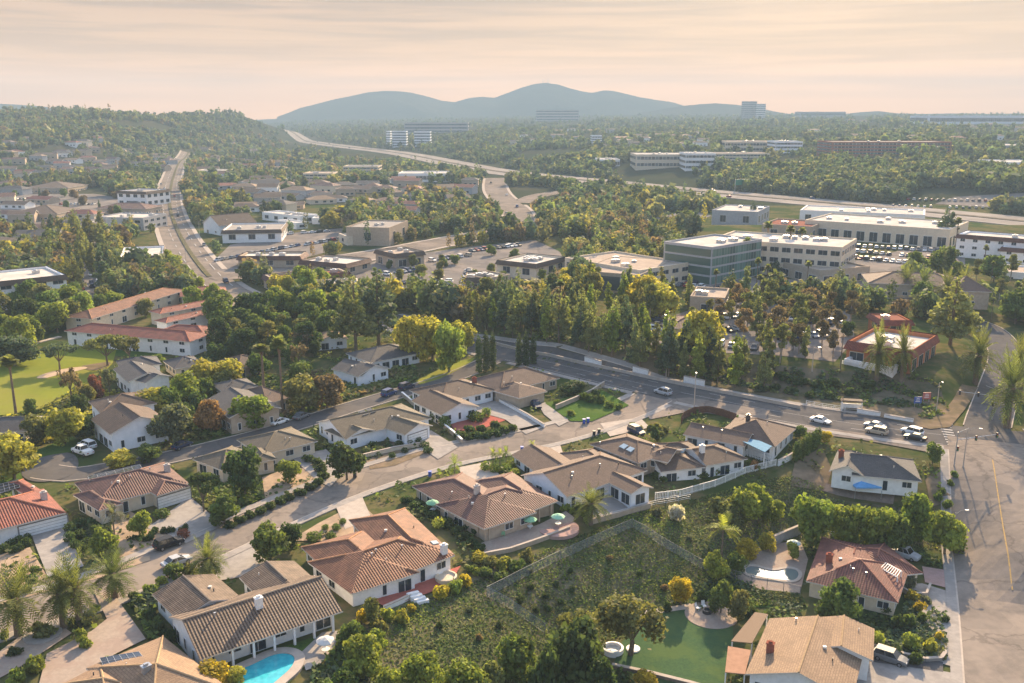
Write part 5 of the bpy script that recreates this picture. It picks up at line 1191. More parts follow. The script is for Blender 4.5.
block('pale roofed hall right of the wide road', (196, 171), (226, 171), 26, 6, 'cream', 'whiteflat', 1, far=True, units=1, ybase=177)
block('white low warehouse at the right edge below the mesa', (1005, 163), (1090, 164), 50, 10, 'white', 'whiteflat', 1, far=True, units=0, ybase=170)
block('long pale roof on the mesa at right', (1006, 146), (1090, 147), 60, 10, 'grey', 'whiteflat', 1, far=True, units=2, ybase=152)
block('glass fronted office among trees at centre', (592, 136), (602, 136), 30, 22, 'bluewhite', 'whiteflat', 4, far=True, units=0, ybase=145)
# scattered roofs of the far neighbourhoods
rn = random.Random(5); homes = []
WHERE = {}
def far_home(px, py, i):
    x, y, z = P(px, py)
    if in_excl(x, y, 6, True): return
    s = rn.uniform(15, 26); d = rn.uniform(10, 15); az = rn.uniform(-.5, .5); u = Vector((math.cos(az), math.sin(az))); A = Vector((x, y)) - u * s / 2
    wl, rf = rn.choice(['grey', 'cream', 'tan', 'white', 'tan', 'grey']), rn.choice(['brownsh', 'umber', 'mauvetile', 'greysh', 'flattan', 'redtile'])
    W = Wing(tuple(A), tuple(A + u * s), d, 'ab', rn.choice(['hh', 'gg']), h=rn.choice([3.2, 5.5]), pitch=.36, px=False)
    W.solve(z); c = W.A + W.u * W.L / 2 + W.n * W.w / 2; root = empty('house', (c.x, c.y, z)); wm, rm = MB(), MB(); roof_wing(rm, W, c, .25); wall_wing(wm, W, c, -4)
    wm.obj('wall', WALLS[wl], root); rm.obj('roof', [ROOFS[rf], M_TRIM], root)
    for k in (.25, .55, .8):
        p = W.wallrect[0].lerp(W.wallrect[1], k); g = MB(); g.box((p.x + W.u.y * .06, p.y - W.u.x * .06, 1.0), (2.2, .1, 1.3), math.atan2(W.u.y, W.u.x)); g.obj('window', M_GLASS, root)
    EXCL.append([(p.x, p.y) for p in [W.pt(a, b, Vector((0, 0))) for a, b in ((-2, -2), (W.Lu + 2, -2), (W.Lu + 2, W.Lv + 2), (-2, W.Lv + 2))]])
    adj = {'brownsh': 'brown roofed', 'umber': 'umber roofed', 'mauvetile': 'mauve tiled', 'greysh': 'grey roofed', 'flattan': 'tan roofed', 'redtile': 'red tiled'}[rf]
    homes.append((root, adj, {'white': 'white', 'cream': 'cream', 'tan': 'tan', 'grey': 'grey-walled'}[wl]))
REG = [('on the wooded hill at left', [(0, 140), (170, 140), (165, 176), (0, 180)], 44), ('in the valley between hill and freeway', [(205, 140), (300, 158), (330, 185), (230, 200), (200, 165)], 34),
       ('among the trees right of the wide road', [(225, 185), (300, 190), (350, 205), (300, 212), (235, 212)], 18), ('around the grove in the middle distance', [(360, 180), (470, 185), (470, 215), (400, 222), (345, 205)], 18),
       ('on the far mesa beyond the freeway', [(480, 128), (730, 130), (720, 148), (480, 150)], 26), ('on the far mesa at right', [(800, 122), (1024, 122), (1024, 140), (960, 150), (800, 134)], 22), ('on the left edge beside the office', [(0, 232), (70, 228), (70, 250), (0, 256)], 4), ('on the far left shopping lots', [(0, 192), (110, 192), (150, 205), (150, 228), (0, 232)], 8), ('among the trees below the pale apartment row', [(300, 182), (350, 178), (350, 200), (300, 205)], 6)]
for where, poly, n in REG:
    xs = [p[0] for p in poly]; ys = [p[1] for p in poly]; k = t_ = 0
    st = len(homes)
    while k < n and t_ < 300:
        t_ += 1; a, b = rn.uniform(min(xs), max(xs)), rn.uniform(min(ys), max(ys))
        if sdist(poly, np.array([a]), np.array([b]))[0] < 0: continue
        c0 = len(homes); far_home(a, b, k); k += len(homes) - c0
    by = {}
    for r_, adj, wl in homes[st:]: by.setdefault(adj + ' ' + wl, []).append(r_)
    for kk, lst in by.items(): series(lst, 'small ' + kk + ' house', where, 'far houses ' + where, 'house')
# ------------------------------------------------------------ trees one can point to
D = 'date_palm'
one(D, (19, 636, 577, 52, 'palm'), 'bushy date palm at the left edge above the round planted court', 'palm')
one(D, (64, 628, 572, 44, 'palm'), 'left of the two touching date palms beside the curved drive', 'palm', group='date palms along the lower drive')
one(D, (80, 624, 566, 44, 'palm'), 'right of the two touching date palms beside the curved drive', 'palm', group='date palms along the lower drive')
one(D, (115, 598, 558, 44, 'palm'), 'date palm at the top of the curved drive', 'palm'); one(D, (209, 580, 543, 38, 'palm'), 'date palm beside the street left of the large round tree', 'palm')
one(D, (590, 524, 489, 36, 'palm'), 'date palm behind the hedge of the white house patio', 'palm')
row('queen_palm', [(455, 481, 459, 16), (493, 465, 449, 13), (500, 466, 450, 12), (506, 465, 449, 12), (533, 454, 442, 11), (721, 566, 520, 36)], 'slim feathery palm', 'in the front and side gardens', 'small garden palms', 'palm', 'lime')
one('queen_palm', (115, 539, 506, 24, 'grey'), 'pale dry looking palm in front of the brown tile ranch house', 'palm')
row('fan_palm', [(16, 414, 357, 18), (264, 392, 345, 20), (283, 414, 338, 18)], 'tall fan palm with long bare trunk', 'on the left of the picture', 'tall fan palms at left', 'palm', 'palm')
row(D, [(876, 381, 333, 28), (901, 381, 334, 24)], 'date palm', 'on the restaurant terrace', 'date palms by the restaurant', 'palm', 'palm')
row(D, [(975, 384, 336, 34), (1006, 428, 362, 42), (1018, 400, 345, 38)], 'large date palm', 'along the side road at the junction', 'date palms at the junction', 'palm', 'palm')
row(D, [(922, 300, 272, 22), (945, 305, 276, 24), (962, 300, 272, 22), (905, 296, 270, 20)], 'date palm', 'in front of the hipped shop row', 'date palms by the shops', 'palm', 'palm')
row('fan_palm', [(560, 318, 280, 10), (766, 262, 222, 10), (788, 268, 226, 10), (800, 264, 228, 9), (745, 276, 238, 9), (955, 252, 218, 8), (824, 272, 244, 9)], 'slim fan palm', 'around the long pale office', 'fan palms by the offices', 'palm', 'palm')
# broad trees of the near gardens
one('round', (270, 562, 516, 40, 'mid'), 'large round green tree on the street corner above the striped roof', 'tree'); one('round', (292, 550, 517, 22, 'dark'), 'smaller dark tree touching the large round street corner tree', 'tree')
one('round', (245, 497, 438, 38, 'dark'), 'tall dark green tree between the driveway and gravel yard', 'tree'); one('umbrella', (204, 512, 470, 38, 'dark'), 'flat-topped dark tree with pale trunk beside the driveway', 'tree')
one('round', (290, 482, 455, 24, 'bright'), 'small bright green round tree on the gravel yard', 'tree'); one('round', (224, 524, 492, 30, 'mid'), 'low spreading green tree below the flat-topped tree', 'tree')
one('round', (347, 480, 436, 36, 'dark'), 'dark green tree at the end of the concrete forecourt', 'tree'); one('round', (106, 556, 523, 26, 'bright'), 'rounded yellow-green tree by the bank of clipped shrubs', 'tree')
one('round', (140, 536, 508, 23, 'lime'), 'small pale green tree in the oval hedge bed', 'tree'); one('round', (836, 624, 575, 42, 'mid'), 'dense round green tree between the red roof and tan roof', 'tree')
one('round', (681, 606, 573, 26, 'gold'), 'bright yellow tree at the edge of the artificial lawn', 'tree'); one('round', (720, 614, 578, 24, 'mid'), 'green bushy tree behind the round fire pit patio', 'tree')
one('round', (738, 620, 588, 22, 'olive'), 'olive bush right of the fire pit patio', 'tree'); one('pepper', (630, 655, 588, 84, 'olive'), 'wide drooping pepper tree beside the artificial lawn', 'tree'); one('pepper', (578, 672, 606, 66, 'olive'), 'second pale-topped drooping tree touching the pepper tree on its left', 'tree')
row('round', [(570, 700, 612, 66, 'dark'), (520, 690, 632, 48, 'mid'), (545, 720, 645, 40, 'dark'), (595, 715, 655, 36, 'dark')], 'dense dark green tree', 'left of the pepper tree', 'dark trees at the bottom', 'tree')
row('round', [(366, 680, 632, 44, 'bright'), (392, 705, 664, 34, 'bright'), (426, 700, 650, 46, 'bright'), (465, 702, 654, 48, 'bright'), (493, 705, 662, 30, 'olive'), (345, 700, 668, 30, 'mid'), (330, 715, 678, 30, 'mid')], 'rounded bright green bush tree', 'along the bottom of the slope', 'bush trees under the slope', 'tree')
row('round', [(373, 625, 596, 20, 'olive'), (352, 650, 618, 26, 'mid'), (375, 655, 628, 24, 'bright')], 'bushy yellow-green shrub tree', 'below the brick terrace corner', 'shrubs below the terrace', 'tree')
row('round', [(725, 530, 494, 36, 'olive'), (742, 528, 482, 36, 'bright'), (758, 522, 480, 32, 'bright'), (777, 520, 498, 16, 'lime')], 'rounded bushy tree', 'on the green slope below the long white fence', 'bushy trees on the slope', 'tree')
row('round', [(812, 545, 486, 44, 'bright'), (845, 548, 496, 36, 'bright'), (876, 552, 500, 44, 'bright'), (912, 540, 488, 38, 'bright'), (945, 555, 506, 40, 'bright'), (895, 556, 512, 30, 'mid')], 'dense rounded tree', 'of the tall hedge above the red tile house', 'tall hedge trees', 'tree')
one('round', (932, 464, 440, 18, 'mid'), 'small bushy tree at the right end of the grey roofed house', 'tree'); one('round', (213, 690, 658, 40, 'gold'), 'golden yellow tree at the end of the pool', 'tree')
one('round', (236, 684, 664, 22, 'yellow'), 'small yellow bush tree beside the pool', 'tree'); one('round', (645, 690, 668, 26, 'gold'), 'yellow bush below the retaining wall at the bottom', 'tree')
one('shrub', (677, 520, 500, 20, 'white'), 'pale silvery fountain grass clump on the slope', 'shrub'); one('shrub', (657, 516, 506, 12, 'grey'), 'small grey-green agave clump below the white house corner', 'shrub')
row('round', [(745, 558, 536, 26, 'gold'), (768, 552, 530, 18, 'yellow'), (735, 575, 550, 22, 'mid'), (716, 582, 548, 26, 'lime'), (792, 560, 540, 13, 'lime')], 'yellow-green bushy plant', 'around the small walled pool', 'bushes around the small pool', 'shrub')
# left quarter
one('round', (65, 444, 401, 44, 'yellow'), 'yellow-olive broad tree in front of the cream gable house', 'tree'); one('round', (14, 480, 424, 50, 'yellow'), 'large yellow-green tree at the left edge above the cul-de-sac', 'tree')
one('bare', (72, 402, 366, 30, 'brown'), 'thin brownish leafless-looking tree by the bunker', 'tree'); one('round', (97, 400, 372, 17, 'red'), 'small dusky red tree left of the blue gabled house', 'tree')
one('bare', (110, 396, 366, 20, 'grey'), 'thin grey tree right of the dusky red tree', 'tree'); one('round', (153, 414, 384, 44, 'yellow'), 'yellow and green tree below the charcoal roofed house', 'tree')
one('round', (171, 444, 398, 42, 'grey'), 'grey-green full tree right of the blue gabled house', 'tree'); one('round', (121, 468, 446, 32, 'yellow'), 'low yellow-green tree above the ranch house ridge', 'tree')
one('round', (149, 462, 440, 26, 'mid'), 'low dark green tree right of the yellow-green one', 'tree'); one('round', (208, 390, 353, 36, 'yellow'), 'left half of the yellow tree pair by the dark hip roof', 'tree', group='yellow trees')
one('round', (230, 388, 352, 36, 'yellow'), 'right half of the yellow tree pair by the dark hip roof', 'tree', group='yellow trees'); one('round', (190, 404, 368, 34, 'bright'), 'light green tree left of the orange autumn tree', 'tree')
one('round', (211, 434, 396, 30, 'orange'), 'orange autumn tree in front of the grey roofed house', 'tree'); one('round', (252, 428, 387, 42, 'bright'), 'bright green round tree beside the back street', 'tree')
one('round', (302, 412, 367, 38, 'olive'), 'olive full tree between the tall fan palm and orange-brown tree', 'tree'); one('round', (327, 408, 371, 34, 'brown'), 'orange-brown autumn tree left of the white two-wing house', 'tree')
row('umbrella', [(60, 370, 340, 40, 'teal'), (108, 366, 331, 46, 'olive'), (130, 364, 334, 34, 'olive')], 'umbrella pine', 'on the golf course edge', 'umbrella pines on the golf course', 'pine', 'olive')
one('round', (158, 366, 352, 14, 'lime'), 'small bright bush behind the charcoal roofed house', 'tree'); one('round', (15, 366, 330, 46, 'teal'), 'dark spreading tree at left edge of the fairway', 'tree')
row('pine', [(356, 352, 276, 42, 'pine'), (379, 345, 270, 44, 'teal')], 'tall dark conifer', 'behind the white two-wing house', 'tall dark conifers', 'conifer')
row('round', [(414, 362, 311, 36, 'yellow'), (432, 360, 308, 38, 'yellow'), (449, 372, 313, 36, 'lime'), (462, 350, 318, 28, 'yellow')], 'tall yellow-green poplar-like tree', 'above the sunlit lawn strip', 'yellow-green trees by the lawn strip', 'tree')
one('cypress', (309, 346, 314, 7, 'dark'), 'narrow dark cypress beside the small tan gabled house', 'cypress')
row('cypress', [(479, 373, 331, 7), (486, 372, 327, 7.5), (493, 370, 329, 7), (519, 366, 332, 7), (526, 366, 328, 7.5), (533, 364, 331, 7)], 'tall narrow cypress', 'of the two clumps beside the main road', 'cypresses beside the main road', 'cypress', 'dark')
row('cypress', [(795, 462, 440, 6), (798, 460, 437, 6), (802, 458, 435, 6), (805, 455, 433, 6), (808, 453, 431, 6), (812, 450, 429, 6), (815, 448, 427, 6), (818, 445, 425, 6)], 'narrow column', 'of the cypress hedge right of the pyramid roofed house', 'cypress hedge columns', 'cypress', 'mid')
one('round', (825, 442, 428, 14, 'gold'), 'small golden bush at the head of the cypress hedge', 'shrub'); one('round', (800, 438, 424, 16, 'mid'), 'dark round bush above the cypress hedge', 'shrub')
one('round', (574, 394, 378, 28, 'dark'), 'broad dark green shrub on the corner above the green lawn', 'shrub'); one('round', (655, 442, 424, 10, 'dark'), 'small dark tree by the curved brown fence', 'tree')
# right half, above the main road
one('pine', (950, 345, 276, 46, 'pine'), 'big dense pine left of the side road', 'pine'); one('pine', (946, 244, 206, 20, 'teal'), 'dark cone shaped pine between store and hotel', 'pine')
row('pine', [(652, 250, 222, 12, 'teal'), (696, 236, 208, 11, 'teal'), (752, 224, 200, 10, 'teal')], 'small dark cone conifer', 'behind the glass office', 'cone conifers behind the office', 'conifer')
K = [('pine', 'pine'), ('slender', 'pine'), ('slender', 'olive'), ('pine', 'teal'), ('slender', 'bright')]
scatter([(465, 338), (470, 322), (600, 345), (700, 368), (770, 376), (775, 392), (700, 386), (600, 360), (520, 346)], 52, K, 'tall pine in the belt', 'along the far side of the main road', 'pines along the main road', 'pine', (11, 16), gap=3.6, seed=3, share=False)
scatter([(455, 320), (560, 285), (640, 290), (700, 335), (720, 362), (600, 342), (520, 330)], 46, K + [('round', 'yellow'), ('airy', 'olive')], 'tall tree of the pine grove', 'between main road and bank building', 'grove behind the road pines', 'tree', (9, 15), gap=4.2, seed=4)
scatter([(760, 360), (700, 330), (720, 305), (850, 318), (850, 345), (830, 372)], 34, [('airy', 'olive'), ('airy', 'brown'), ('airy', 'rust'), ('airy', 'rust'), ('slender', 'pine')], 'thin eucalyptus with rusty foliage', 'left of the orange restaurant', 'eucalyptus by the parking lot', 'eucalyptus', (8, 13), gap=4.5, seed=5, soft=True)
scatter([(860, 310), (1040, 330), (1060, 270), (860, 275)], 26, [('pine', 'pine'), ('round', 'mid'), ('slender', 'pine'), ('fan_palm', 'palm'), ('airy', 'olive')], 'green tree', 'between shop row and side road', 'trees behind the side road', 'tree', (8, 13), gap=5, seed=6)
scatter([(650, 300), (720, 292), (850, 296), (860, 310), (700, 312)], 14, [('slender', 'pine'), ('fan_palm', 'palm'), ('pine', 'pine')], 'slender green tree', 'in front of the long pale office', 'trees in front of the office', 'tree', (9, 14), gap=6, seed=7, soft=True)
scatter([(-30, 345), (0, 310), (60, 300), (160, 318), (60, 335), (20, 352)], 26, [('round', 'mid'), ('round', 'dark'), ('round', 'bright'), ('round', 'olive')], 'full green tree', 'between golf course and left office', 'trees around the golf course', 'tree', (7, 12), gap=6, seed=8)
scatter([(190, 352), (215, 325), (300, 312), (340, 330), (320, 356), (240, 360)], 24, [('round', 'dark'), ('round', 'mid'), ('round', 'olive'), ('airy', 'olive')], 'dark green tree', 'behind the yellow trees', 'dark trees right of the condominiums', 'tree', (8, 12), gap=5, seed=9)
scatter([(75, 302), (50, 240), (100, 235), (112, 275), (112, 306)], 24, [('pine', 'pine'), ('slender', 'olive'), ('slender', 'teal'), ('pine', 'olive')], 'tall tree', 'behind the left three-storey office', 'tall trees behind the left office', 'tree', (13, 20), gap=7, seed=10, soft=True)
scatter([(165, 300), (160, 262), (195, 262), (240, 300), (300, 320), (200, 318)], 16, [('round', 'bright'), ('round', 'mid'), ('round', 'lime')], 'round street tree', 'where the wide road meets the cross street', 'round trees at the crossing', 'tree', (7, 10), gap=6, seed=11)
scatter([(255, 320), (300, 285), (345, 290), (350, 320), (300, 330)], 16, [('round', 'bright'), ('pine', 'pine'), ('round', 'yellow')], 'green tree', 'left of the tall dark conifers', 'trees left of the conifers', 'tree', (7, 12), gap=6, seed=12)
scatter([(-10, 455), (15, 440), (60, 452), (125, 420), (180, 440), (235, 425), (320, 400), (330, 345), (300, 350), (200, 345), (150, 395), (30, 405)], 26, [('round', 'olive'), ('round', 'mid'), ('bare', 'brown'), ('round', 'dark')], 'garden tree', 'among the houses along the back street', 'garden trees of the back street', 'tree', (4.5, 7.5), gap=5, seed=13)
scatter([(350, 300), (400, 262), (520, 245), (560, 262), (540, 300), (470, 310)], 22, [('round', 'mid'), ('round', 'olive'), ('slender', 'pine')], 'small parking lot tree', 'in the central parking lot', 'parking lot trees', 'tree', (4, 7), gap=9, seed=14) if False else None
EXCL2 = None
def lot_trees(px, n, seed, where, group, hr=(4, 7), kinds=(('round', 'mid'), ('round', 'olive'))):
    global EXCL
    keep = EXCL; EXCL = [e for e in EXCL if len(e) == 4]
    o = scatter(px, n, list(kinds), 'small tree', where, group, 'tree', hr, gap=8, seed=seed, share=False); EXCL = keep
    return o
lot_trees([(350, 300), (380, 270), (430, 262), (520, 250), (560, 262), (540, 298), (470, 308)], 20, 14, 'in the central parking lot', 'trees of the central parking lot')
lot_trees([(-30, 205), (20, 190), (150, 200), (150, 230), (-30, 238)], 26, 17, 'on the far left shopping lots', 'trees of the far left lots', (5, 9), (('round', 'mid'), ('round', 'brown'), ('slender', 'teal')))
lot_trees([(650, 340), (660, 318), (720, 303), (850, 315), (850, 340), (760, 352)], 12, 15, 'in the parking lot beyond the bank building', 'trees of the right parking lot', (5, 9), (('round', 'mid'), ('airy', 'olive')))
# shrubs
row('ball', [(314, 540, 531, 15), (331, 539, 532, 10), (336, 530, 523, 8), (325, 530, 524, 7), (343, 524, 518, 7)], 'clipped round bush', 'on the tan gravel above the orange roof', 'clipped bushes on the gravel', 'shrub', 'mid')
row('ball', [(70, 532, 522, 11), (78, 527, 518, 10), (70, 542, 531, 11), (79, 538, 529, 11), (82, 552, 542, 11), (75, 548, 539, 10), (88, 545, 537, 10), (90, 527, 517, 12), (96, 534, 524, 12)], 'clipped dark bush', 'on the bank right of the left driveway', 'clipped bushes on the bank', 'shrub', 'dark')
row('ball', [(5, 552, 543, 10), (13, 546, 538, 9), (20, 543, 535, 9), (27, 546, 537, 9), (14, 553, 545, 9), (20, 551, 543, 8), (28, 541, 533, 8)], 'small clipped bush', 'in front of the red clay tile house', 'clipped bushes by the red tile house', 'shrub', 'dark')
row('shrub', [(22, 578, 566, 12), (32, 584, 572, 13), (36, 574, 564, 11), (28, 593, 582, 11)], 'loose green bush', 'in the bed left of the driveway', 'bushes in the driveway bed', 'shrub', 'mid')
row('hedge', [(138, 541, 532, 26), (152, 537, 528, 28), (170, 533, 524, 26), (185, 531, 523, 18)], 'low hedge piece', 'around the small tree above the parked car', 'oval bed hedge', 'hedge', 'dark')
one('ball', (184, 538, 528, 12, 'red'), 'small dark red bush at the end of the oval hedge bed', 'shrub'); one('ball', (162, 517, 508, 16, 'mid'), 'round bush by the arched ranch house entrance', 'shrub')
one('shrub', (43, 637, 620, 27, 'olive'), 'olive bush in the round island of the planted court', 'shrub'); one('shrub', (15, 655, 645, 16, 'dark'), 'low green shrub in the left circle of the court', 'shrub')
row('shrub', [(36, 672, 652, 22), (15, 684, 668, 20), (85, 648, 634, 15), (80, 640, 628, 14), (5, 640, 628, 10), (95, 612, 604, 12)], 'round green bush', 'around the planted court', 'bushes around the court', 'shrub', 'bright')
HR = [(230, 527), (240, 522), (250, 517), (260, 513), (270, 508), (280, 503), (290, 499), (300, 494), (310, 489), (318, 484), (324, 478), (322, 471), (316, 465), (309, 461)]
row('shrub', [(a, b + 1, b - 8, 14) for a, b in HR], 'dark bush', 'of the border hedge around the gravel yard', 'gravel yard border hedge', 'shrub', 'dark')
row('ball', [(372, 447, 441, 9), (380, 452, 446, 10), (389, 449, 443, 9), (399, 446, 440, 9), (408, 444, 437, 9), (417, 442, 436, 9), (424, 447, 441, 10), (428, 453, 446, 9), (366, 453, 447, 9), (405, 453, 447, 7), (392, 458, 452, 7)], 'clipped bush', 'in front of the olive brown ranch house', 'clipped bushes by the ranch house', 'shrub', 'dark')
HB = [(460, 436, 14), (469, 438, 14), (478, 437, 14), (487, 436, 14), (496, 434, 14), (505, 432, 13), (513, 429, 12), (482, 430, 13), (494, 427, 13), (470, 431, 13)]
row('shrub', [(a, b + 2, b - 7, w_) for a, b, w_ in HB], 'dark hedge bush', 'below the red front garden', 'hedge below the red garden', 'shrub', 'dark')
row('ball', [(445, 427, 415, 12), (486, 417, 407, 9), (476, 421, 411, 16), (489, 398, 390, 8), (434, 421, 412, 9)], 'round bush', 'beside the brown two-wing house', 'bushes by the two-wing house', 'shrub', 'mid')
row('ball', [(486, 470, 461, 11), (495, 472, 463, 10), (505, 471, 463, 11), (511, 468, 460, 9), (515, 476, 468, 11), (530, 472, 463, 9), (517, 463, 456, 8)], 'rounded yellow-green bush', 'left of the white house garage wing', 'rounded bushes by the garage wing', 'shrub', 'bright')
one('ball', (440, 527, 517, 14, 'lime'), 'bright clipped ball bush in the hedge strip beside mauve house', 'shrub')
HC = [(408, 503), (416, 508), (424, 513), (432, 518), (440, 523), (448, 528), (456, 533), (464, 539), (472, 545), (479, 551), (446, 514), (454, 519), (462, 524), (470, 529), (478, 534)]
row('shrub', [(a, b, b - 9, 15) for a, b in HC], 'dark hedge bush', 'between the orange and mauve roofs', 'hedge between the two tile houses', 'shrub', 'dark')
row('hedge', [(570, 510, 501, 24), (580, 516, 507, 24), (588, 522, 513, 22)], 'bright hedge piece', 'left of the white house patio', 'hedge by the patio palm', 'hedge', 'lime')
row('shrub', [(478, 562, 550, 18, 'yellow'), (490, 566, 553, 20, 'olive'), (502, 568, 555, 20, 'yellow'), (515, 572, 559, 18, 'mid'), (528, 562, 549, 15, 'olive'), (486, 576, 564, 17, 'mid'), (500, 580, 569, 16, 'mid'), (470, 572, 563, 12, 'mid')], 'loose yellow-green shrub', 'below the umbrella patio', 'shrubs below the umbrella patio', 'shrub')
row('shrub', [(440, 598, 582, 18, 'gold'), (455, 592, 578, 17, 'lime'), (466, 586, 574, 15, 'gold'), (476, 575, 567, 10, 'bright'), (402, 622, 608, 18, 'yellow'), (388, 620, 606, 16, 'lime'), (412, 612, 603, 10, 'gold'), (380, 634, 618, 18, 'olive'), (362, 622, 608, 14, 'gold'), (358, 637, 622, 16, 'bright')], 'sunlit yellow-green shrub', 'along the brick terrace edge', 'shrubs along the terrace edge', 'shrub')
row('shrub', [(655, 478, 470, 12), (664, 482, 474, 10), (676, 478, 469, 12), (690, 474, 466, 12), (702, 478, 470, 14), (714, 474, 465, 12), (726, 472, 463, 14), (738, 470, 462, 12), (748, 466, 458, 10), (753, 470, 459, 9, 'orange')], 'green shrub', 'in the yard of the low brown house', 'shrubs behind the long white fence', 'shrub', 'mid')
row('shrub', [(640, 430, 424, 9), (650, 430, 423, 9), (633, 427, 421, 8), (662, 436, 430, 8), (658, 428, 422, 8), (666, 432, 425, 8)], 'small bush', 'by the dark car on the pale drive', 'bushes by the dark car', 'shrub', 'olive')
row('shrub', [(590, 402, 391, 14), (600, 404, 393, 12), (582, 400, 391, 10), (608, 408, 400, 12), (618, 410, 402, 10), (596, 396, 388, 9), (572, 416, 409, 10), (556, 405, 398, 8)], 'green shrub', 'on the corner lawn', 'shrubs on the corner lawn', 'shrub', 'mid')
row('shrub', [(878, 645, 628, 18, 'lime'), (912, 650, 630, 20, 'lime'), (930, 652, 636, 16, 'yellow'), (910, 626, 612, 14, 'mid'), (921, 622, 611, 12, 'mid'), (886, 613, 602, 14, 'mid'), (898, 628, 612, 18, 'dark'), (938, 640, 630, 10, 'gold'), (945, 622, 614, 10, 'dark'), (912, 600, 588, 14, 'yellow'), (918, 612, 600, 13, 'gold'), (905, 588, 570, 20, 'grey'), (927, 604, 596, 12, 'grey'), (915, 664, 650, 16, 'dark'), (895, 658, 645, 16, 'dark')], 'garden shrub', 'in the front garden of the red tile house', 'shrubs in the corner front garden', 'shrub')
row('shrub', [(938, 500, 490, 12), (946, 508, 498, 11), (942, 494, 486, 9), (950, 486, 478, 8), (955, 478, 470, 8)], 'round bush', 'on the bare bank beside the hill road', 'bushes on the roadside bank', 'shrub', 'mid')
row('shrub', [(742, 612, 600, 16), (752, 618, 604, 14), (700, 602, 590, 14), (668, 612, 602, 10)], 'dark bush', 'behind the fire pit patio', 'bushes behind the fire pit', 'shrub', 'dark')
row('shrub', [(770, 377, 368, 16), (785, 381, 371, 18), (800, 385, 375, 18), (818, 388, 378, 18), (835, 386, 376, 16), (775, 390, 382, 14), (792, 394, 385, 14), (810, 398, 389, 14), (828, 399, 390, 14), (850, 396, 386, 12), (868, 388, 378, 14), (902, 372, 361, 16, 'mid'), (760, 392, 384, 12)], 'dark green bush', 'on the bank below the restaurant', 'bushes on the restaurant bank', 'shrub', 'dark')
row('shrub', [(183, 598, 586, 18), (195, 590, 580, 12), (150, 592, 582, 16, 'lime'), (163, 584, 574, 14, 'lime'), (176, 578, 560, 22, 'mid'), (190, 576, 562, 16, 'olive'), (140, 608, 598, 16, 'dark'), (150, 620, 606, 16, 'dark'), (160, 632, 618, 18, 'dark'), (172, 642, 628, 16, 'dark'), (135, 600, 590, 12, 'dark')], 'shrub', 'between the curved drive and the striped roof house', 'shrubs on the bank beside the drive', 'shrub', 'mid')
row('shrub', [(520, 603, 596, 9), (531, 590, 583, 8), (545, 598, 591, 9), (556, 586, 580, 8), (561, 604, 597, 9), (548, 611, 604, 8), (536, 612, 605, 8), (572, 592, 586, 7), (570, 573, 567, 7), (530, 573, 567, 8, 'grey'), (470, 612, 605, 9, 'grey'), (440, 628, 620, 10), (500, 628, 621, 8), (600, 606, 600, 8, 'grey'), (640, 575, 568, 9), (610, 560, 554, 8, 'brown'), (665, 590, 583, 9, 'brown'), (430, 650, 643, 9, 'grey'), (480, 640, 633, 8, 'brown'), (690, 540, 533, 9, 'grey')], 'small dark weed clump', 'on the fenced slope', 'weed clumps on the fenced slope', 'shrub', 'dark')
# ------------------------------------------------------------ low growth and the far woods, beyond counting
growth('ground_cover', [(352, 640), (380, 614), (470, 584), (540, 552), (640, 512), (760, 480), (790, 476), (870, 500), (950, 510), (950, 545), (800, 560), (740, 575), (720, 606), (640, 622), (590, 660), (545, 700), (330, 700)], 38000, .12, ['mid', 'dark', 'mid', 'olive', 'mid', 'bright', 'dark'], 'low green ivy and weeds covering the fenced slope', rise=.14)
growth('bank_growth', [(700, 360), (850, 372), (905, 374), (940, 385), (950, 412), (930, 420), (860, 406), (790, 396), (720, 384), (640, 370), (560, 350), (500, 332), (570, 330)], 16000, .32, ['dark', 'teal', 'mid', 'olive'], 'tangled dark scrub on the bank beyond the main road', rise=.8, thr=-.02)
growth('garden_growth', [(80, 520), (86, 500), (98, 506), (112, 530), (118, 556), (100, 556)], 1500, .3, ['dark', 'grey', 'olive'], 'grey-green growth on the bank between the first two houses')
growth('garden_growth', [(128, 592), (150, 588), (178, 620), (196, 650), (190, 668), (150, 640)], 2600, .3, ['dark', 'mid', 'teal'], 'dark ivy on the bank left of the striped roof house', rise=.7)
growth('garden_growth', [(175, 500), (225, 452), (240, 455), (262, 480), (262, 505), (232, 526), (205, 512)], 3000, .3, ['dark', 'mid', 'olive'], 'mixed low green growth above the second driveway', rise=.5)
growth('garden_growth', [(318, 640), (345, 628), (380, 650), (372, 700), (310, 700)], 2600, .32, ['dark', 'mid', 'teal', 'bright'], 'thick dark growth below the pool house patio', rise=.9)
growth('garden_growth', [(850, 610), (905, 590), (925, 625), (940, 655), (905, 664), (856, 650)], 2200, .3, ['dark', 'teal', 'mid'], 'dark ground cover in the corner front garden', rise=.4)
growth('garden_growth', [(0, 640), (0, 606), (90, 600), (92, 625), (60, 628), (30, 632)], 2600, .3, ['dark', 'olive', 'yellow'], 'shaded growth beneath the date palms', rise=.7)
growth('garden_growth', [(360, 470), (210, 440), (180, 440), (150, 400), (230, 380), (330, 370), (410, 355), (420, 385), (330, 418)], 9000, .4, ['dark', 'mid', 'olive', 'brown'], 'garden growth between the houses of the back street', rise=.8)
growth('yard_shrubbery', [(-40, 700), (-40, 380), (180, 330), (480, 330), (700, 395), (960, 440), (952, 520), (790, 470), (640, 505), (540, 545), (380, 610), (330, 640), (320, 700)], 26000, .26, ['dark', 'mid', 'dark', 'olive', 'bright', 'mid'], 'patchy low shrubs and hedging filling the yards between houses', rise=1.1, thr=.12)
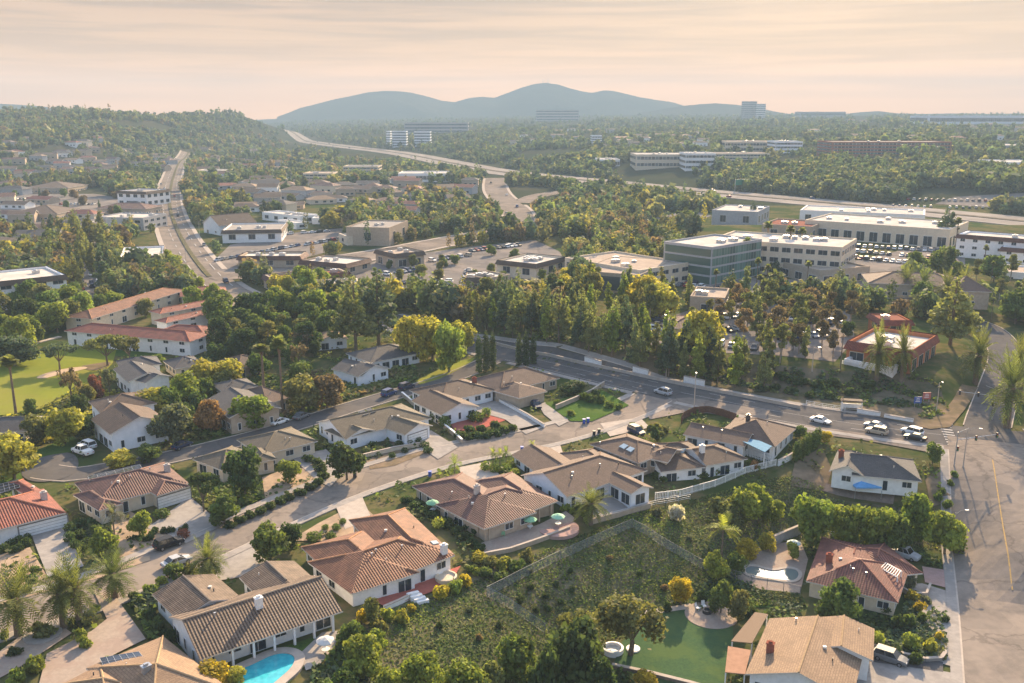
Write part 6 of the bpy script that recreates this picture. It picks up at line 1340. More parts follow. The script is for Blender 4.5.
growth('yard_shrubbery', [(640, 622), (750, 560), (800, 545), (960, 540), (958, 700), (600, 700)], 8000, .22, ['dark', 'mid', 'teal', 'olive'], 'patchy low shrubs around the lower gardens at right', rise=.8, thr=.05)
growth('hedge_slope', [(735, 574), (800, 594), (806, 607), (760, 607), (700, 602), (690, 588)], 5000, .16, ['mid', 'bright', 'dark', 'olive'], 'low green growth on the bank between small pool and tan roof')
growth('garden_growth', [(0, 455), (0, 405), (80, 385), (120, 395), (100, 425), (60, 440)], 5000, .4, ['mid', 'olive', 'yellow', 'dark'], 'rough growth along the golf course edge', rise=.9)
FARG = {'dark': (.07, .1, .045), 'mid': (.12, .16, .06), 'bright': (.14, .18, .04), 'yellow': (.24, .22, .05), 'olive': (.19, .19, .08), 'grey': (.13, .15, .09), 'brown': (.2, .15, .09), 'rust': (.16, .13, .08), 'pine': (.14, .17, .065), 'teal': (.085, .125, .075)}
def woods(name, region, n, label, cols, seed, hr=(5, 11), fpt=60, wr=(.55, .95), exclpad=1.5, leaf=.95, colf=None, z_extra=0):
    """far-off woodland: leafy crowns by the thousand in one mesh"""
    rng = np.random.default_rng(seed); reg = np.array(region, float); got = 0; PX = []
    m = n * 5; a = rng.uniform(reg[:, 0].min(), reg[:, 0].max(), m); b = rng.uniform(reg[:, 1].min(), reg[:, 1].max(), m)
    k = sdist(region, a, b) > 0; a, b = a[k], b[k]
    # march every ray to the ground at once
    dx = (a - CX) / F; bb = -(b - CY) / F; dy = CP + bb * SP; dz = -SP + bb * CP
    X = np.zeros(len(a)); Y = np.zeros(len(a)); done = np.zeros(len(a), bool); prev = np.full(len(a), 120.0); t = 120.0
    while t < 4600:
        act = ~done
        if not act.any(): break
        g = H + dz[act] * t - TA(dx[act] * t, dy[act] * t); h = g < 0; ii = np.nonzero(act)[0][h]
        X[ii] = dx[ii] * t; Y[ii] = dy[ii] * t; done[ii] = True; t *= 1.012
    X, Y = X[done], Y[done]; jit = Y * .01; X = X + rng.normal(size=len(X)) * jit; Y = Y + rng.normal(size=len(Y)) * jit
    keep = np.ones(len(X), bool); pad = exclpad
    for E in EXCL:
        e = np.array(E)
        c = (X > e[:, 0].min() - 6) & (X < e[:, 0].max() + 6) & (Y > e[:, 1].min() - 6) & (Y < e[:, 1].max() + 6) & keep
        if c.any(): i = np.nonzero(c)[0]; keep[i[sdist(E, X[i], Y[i]) > -pad]] = False
    from mathutils import noise as mn
    cut = -.22 if name == 'mesa_woods' else -.3
    keep &= np.array([mn.noise(Vector((x / 95, y / 150, 1.7))) > cut for x, y in zip(X, Y)])
    for pln, hw in ROADS: keep &= sdist([(q.x, q.y) for q in pln], X, Y, False) > hw + 4
    keep &= sdist([(q.x, q.y) for q in fw[::4]], X, Y, False) > 31
    for dy_ in (30, 60): keep &= ~((X > -300) & (sdist([(q.x, q.y) for q in fw[::4]], X, Y + dy_, False) < 24))
    for E in EXCL:
        if len(E) != 4: continue
        e = np.array(E); ln = 8 + e[:, 1].mean() * .04 if e[:, 1].mean() < 800 else e[:, 1].mean() * .11
        c = keep & (X > e[:, 0].min() - 4) & (X < e[:, 0].max() + 4) & (Y > e[:, 1].min() - ln) & (Y < e[:, 1].min() + 4)
        keep &= ~(c & (rng.random(len(X)) < (.85 if len(E) == 4 and abs(e[:, 0].max() - e[:, 0].min()) > 34 else .5)))
    X, Y = X[keep][:n], Y[keep][:n]; n = len(X); Z = TA(X, Y)
    dist = Y; hh = rng.uniform(*hr, n) * np.array([1 + .45 * mn.noise(Vector((x / 60, y / 60, 9))) for x, y in zip(X, Y)]) * (1 + .3 * (rng.random(n) < .12)); ww = hh * rng.uniform(*wr, n); tall = rng.random(n) < .2; ww[tall] *= .5; hh[tall] *= 1.45
    f = np.where(dist < 600, fpt * 2.6, np.where(dist < 1100, fpt, fpt * .5)).astype(int)
    idx = np.repeat(np.arange(n), f); N_ = len(idx); d = sphere_pts(N_, rng); r = np.where(rng.random(N_) < .25, rng.random(N_) ** .5, 1 + rng.normal(size=N_) * .12) * (1 + .2 * np.sin(d[:, 0] * 4 + idx) * np.cos(d[:, 1] * 5 + idx * 1.7))
    C = np.stack([X[idx] + d[:, 0] * r * ww[idx] * .5, Y[idx] + d[:, 1] * r * ww[idx] * .5, Z[idx] + hh[idx] * (.55 + .45 * d[:, 2] * r)], 1)
    C[:, 2] = np.maximum(C[:, 2], Z[idx] + .2)
    size = ww[idx] * leaf * np.sqrt(3.2 / f[idx]) * .8 * (.6 + .8 * rng.random(N_))
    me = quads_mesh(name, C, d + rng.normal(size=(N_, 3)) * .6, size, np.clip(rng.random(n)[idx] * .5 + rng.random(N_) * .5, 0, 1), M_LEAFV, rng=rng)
    base = np.array([FARG[c] for c in cols])[rng.integers(0, len(cols), n)]; base = base * rng.uniform(.75, 1.3, (n, 1))
    cc = np.concatenate([base[idx], np.ones((N_, 1))], 1); at = me.attributes.new('Col', 'FLOAT_COLOR', 'FACE'); at.data.foreach_set('color', cc.astype(np.float32).ravel())
    tag(mobj(name, me), label, 'woodland', kind='stuff')
WC = ['dark', 'mid', 'olive', 'pine', 'teal', 'grey', 'olive', 'dark', 'brown', 'teal']
woods('valley_trees', [(-80, 300), (-80, 196), (200, 196), (380, 200), (495, 196), (640, 200), (700, 230), (660, 262), (600, 290), (540, 312), (460, 322), (340, 318), (230, 300), (170, 300), (130, 300)], 1900, 'mixed green, olive and rusty trees filling the valley around the shops', WC + ['rust', 'yellow', 'pine'], 21, (5, 9), 60)
woods('freeway_trees', [(505, 200), (500, 178), (560, 184), (640, 194), (720, 203), (700, 215), (640, 206)], 420, 'dark trees and scrub between the freeway and the valley', ['dark', 'teal', 'mid', 'grey', 'olive'], 25, (5, 10), 60)
woods('valley_trees', [(700, 260), (860, 260), (960, 262), (1100, 262), (1100, 345), (1020, 330), (860, 320), (700, 330)], 150, 'green trees between the shops and offices at right', WC, 22, (5, 8), 60)
woods('hill_woods', [(-120, 200), (-120, 104), (180, 104), (215, 128), (345, 160), (500, 178), (500, 205), (380, 205), (200, 200)], 6500, 'dense trees covering the hill and suburbs at left', WC + ['grey', 'teal'], 23, (5, 9), 56, z_extra=0)
woods('mesa_woods', [(215, 124), (215, 108), (1150, 108), (1150, 222), (1000, 214), (760, 194), (600, 178), (470, 165), (330, 140)], 12000, 'hazy woods on the mesa beyond the freeway', ['dark', 'teal', 'mid', 'olive', 'dark', 'grey', 'teal'], 24, (5, 9), 56)
# ------------------------------------------------------------ vehicles
carpx('suv', (157, 551), (181, 543), 'black', 'black SUV parked at the kerb before the brown tile ranch house', cat='car')
carpx('sedan', (166, 569), (188, 561), 'silver', 'silver car half hidden by a tree on the lower side of the street', cat='car')
carpx('pickup', (92, 457), (74, 451), 'white', 'white pickup parked on the cul-de-sac drive, nearer of two', cat='pickup'); carpx('suv', (96, 451), (79, 445), 'white', 'white SUV on the cul-de-sac drive behind the white pickup', cat='car')
carpx('sedan', (174, 451), (190, 445), 'navy', 'dark blue car parked behind the brown tile ranch house', cat='car'); carpx('sedan', (271, 427), (288, 421), 'white', 'white car parked on the back street above the long low roof', cat='car')
carpx('sedan', (296, 421), (307, 416), 'grey', 'grey car parked right of the white car on the back street', cat='car'); carpx('suv', (383, 398), (395, 393), 'blue', 'blue car parked on the back street below the white two-wing house', cat='car')
carpx('suv', (400, 391), (413, 387), 'navy', 'dark SUV parked right of the blue car on the back street', cat='car'); carpx('sedan', (532, 403), (540, 411), 'navy', 'dark car on the narrow drive beside the tan garage', cat='car')
carpx('suv', (672, 397), (654, 392), 'silver', 'silver SUV alone on the main road opposite the corner lawn', cat='car'); carpx('suv', (628, 430), (645, 438), 'navy', 'dark car parked on the pale drive by the curved fence', cat='car')
carpx('sedan', (812, 421), (829, 425), 'white', 'white car at the kerb near the golden bush', cat='car')
carpx('sedan', (884, 430), (865, 426), 'silver', 'silver car waiting in the far lane, left of the four', cat='car'); carpx('suv', (886, 436), (867, 432), 'beige', 'beige SUV in the near lane beside the silver car', cat='car')
carpx('suv', (921, 437), (903, 432), 'white', 'white SUV in the far lane at the crosswalk', cat='car'); carpx('sedan', (925, 442), (905, 438), 'black', 'black sedan in the near lane beside the white SUV', cat='car')
carpx('suv', (876, 657), (904, 666), 'grey', 'dark grey car with silver cover on the bottom right driveway', cat='car'); carpx('sedan', (886, 322), (900, 320), 'white', 'white car parked beside the orange block', cat='car')
carpx('pickup', (897, 555), (909, 559), 'silver', 'pale vehicle half hidden behind the tall hedge', cat='pickup')
CC = ['white', 'silver', 'grey', 'black', 'white', 'navy', 'beige', 'red', 'silver', 'blue']
def lot(rows, where, group, ang=math.pi / 2, seed=0, miss=.1):
    o = []
    for i, (a, b, n) in enumerate(rows): o += carrow(a, b, n, ang, CC, seed + i, miss)
    for c in o: tag(c, 'small parked car ' + where, 'car', group)
    return len(o)
n_ = 0
n_ += lot([((375, 296), (415, 290), 14), ((378, 288), (420, 281), 14), ((420, 303), (440, 276), 8), ((460, 300), (470, 270), 9), ((480, 303), (500, 272), 9), ((440, 296), (448, 282), 6), ((385, 276), (420, 270), 12), ((430, 262), (470, 256), 12), ((470, 252), (520, 246), 14)], 'in rows on the central parking lot', 'cars on the central parking lot', seed=1)
n_ += lot([((845, 258), (950, 268), 26), ((848, 252), (945, 260), 24), ((850, 247), (940, 252), 22), ((650, 277), (700, 284), 14), ((655, 284), (720, 290), 14)], 'between the colonnade store and pale office', 'cars before the colonnade store', seed=20)
n_ += lot([((700, 322), (760, 314), 12), ((770, 318), (845, 326), 14), ((700, 336), (740, 330), 8), ((765, 340), (835, 336), 12), ((650, 338), (664, 312), 6), ((715, 346), (760, 350), 8)], 'on the lot behind the eucalyptus', 'cars behind the eucalyptus', seed=40)
n_ += lot([((82, 292), (80, 252), 12), ((92, 290), (90, 250), 12), ((98, 296), (100, 256), 10)], 'in the lane behind the left white office', 'cars behind the left office', ang=0.1, seed=60)
n_ += lot([((0, 222), (28, 221), 9), ((60, 224), (94, 223), 10), ((0, 200), (60, 199), 16), ((60, 205), (95, 205), 10)], 'on the lots of the far left shops', 'cars by the far left shops', seed=70)
n_ += lot([((215, 262), (300, 246), 14), ((305, 246), (340, 240), 8), ((240, 238), (330, 232), 12)], 'along the cross street at left', 'cars along the cross street', ang=0.1, seed=80)
n_ += lot([((890, 206), (1020, 208), 20), ((900, 200), (1020, 202), 20)], 'on the lot beside the freeway at right', 'cars beside the freeway', seed=90)
def traffic(line, offs, ids, where, group):
    for k, (i, off, fl) in enumerate(ids):
        a, b = line[i], line[min(i + 1, len(line) - 1)]; d = (b - a).normalized(); p = a + Vector((-d.y, d.x)) * off
        o = car(['sedan', 'suv'][k % 2], p.x, p.y, math.atan2(d.y, d.x) + (math.pi if fl else 0), CC[(k * 3) % 10], False); o.location.z += .25; tag(o, 'small car ' + where, 'car', group)
AL = len(LINES['arterial']); rn = random.Random(3)
traffic(LINES['arterial'], 0, [(rn.randrange(3, AL - 4), off, off < 0) for off in (-10, -5, 4, 8, -10, -5, 4, 8, 4, -5, 8, -10)], 'driving on the wide road at left', 'cars on the wide road')
LL = len(LINES['link_road']); traffic(LINES['link_road'], 0, [(rn.randrange(2, LL - 3), off, off < 0) for off in (-6, 4, 8, -3)], 'on the link road below the freeway', 'cars on the link road')
traffic(fw, 0, [(rn.randrange(12, 90), off, off < 0) for off in (-20, -15, -9, -21, 9, 15, 21, -15, 9, 21, 15, -9, 9, -21, 21, 15)], 'driving on the freeway', 'cars on the freeway')
# ------------------------------------------------------------ walls, fences, rails
def wallline(name, label, cat, px, h, th, mat, cap=None, zoff=-.4, capmat=None, group=None):
    pts = [P(*p) for p in px]; c = pts[0]; root = empty(name, c); tag(root, label, cat, group); m, k = MB(), MB()
    line = []
    for a, b in zip(pts, pts[1:]):
        n = max(1, int(math.dist(a[:2], b[:2]) / 3))
        for i in range(n): x, y = a[0] + (b[0] - a[0]) * i / n, a[1] + (b[1] - a[1]) * i / n; line.append((x, y, T(x, y)))
    line.append(pts[-1])
    for a, b in zip(line, line[1:]):
        A, B = Vector(a), Vector(b); d = (B - A).xy.normalized(); nn = Vector((-d.y, d.x)) * th / 2
        for mb, w_, z0, z1 in ((m, 1, zoff, h),) + (((k, 1.5, h, h + cap),) if cap else ()):
            q = [(A.x - nn.x * w_ - c[0], A.y - nn.y * w_ - c[1], A.z - c[2]), (B.x - nn.x * w_ - c[0], B.y - nn.y * w_ - c[1], B.z - c[2]), (B.x + nn.x * w_ - c[0], B.y + nn.y * w_ - c[1], B.z - c[2]), (A.x + nn.x * w_ - c[0], A.y + nn.y * w_ - c[1], A.z - c[2])]
            lo = [(x, y, z + z0) for x, y, z in q]; hi = [(x, y, z + z1) for x, y, z in q]
            mb.face(hi); mb.face(lo[::-1])
            for i in range(4): j = (i + 1) % 4; mb.face([lo[i], lo[j], hi[j], hi[i]])
    m.obj('wall_body', mat, root)
    if cap: k.obj('coping', capmat or M_CONCW, root)
    return root
def fence(name, label, px, h, mat, style='mesh', gap=3.0, cat='fence'):
    pts = [P(*p) for p in px]; root = empty(name, pts[0]); tag(root, label, cat); c = Vector(pts[0]); posts = []
    for a, b in zip(pts, pts[1:]):
        n = max(1, round(math.dist(a[:2], b[:2]) / gap))
        for i in range(n): x, y = a[0] + (b[0] - a[0]) * i / n, a[1] + (b[1] - a[1]) * i / n; posts.append(Vector((x, y, T(x, y))) - c)
    posts.append(Vector(pts[-1]) - c); pm = MB(); pm.box((0, 0, -.3), (.08, .08, h + .34)); pme = pm.mesh('post', mat)
    for p in posts[:95]: mobj('post', pme, root, p)
    r = MB(); f = MB(); up = lambda p, z: p + Vector((0, 0, z))
    for a, b in zip(posts, posts[1:]):
        if style == 'mesh':
            r.tube(up(a, h), up(b, h), .03, n=5); r.tube(up(a, .15), up(b, .15), .025, n=4); f.face([up(a, .1), up(b, .1), up(b, h), up(a, h)])
        elif style == 'picket':
            for z in (h * .25, h * .95): r.tube(up(a, z), up(b, z), .06, n=4)
            k = max(2, int((b - a).length / .32))
            for i in range(k): q = a.lerp(b, (i + .5) / k); r.box((q.x, q.y, q.z + .1), (.12, .12, h - .1))
        else:
            for z in (h * .35, h * .65, h): r.tube(up(a, z), up(b, z), .05, n=5)
        if style == 'board': f.face([up(a, -.2), up(b, -.2), up(b, h * .97), up(a, h * .97)])
    r.obj('rail', mat, root)
    if f.f: f.obj('mesh_panel' if style == 'mesh' else 'board_panel', M_WIRE if style == 'mesh' else mat, root)
    return root
m, nt, b = newmat('wire_mesh'); b.inputs['Base Color'].default_value = (.3, .32, .33, 1); b.inputs['Roughness'].default_value = .5
trn = N(nt, 'ShaderNodeBsdfTransparent'); mx = N(nt, 'ShaderNodeMixShader'); mx.inputs[0].default_value = .3
L(nt, trn.outputs[0], mx.inputs[1]); L(nt, b.outputs[0], mx.inputs[2]); L(nt, mx.outputs[0], nt.nodes['Material Output'].inputs['Surface']); M_WIRE = m
fence('wire_fence', 'grey wire mesh fence enclosing the weedy slope plot', [(545, 634), (487, 597), (520, 580), (560, 560), (600, 542), (632, 528), (660, 545), (700, 568), (735, 580), (800, 596)], 1.7, plain('fence_wire', (.2, .21, .21), .6, .3), 'mesh')
fence('white_fence', 'long white picket fence above the green slope', [(655, 500), (680, 497), (715, 487), (745, 474), (776, 466)], 1.5, M_WHITE, 'picket')
fence('white_fence', 'short white picket fence beside the cypress hedge', [(724, 450), (750, 457), (772, 465)], 1.5, M_WHITE, 'picket')
fence('patio_fence', 'thin dark railing behind the small pool hedge', [(830, 536), (862, 541), (896, 549)], 1.4, M_METAL, 'rail'); fence('rail_fence', 'thin metal railing at the edge of the white house patio', [(590, 524), (620, 516), (655, 506), (690, 500)], 1.1, M_METAL, 'rail')
fence('wooden_fence', 'curved reddish brown board fence around a yard by the road', [(681, 424), (684, 419), (694, 414), (708, 413), (722, 416), (736, 421)], 1.7, surf('stained_board', (.16, .09, .06), (.11, .06, .045), 3), 'board', 2.5)
WL = wallline
WL('low_wall', 'white capped retaining wall of the olive brown ranch house yard', 'wall', [(362, 459), (395, 451), (420, 447)], .9, .3, WALLS['cream'], .12)
WL('low_wall', 'white capped side wall running down from the back street', 'wall', [(402, 396), (420, 411), (440, 425), (455, 437), (462, 444)], 1.0, .3, WALLS['tan'], .12, capmat=M_WHITE)
WL('low_wall', 'long white side wall between the two forecourts', 'wall', [(495, 400), (510, 408), (528, 418), (544, 428)], .9, .3, WALLS['white'], .1)
WL('low_wall', 'tan garden wall stepping around the planted corner', 'wall', [(556, 410), (575, 402), (592, 394), (604, 386)], 1.2, .3, WALLS['tan'], .1)
WL('retaining_wall', 'pale retaining wall behind the small pool', 'wall', [(772, 546), (786, 540), (800, 534)], 1.8, .35, WALLS['grey'], .12); WL('retaining_wall', 'low stone retaining wall at the bottom edge of the turf', 'wall', [(612, 668), (650, 676), (690, 686), (720, 695)], .6, .4, surf('dry_stone', (.3, .22, .17), (.2, .16, .13), 3), .08)
WL('low_wall', 'white parapet along the brick terrace', 'wall', [(384, 611), (400, 604), (412, 598)], .7, .3, WALLS['white'], .1); WL('low_wall', 'curved white kerb wall around the corner front garden', 'wall', [(874, 648), (900, 656), (925, 662), (941, 661), (946, 654)], .6, .35, M_CONC, .08)
WL('low_wall', 'pinkish curved wall by the entry of the red tile house', 'wall', [(898, 590), (912, 598), (926, 598), (930, 588)], .9, .25, WALLS['tan'], .08); WL('low_wall', 'pale retaining wall right of the mauve house patio', 'wall', [(478, 558), (510, 552), (545, 540), (570, 530)], .7, .3, WALLS['tan'], .08)
WL('low_wall', 'pale wall below the white house patio', 'wall', [(592, 524), (618, 517), (650, 508)], .9, .3, WALLS['tan'], .08); WL('garden_wall', 'short white wall at the right end of the white fence', 'wall', [(778, 466), (788, 461), (793, 458)], 1.2, .3, WALLS['white'], .1)
WL('road_wall', 'long low concrete wall along the far side of the main road', 'wall', [(470, 338), (500, 346), (540, 355), (585, 365), (640, 377), (684, 386), (740, 397), (800, 409)], .8, .35, M_CONCW, .1)
for a, b, t_ in (((585, 363), (601, 368), 'leftmost'), ((633, 373), (648, 377), 'second'), ((684, 383), (704, 388), 'third')):
    WL('sign_wall', t_ + ' white raised panel of the long road wall', 'wall', [a, b], 1.9, .5, M_WHITE, .12, group='raised panels of the road wall')
WL('sign_wall', 'white block wall below the bus shelter bank, left', 'wall', [(857, 413), (880, 417)], 1.1, .5, M_WHITE, .1); WL('sign_wall', 'white block wall below the bus shelter bank, right', 'wall', [(884, 418), (913, 423)], .9, .5, M_WHITE, .1)
WL('fairway_path', 'thin pale path wall behind the golf green', 'wall', [(0, 352), (30, 345), (60, 337)], .25, 1.6, M_CONCW)
fence('white_rail', 'white post and rail barrier left of the bus shelter', [(806, 405), (822, 408), (845, 411)], 1.1, M_WHITE, 'rail', 2.5)
fence('terrace_rail', 'white balustrade on the restaurant dining terrace', [(842, 364), (866, 370), (889, 374)], 1.0, M_WHITE, 'picket', 3)
# ------------------------------------------------------------ pools
m, nt, b = newmat('pool_water'); b.inputs['Base Color'].default_value = (.03, .42, .5, 1); b.inputs['Roughness'].default_value = .04
n1 = N(nt, 'ShaderNodeTexNoise', i_Scale=1.2, i_Detail=3.0); bp = N(nt, 'ShaderNodeBump', i_Strength=.15, i_Distance=.05); L(nt, N(nt, 'ShaderNodeNewGeometry').outputs['Position'], n1.inputs[0]); L(nt, n1.outputs[0], bp.inputs['Height']); L(nt, bp.outputs[0], b.inputs['Normal']); M_POOL = m
L(nt, mixc(nt, ramp(nt, n1.outputs[0], [(.35, 0), (.65, 1)]), (.03, .36, .44), (.05, .48, .54)), b.inputs['Base Color'])
m, nt, b = newmat('dark_pool_water'); b.inputs['Base Color'].default_value = (.16, .2, .2, 1); b.inputs['Roughness'].default_value = .03; b.inputs['Specular IOR Level'].default_value = .9; M_POOL2 = m
def pool(label, px, rim, water, ring=None):
    pts = clean([P(*p)[:2] for p in px])
    for _ in range(2):
        q = []
        for a, b in zip(pts, pts[1:] + pts[:1]): q += [(a[0] * .75 + b[0] * .25, a[1] * .75 + b[1] * .25), (a[0] * .25 + b[0] * .75, a[1] * .25 + b[1] * .75)]
        pts = q
    cx = sum(p[0] for p in pts) / len(pts); cy = sum(p[1] for p in pts) / len(pts); z = T(cx, cy); root = empty('swimming_pool', (cx, cy, z)); tag(root, label, 'pool')
    loc = [(x - cx, y - cy) for x, y in pts]; n = len(loc); out = []
    def offs(d):
        r = []
        for i in range(n):
            a, b = Vector(loc[i - 1]), Vector(loc[(i + 1) % n]); t = (b - a).normalized(); r.append((loc[i][0] + t.y * d, loc[i][1] - t.x * d))
        return r
    o = offs(rim); m_ = MB()
    for i in range(n):
        j = (i + 1) % n; m_.face([(*loc[i], .32), (*o[i], .32), (*o[j], .32), (*loc[j], .32)]); m_.face([(*o[i], -.2), (*o[j], -.2), (*o[j], .32), (*o[i], .32)]); m_.face([(*loc[j], .1), (*loc[i], .1), (*loc[i], .32), (*loc[j], .32)])
    m_.obj('coping', M_CONCW, root); w_ = MB(); w_.face([(*p, .2) for p in loc]); w_.obj('water', water, root); return root
pool('turquoise kidney pool behind the striped tile house', [(236, 690), (232, 680), (240, 671), (257, 664), (268, 658), (280, 654.5), (291, 655.5), (296, 661), (291, 671), (279, 681), (266, 692), (250, 700)], 1.3, M_POOL)
pool('pale kidney pool reflecting trees beside the red tile house', [(745, 573), (746, 568.5), (754, 567), (763, 570), (774, 572.5), (787, 569.5), (797, 571), (799, 577), (794, 582.5), (780, 581), (764, 579), (750, 577)], .6, M_POOL2)
# ------------------------------------------------------------ garden furniture
def umbrella(px, py, col, label, group=None):
    x, y, z = P(px, py); r = empty('patio_umbrella', (x, y, z)); r.scale = (.8, .8, .9); tag(r, label, 'umbrella', group); a = MB(); a.tube((0, 0, 0), (0, 0, 2.6), .04); a.tube((0, 0, 0), (0, 0, .1), .3, n=12); a.obj('pole', M_WHITE, r)
    c = MB(); c.lathe((0, 0, 2.1), [(1.55, 0), (1.55, .08), (.8, .42), (0, .65)], 8); c.obj('canopy', col, r)
    t = MB(); t.lathe((.0, 0, 0), [(.5, .7), (.55, .75), (0, .76)], 14); t.tube((0, 0, .1), (0, 0, .72), .07); tb = t.obj('table', M_WHITE, empty_thing('patio_table', (x, y, z), 'round table under the ' + label.split(' ')[0] + ' umbrella ' + ' '.join(label.split(' ')[2:8]), 'table'))
def empty_thing(n, loc, label, cat, group=None): e = empty(n, loc); tag(e, label, cat, group); return e
GRN = plain('green_canvas', (.2, .42, .25), .8); umbrella(433, 513, GRN, 'green umbrella in the side yard of the mauve house'); umbrella(530, 530, GRN, 'green umbrella left on the mauve house patio'); umbrella(558, 527, plain('mint_canvas', (.3, .55, .38), .8), 'mint umbrella over the round brick patio'); umbrella(326, 654, plain('cream_canvas', (.6, .58, .54), .8), 'cream umbrella at the right end of the porch patio')
umbrella(793, 553, plain('pale_canvas', (.5, .6, .56), .8), 'pale umbrella in the small pool yard')
def chair(px, py, rz, mat, label, group):
    x, y, z = P(px, py); r = empty('garden_chair', (x, y, z + .16), rz); tag(r, label, 'chair', group)
    s = MB(); s.box((0, 0, .38), (.6, .6, .07)); s.obj('seat', mat, r); b_ = MB(); b_.face([(-.3, .28, .42), (.3, .28, .42), (.3, .5, 1.05), (-.3, .5, 1.05)]); b_.face([(-.3, .5, 1.1), (.3, .5, 1.1), (.3, .34, .42), (-.3, .34, .42)]); b_.obj('backrest', mat, r)
    for a in (-.26, .26):
        for c in (-.26, .26): l = MB(); l.box((a, c, 0), (.06, .06, .4)); l.obj('leg', mat, r)
for i, (a, b, rz, t_) in enumerate([(698, 611, .9, 'left'), (704, 609, .3, 'middle'), (715, 610, -.7, 'right')]): chair(a, b, rz, M_WHITE, t_ + ' white chair at the fire pit', 'white chairs at the fire pit')
for i, (a, b, rz, t_) in enumerate([(490, 538, 2.8, 'left'), (503, 537, 3.3, 'right')]): chair(a, b, rz, GRN, t_ + ' green garden chair on the mauve house patio', 'green patio chairs')
def disc(name, label, cat, px, py, r, prof, mat, kind=None, sx=1, sy=1):
    x, y, z = P(px, py); m_ = MB(); m_.lathe((0, 0, 0), prof, 28, sx=sx, sy=sy); o = m_.obj(name, mat, None, (x, y, z)); tag(o, label, cat, kind=kind); return o
disc('round_patio', None, None, 711, 616, 0, [(4.0, -.3), (4.0, .22), (0, .24)], M_PAVER, 'structure'); disc('fire_pit', 'round dark fire pit at the middle of the paved circle', 'fire pit', 707, 614, 0, [(.7, .2), (.7, .75), (.5, .78), (.45, .5), (0, .5)], M_DARK)
disc('round_patio', None, None, 558, 529, 0, [(3.6, -.3), (3.6, .3), (0, .31)], M_PINKP, 'structure')
disc('planter_ring', 'white ring shaped planter at the foot of the pepper tree', 'planter', 613, 652, 0, [(1.5, -.2), (1.5, .8), (1.2, .85), (1.2, .4), (0, .4)], M_WHITE); disc('tree_ring', 'small white stone ring around the pepper tree trunk', 'tree ring', 633, 650, 0, [(1.0, -.1), (1.0, .3), (.8, .35), (0, .3)], M_WHITE)
disc('planter_ring', 'round white planter at the right end of the brick terrace', 'planter', 446, 581, 0, [(1.6, 0), (1.7, .9), (1.4, .95), (1.3, .7), (0, .7)], WALLS['cream'])
disc('planter_ring', 'kerbed round bed in the middle of the left court', 'planter', 43, 636, 0, [(2.4, 0), (2.4, .35), (2.1, .36), (0, .3)], M_CONC)
def tent():
    x, y, z = P(864, 495); r = empty('canopy_tent', (x, y, z)); r.scale = (1.2, 1.2, 1.15); tag(r, 'bright blue pop-up canopy tent behind the grey roofed house', 'tent'); c = MB(); q = [(-2.1, -1.6, 2.1), (2.1, -1.6, 2.1), (2.1, 1.6, 2.1), (-2.1, 1.6, 2.1)]; ap = (0, 0, 3.5)
    for i in range(4):
        j = (i + 1) % 4; c.face([q[i], q[j], ap]); c.face([(q[i][0], q[i][1], 1.85), (q[j][0], q[j][1], 1.85), q[j], q[i]])
    c.obj('canopy', plain('blue_canvas', (.15, .4, .75), .8), r)
    for p in q: l = MB(); l.tube((p[0], p[1], 0), p, .04); l.obj('leg', M_METAL, r)
tent()
def steps():
    x, y, z = P(413, 598); m_ = MB()
    for i in range(4): m_.box((i * .5, -i * .35, -.3), (1.8, .6, 1.2 - i * .22), .5)
    tag(m_.obj('garden_steps', WALLS['white'], None, (x, y, z)), 'white stepped wall block on the brick terrace', 'steps')
steps()
for i, (a, b, rot, lab) in enumerate([(374, 598, .5, 'left')]): pass
# bins
def bin_(px, py, c, label):
    x, y, z = P(px, py); r = empty('wheelie_bin', (x, y, z + .1)); tag(r, label, 'bin', 'wheelie bins at the kerb'); b_ = MB(); b_.box((0, 0, .05), (.55, .6, .95), taper=1.15); b_.obj('bin_body', c, r); l = MB(); l.box((0, 0, 1.0), (.68, .75, .1)); l.obj('lid', c, r)
    for s in (-.3, .3): w_ = MB(); w_.tube((s - .04, .3, .1), (s + .04, .3, .1), .12, n=10); w_.obj('wheel', M_TYRE, r)
BL = plain('blue_plastic', (.05, .1, .4), .5); BK = plain('black_plastic', (.03, .03, .035), .6)
bin_(584, 424, BL, 'blue bin at the kerb by the corner lawn, left one'); bin_(588, 423, BL, 'blue bin at the kerb by the corner lawn, right one'); bin_(430, 477, BL, 'blue bin on the kerb above the mauve roof'); bin_(522, 452, BL, 'blue bin beside the white garage wing'); bin_(355, 478, BK, 'black bin beside the dark forecourt tree')
bin_(594, 436, BK, 'dark bin on the kerb before the skylight house, left'); bin_(599, 434, BK, 'dark bin on the kerb before the skylight house, right')
# ------------------------------------------------------------ street furniture
def lamp(px, base, h, arm, az, label, group='street lamps'):
    x, y, z = P(px, base); r = empty('street_lamp', (x, y, z + .1), az); tag(r, label, 'street lamp', group); p = MB(); p.tube((0, 0, 0), (0, 0, h), .13, .08); p.tube((0, 0, 0), (0, 0, .5), .2, .16); p.obj('pole', M_CONCW, r)
    a = MB(); a.tube((0, 0, h - .3), (arm * .5, 0, h + .35), .06); a.tube((arm * .5, 0, h + .35), (arm, 0, h + .45), .05); a.obj('arm', M_CONCW, r); k = MB(); k.box((arm + .25, 0, h + .36), (.75, .3, .16), taper=.8); k.obj('lamp_head', M_METAL, r)
lamp(936, 414, 7.5, -1.5, 1.6, 'street lamp on the bare bank beside the two round signs'); lamp(694, 410, 8, 1.6, 1.3, 'street lamp on the near kerb opposite the curved fence'); lamp(666, 377, 7.5, -1.6, 1.2, 'street lamp between the white panels of the road wall')
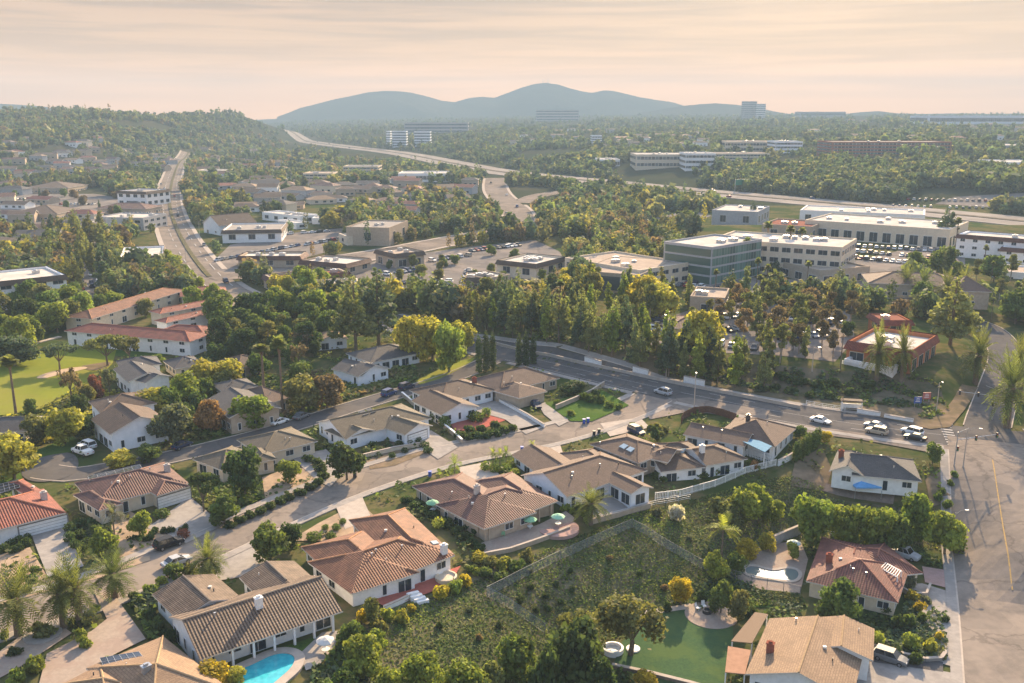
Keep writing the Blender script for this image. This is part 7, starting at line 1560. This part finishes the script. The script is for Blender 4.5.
lamp(951, 553, 7.5, 1.6, 0, 'street lamp on the sidewalk beside the tall hedge'); lamp(812, 372, 6, 1.2, 0, 'short lamp post on the parking lot edge above the bank'); lamp(963, 468, 8, 2, -.4, 'street lamp near the junction sidewalk')
for i, (a, b) in enumerate([(178, 235), (160, 222), (186, 262), (200, 240)]): lamp(a, b, 10, 2, 0, ['street lamp on the median of the wide road', 'street lamp left of the wide road', 'street lamp where the wide road widens', 'street lamp on the right kerb of the wide road'][i])
def signal(px, base, az, alen, label):
    x, y, z = P(px, base); r = empty('traffic_signal', (x, y, z + .15), az); tag(r, label, 'traffic signal', 'traffic signals at the junction'); p = MB(); p.tube((0, 0, 0), (0, 0, 7.2), .15, .1); p.obj('pole', M_METAL, r); a = MB(); a.tube((0, 0, 5.6), (alen, 0, 6.3), .1, .05); a.tube((0, 0, 7.1), (2.2, 0, 7.9), .06, .04); a.obj('mast_arm', M_METAL, r)
    for t in (.45, .95, .0):
        h = MB(); h.box((max(.3, alen * t), 0, 4.9 + .7 * t if t else 3.2), (.36, .3, 1.05)); ho_ = h.obj('signal_head', M_DARK, r)
        for k, c in enumerate(((.4, .03, .02), (.35, .25, .03), (.03, .3, .12))): l = MB(); l.tube((max(.3, alen * t), -.16, (4.9 + .7 * t if t else 3.2) + .85 - k * .32), (max(.3, alen * t), -.2, (4.9 + .7 * t if t else 3.2) + .85 - k * .32), .12, n=10); l.obj('lens', plain('lens%d' % k, c, .3), ho_)
signal(954, 467, .15, 9, 'traffic signal with long mast arm on the near left junction corner'); signal(992, 420, 3.0, 8, 'traffic signal beside the palms on the far junction corner')
def utility(px, base, h, label):
    x, y, z = P(px, base); r = empty('utility_pole', (x, y, z)); tag(r, label, 'utility pole', 'utility poles'); p = MB(); p.tube((0, 0, -.3), (0, 0, h), .17, .11); p.obj('pole', M_BARK, r); c = MB(); c.box((0, 0, h - .9), (2.2, .12, .14), .4); c.obj('crossarm', M_BARK, r)
    for s in (-.9, .9): i_ = MB(); i_.tube((s * math.cos(.4), s * math.sin(.4), h - .76), (s * math.cos(.4), s * math.sin(.4), h - .55), .06); i_.obj('insulator', M_DARK, r)
utility(840, 372, 10, 'bare pale pole rising from the bank left of the restaurant')
def sign(px, base, w_, h, ph, c, label, name='road_sign', txt=None):
    x, y, z = P(px, base); r = empty(name, (x, y, z), .1); tag(r, label, 'sign')
    for s in (-w_ * .35, w_ * .35): p = MB(); p.box((s, .05, -.2), (.1, .1, ph + .2)); p.obj('post', M_METAL, r)
    b_ = MB(); b_.box((0, 0, ph - h * .2), (w_, .08, h)); bo = b_.obj('board', c, r)
    for k in range(3): t = MB(); t.box((0, -.06, ph + h * (.05 + k * .22)), (w_ * (.6 - k * .12), .03, h * .09)); t.obj('marking', M_WHITE, bo)
sign(917, 408, 1.9, 1.6, 1.5, plain('blue_sign', (.06, .12, .38), .5), 'blue sign board on the bank, left of the pink sign'); sign(926, 403, 2.0, 1.7, 1.3, plain('pink_sign', (.5, .16, .15), .5), 'pink-red sign board on the bank, right of the blue sign')
def shelter():
    x, y, z = P(851, 411); r = empty('bus_shelter', (x, y, z + .1), -.2); tag(r, 'brown roofed bus shelter on the far side of the main road', 'bus shelter'); m_ = MB(); m_.box((0, 0, 2.4), (5, 2, .25), taper=.9); m_.obj('roof', ROOFS['umber'], r); b_ = MB(); b_.box((0, .7, 0), (4.6, .15, 1.5)); b_.obj('back_wall', M_WHITE, r)
    for s in (-2.2, 2.2):
        for t in (-.7, .7): p = MB(); p.box((s, t, 0), (.15, .15, 2.4)); p.obj('post', M_WHITE, r)
    s_ = MB(); s_.box((0, .3, .4), (3.4, .4, .08)); s_.obj('bench', M_BARK, r)
shelter()
def mast(px, py, h, label):
    x, z = PZ_at(px, py, 5600); r = empty('radio_mast', (x, 5600, z - 6)); tag(r, label, 'mast', 'masts on the peak'); m_ = MB(); m_.tube((0, 0, 0), (0, 0, h), 2.2, .8, 6); m_.obj('tower', M_METAL, r); k = MB(); k.tube((0, 0, h * .7), (0, 0, h * .8), 3.5, 3.5, 8); k.obj('dish_ring', M_METAL, r)
mast(543, 82.3, 26, 'left radio mast on top of the mountain'); mast(548, 82.5, 28, 'right radio mast on top of the mountain')
def gantry(px, py, w_, label):
    x, y, z = P(px, py); r = empty('freeway_sign', (x, y, z), .3); tag(r, label, 'freeway sign'); b_ = MB(); b_.box((0, 0, 6), (w_, .4, 5)); b_.obj('board', plain('freeway_green', (.03, .2, .12), .5), r)
    for s in (-w_ / 2, w_ / 2): p = MB(); p.tube((s, .3, 0), (s, .3, 11), .3); p.obj('post', M_METAL, r)
gantry(740, 192, 10, 'green freeway sign standing before the dark hedge slope')

print('CARS', n_, 'TREES', NTREE[0])
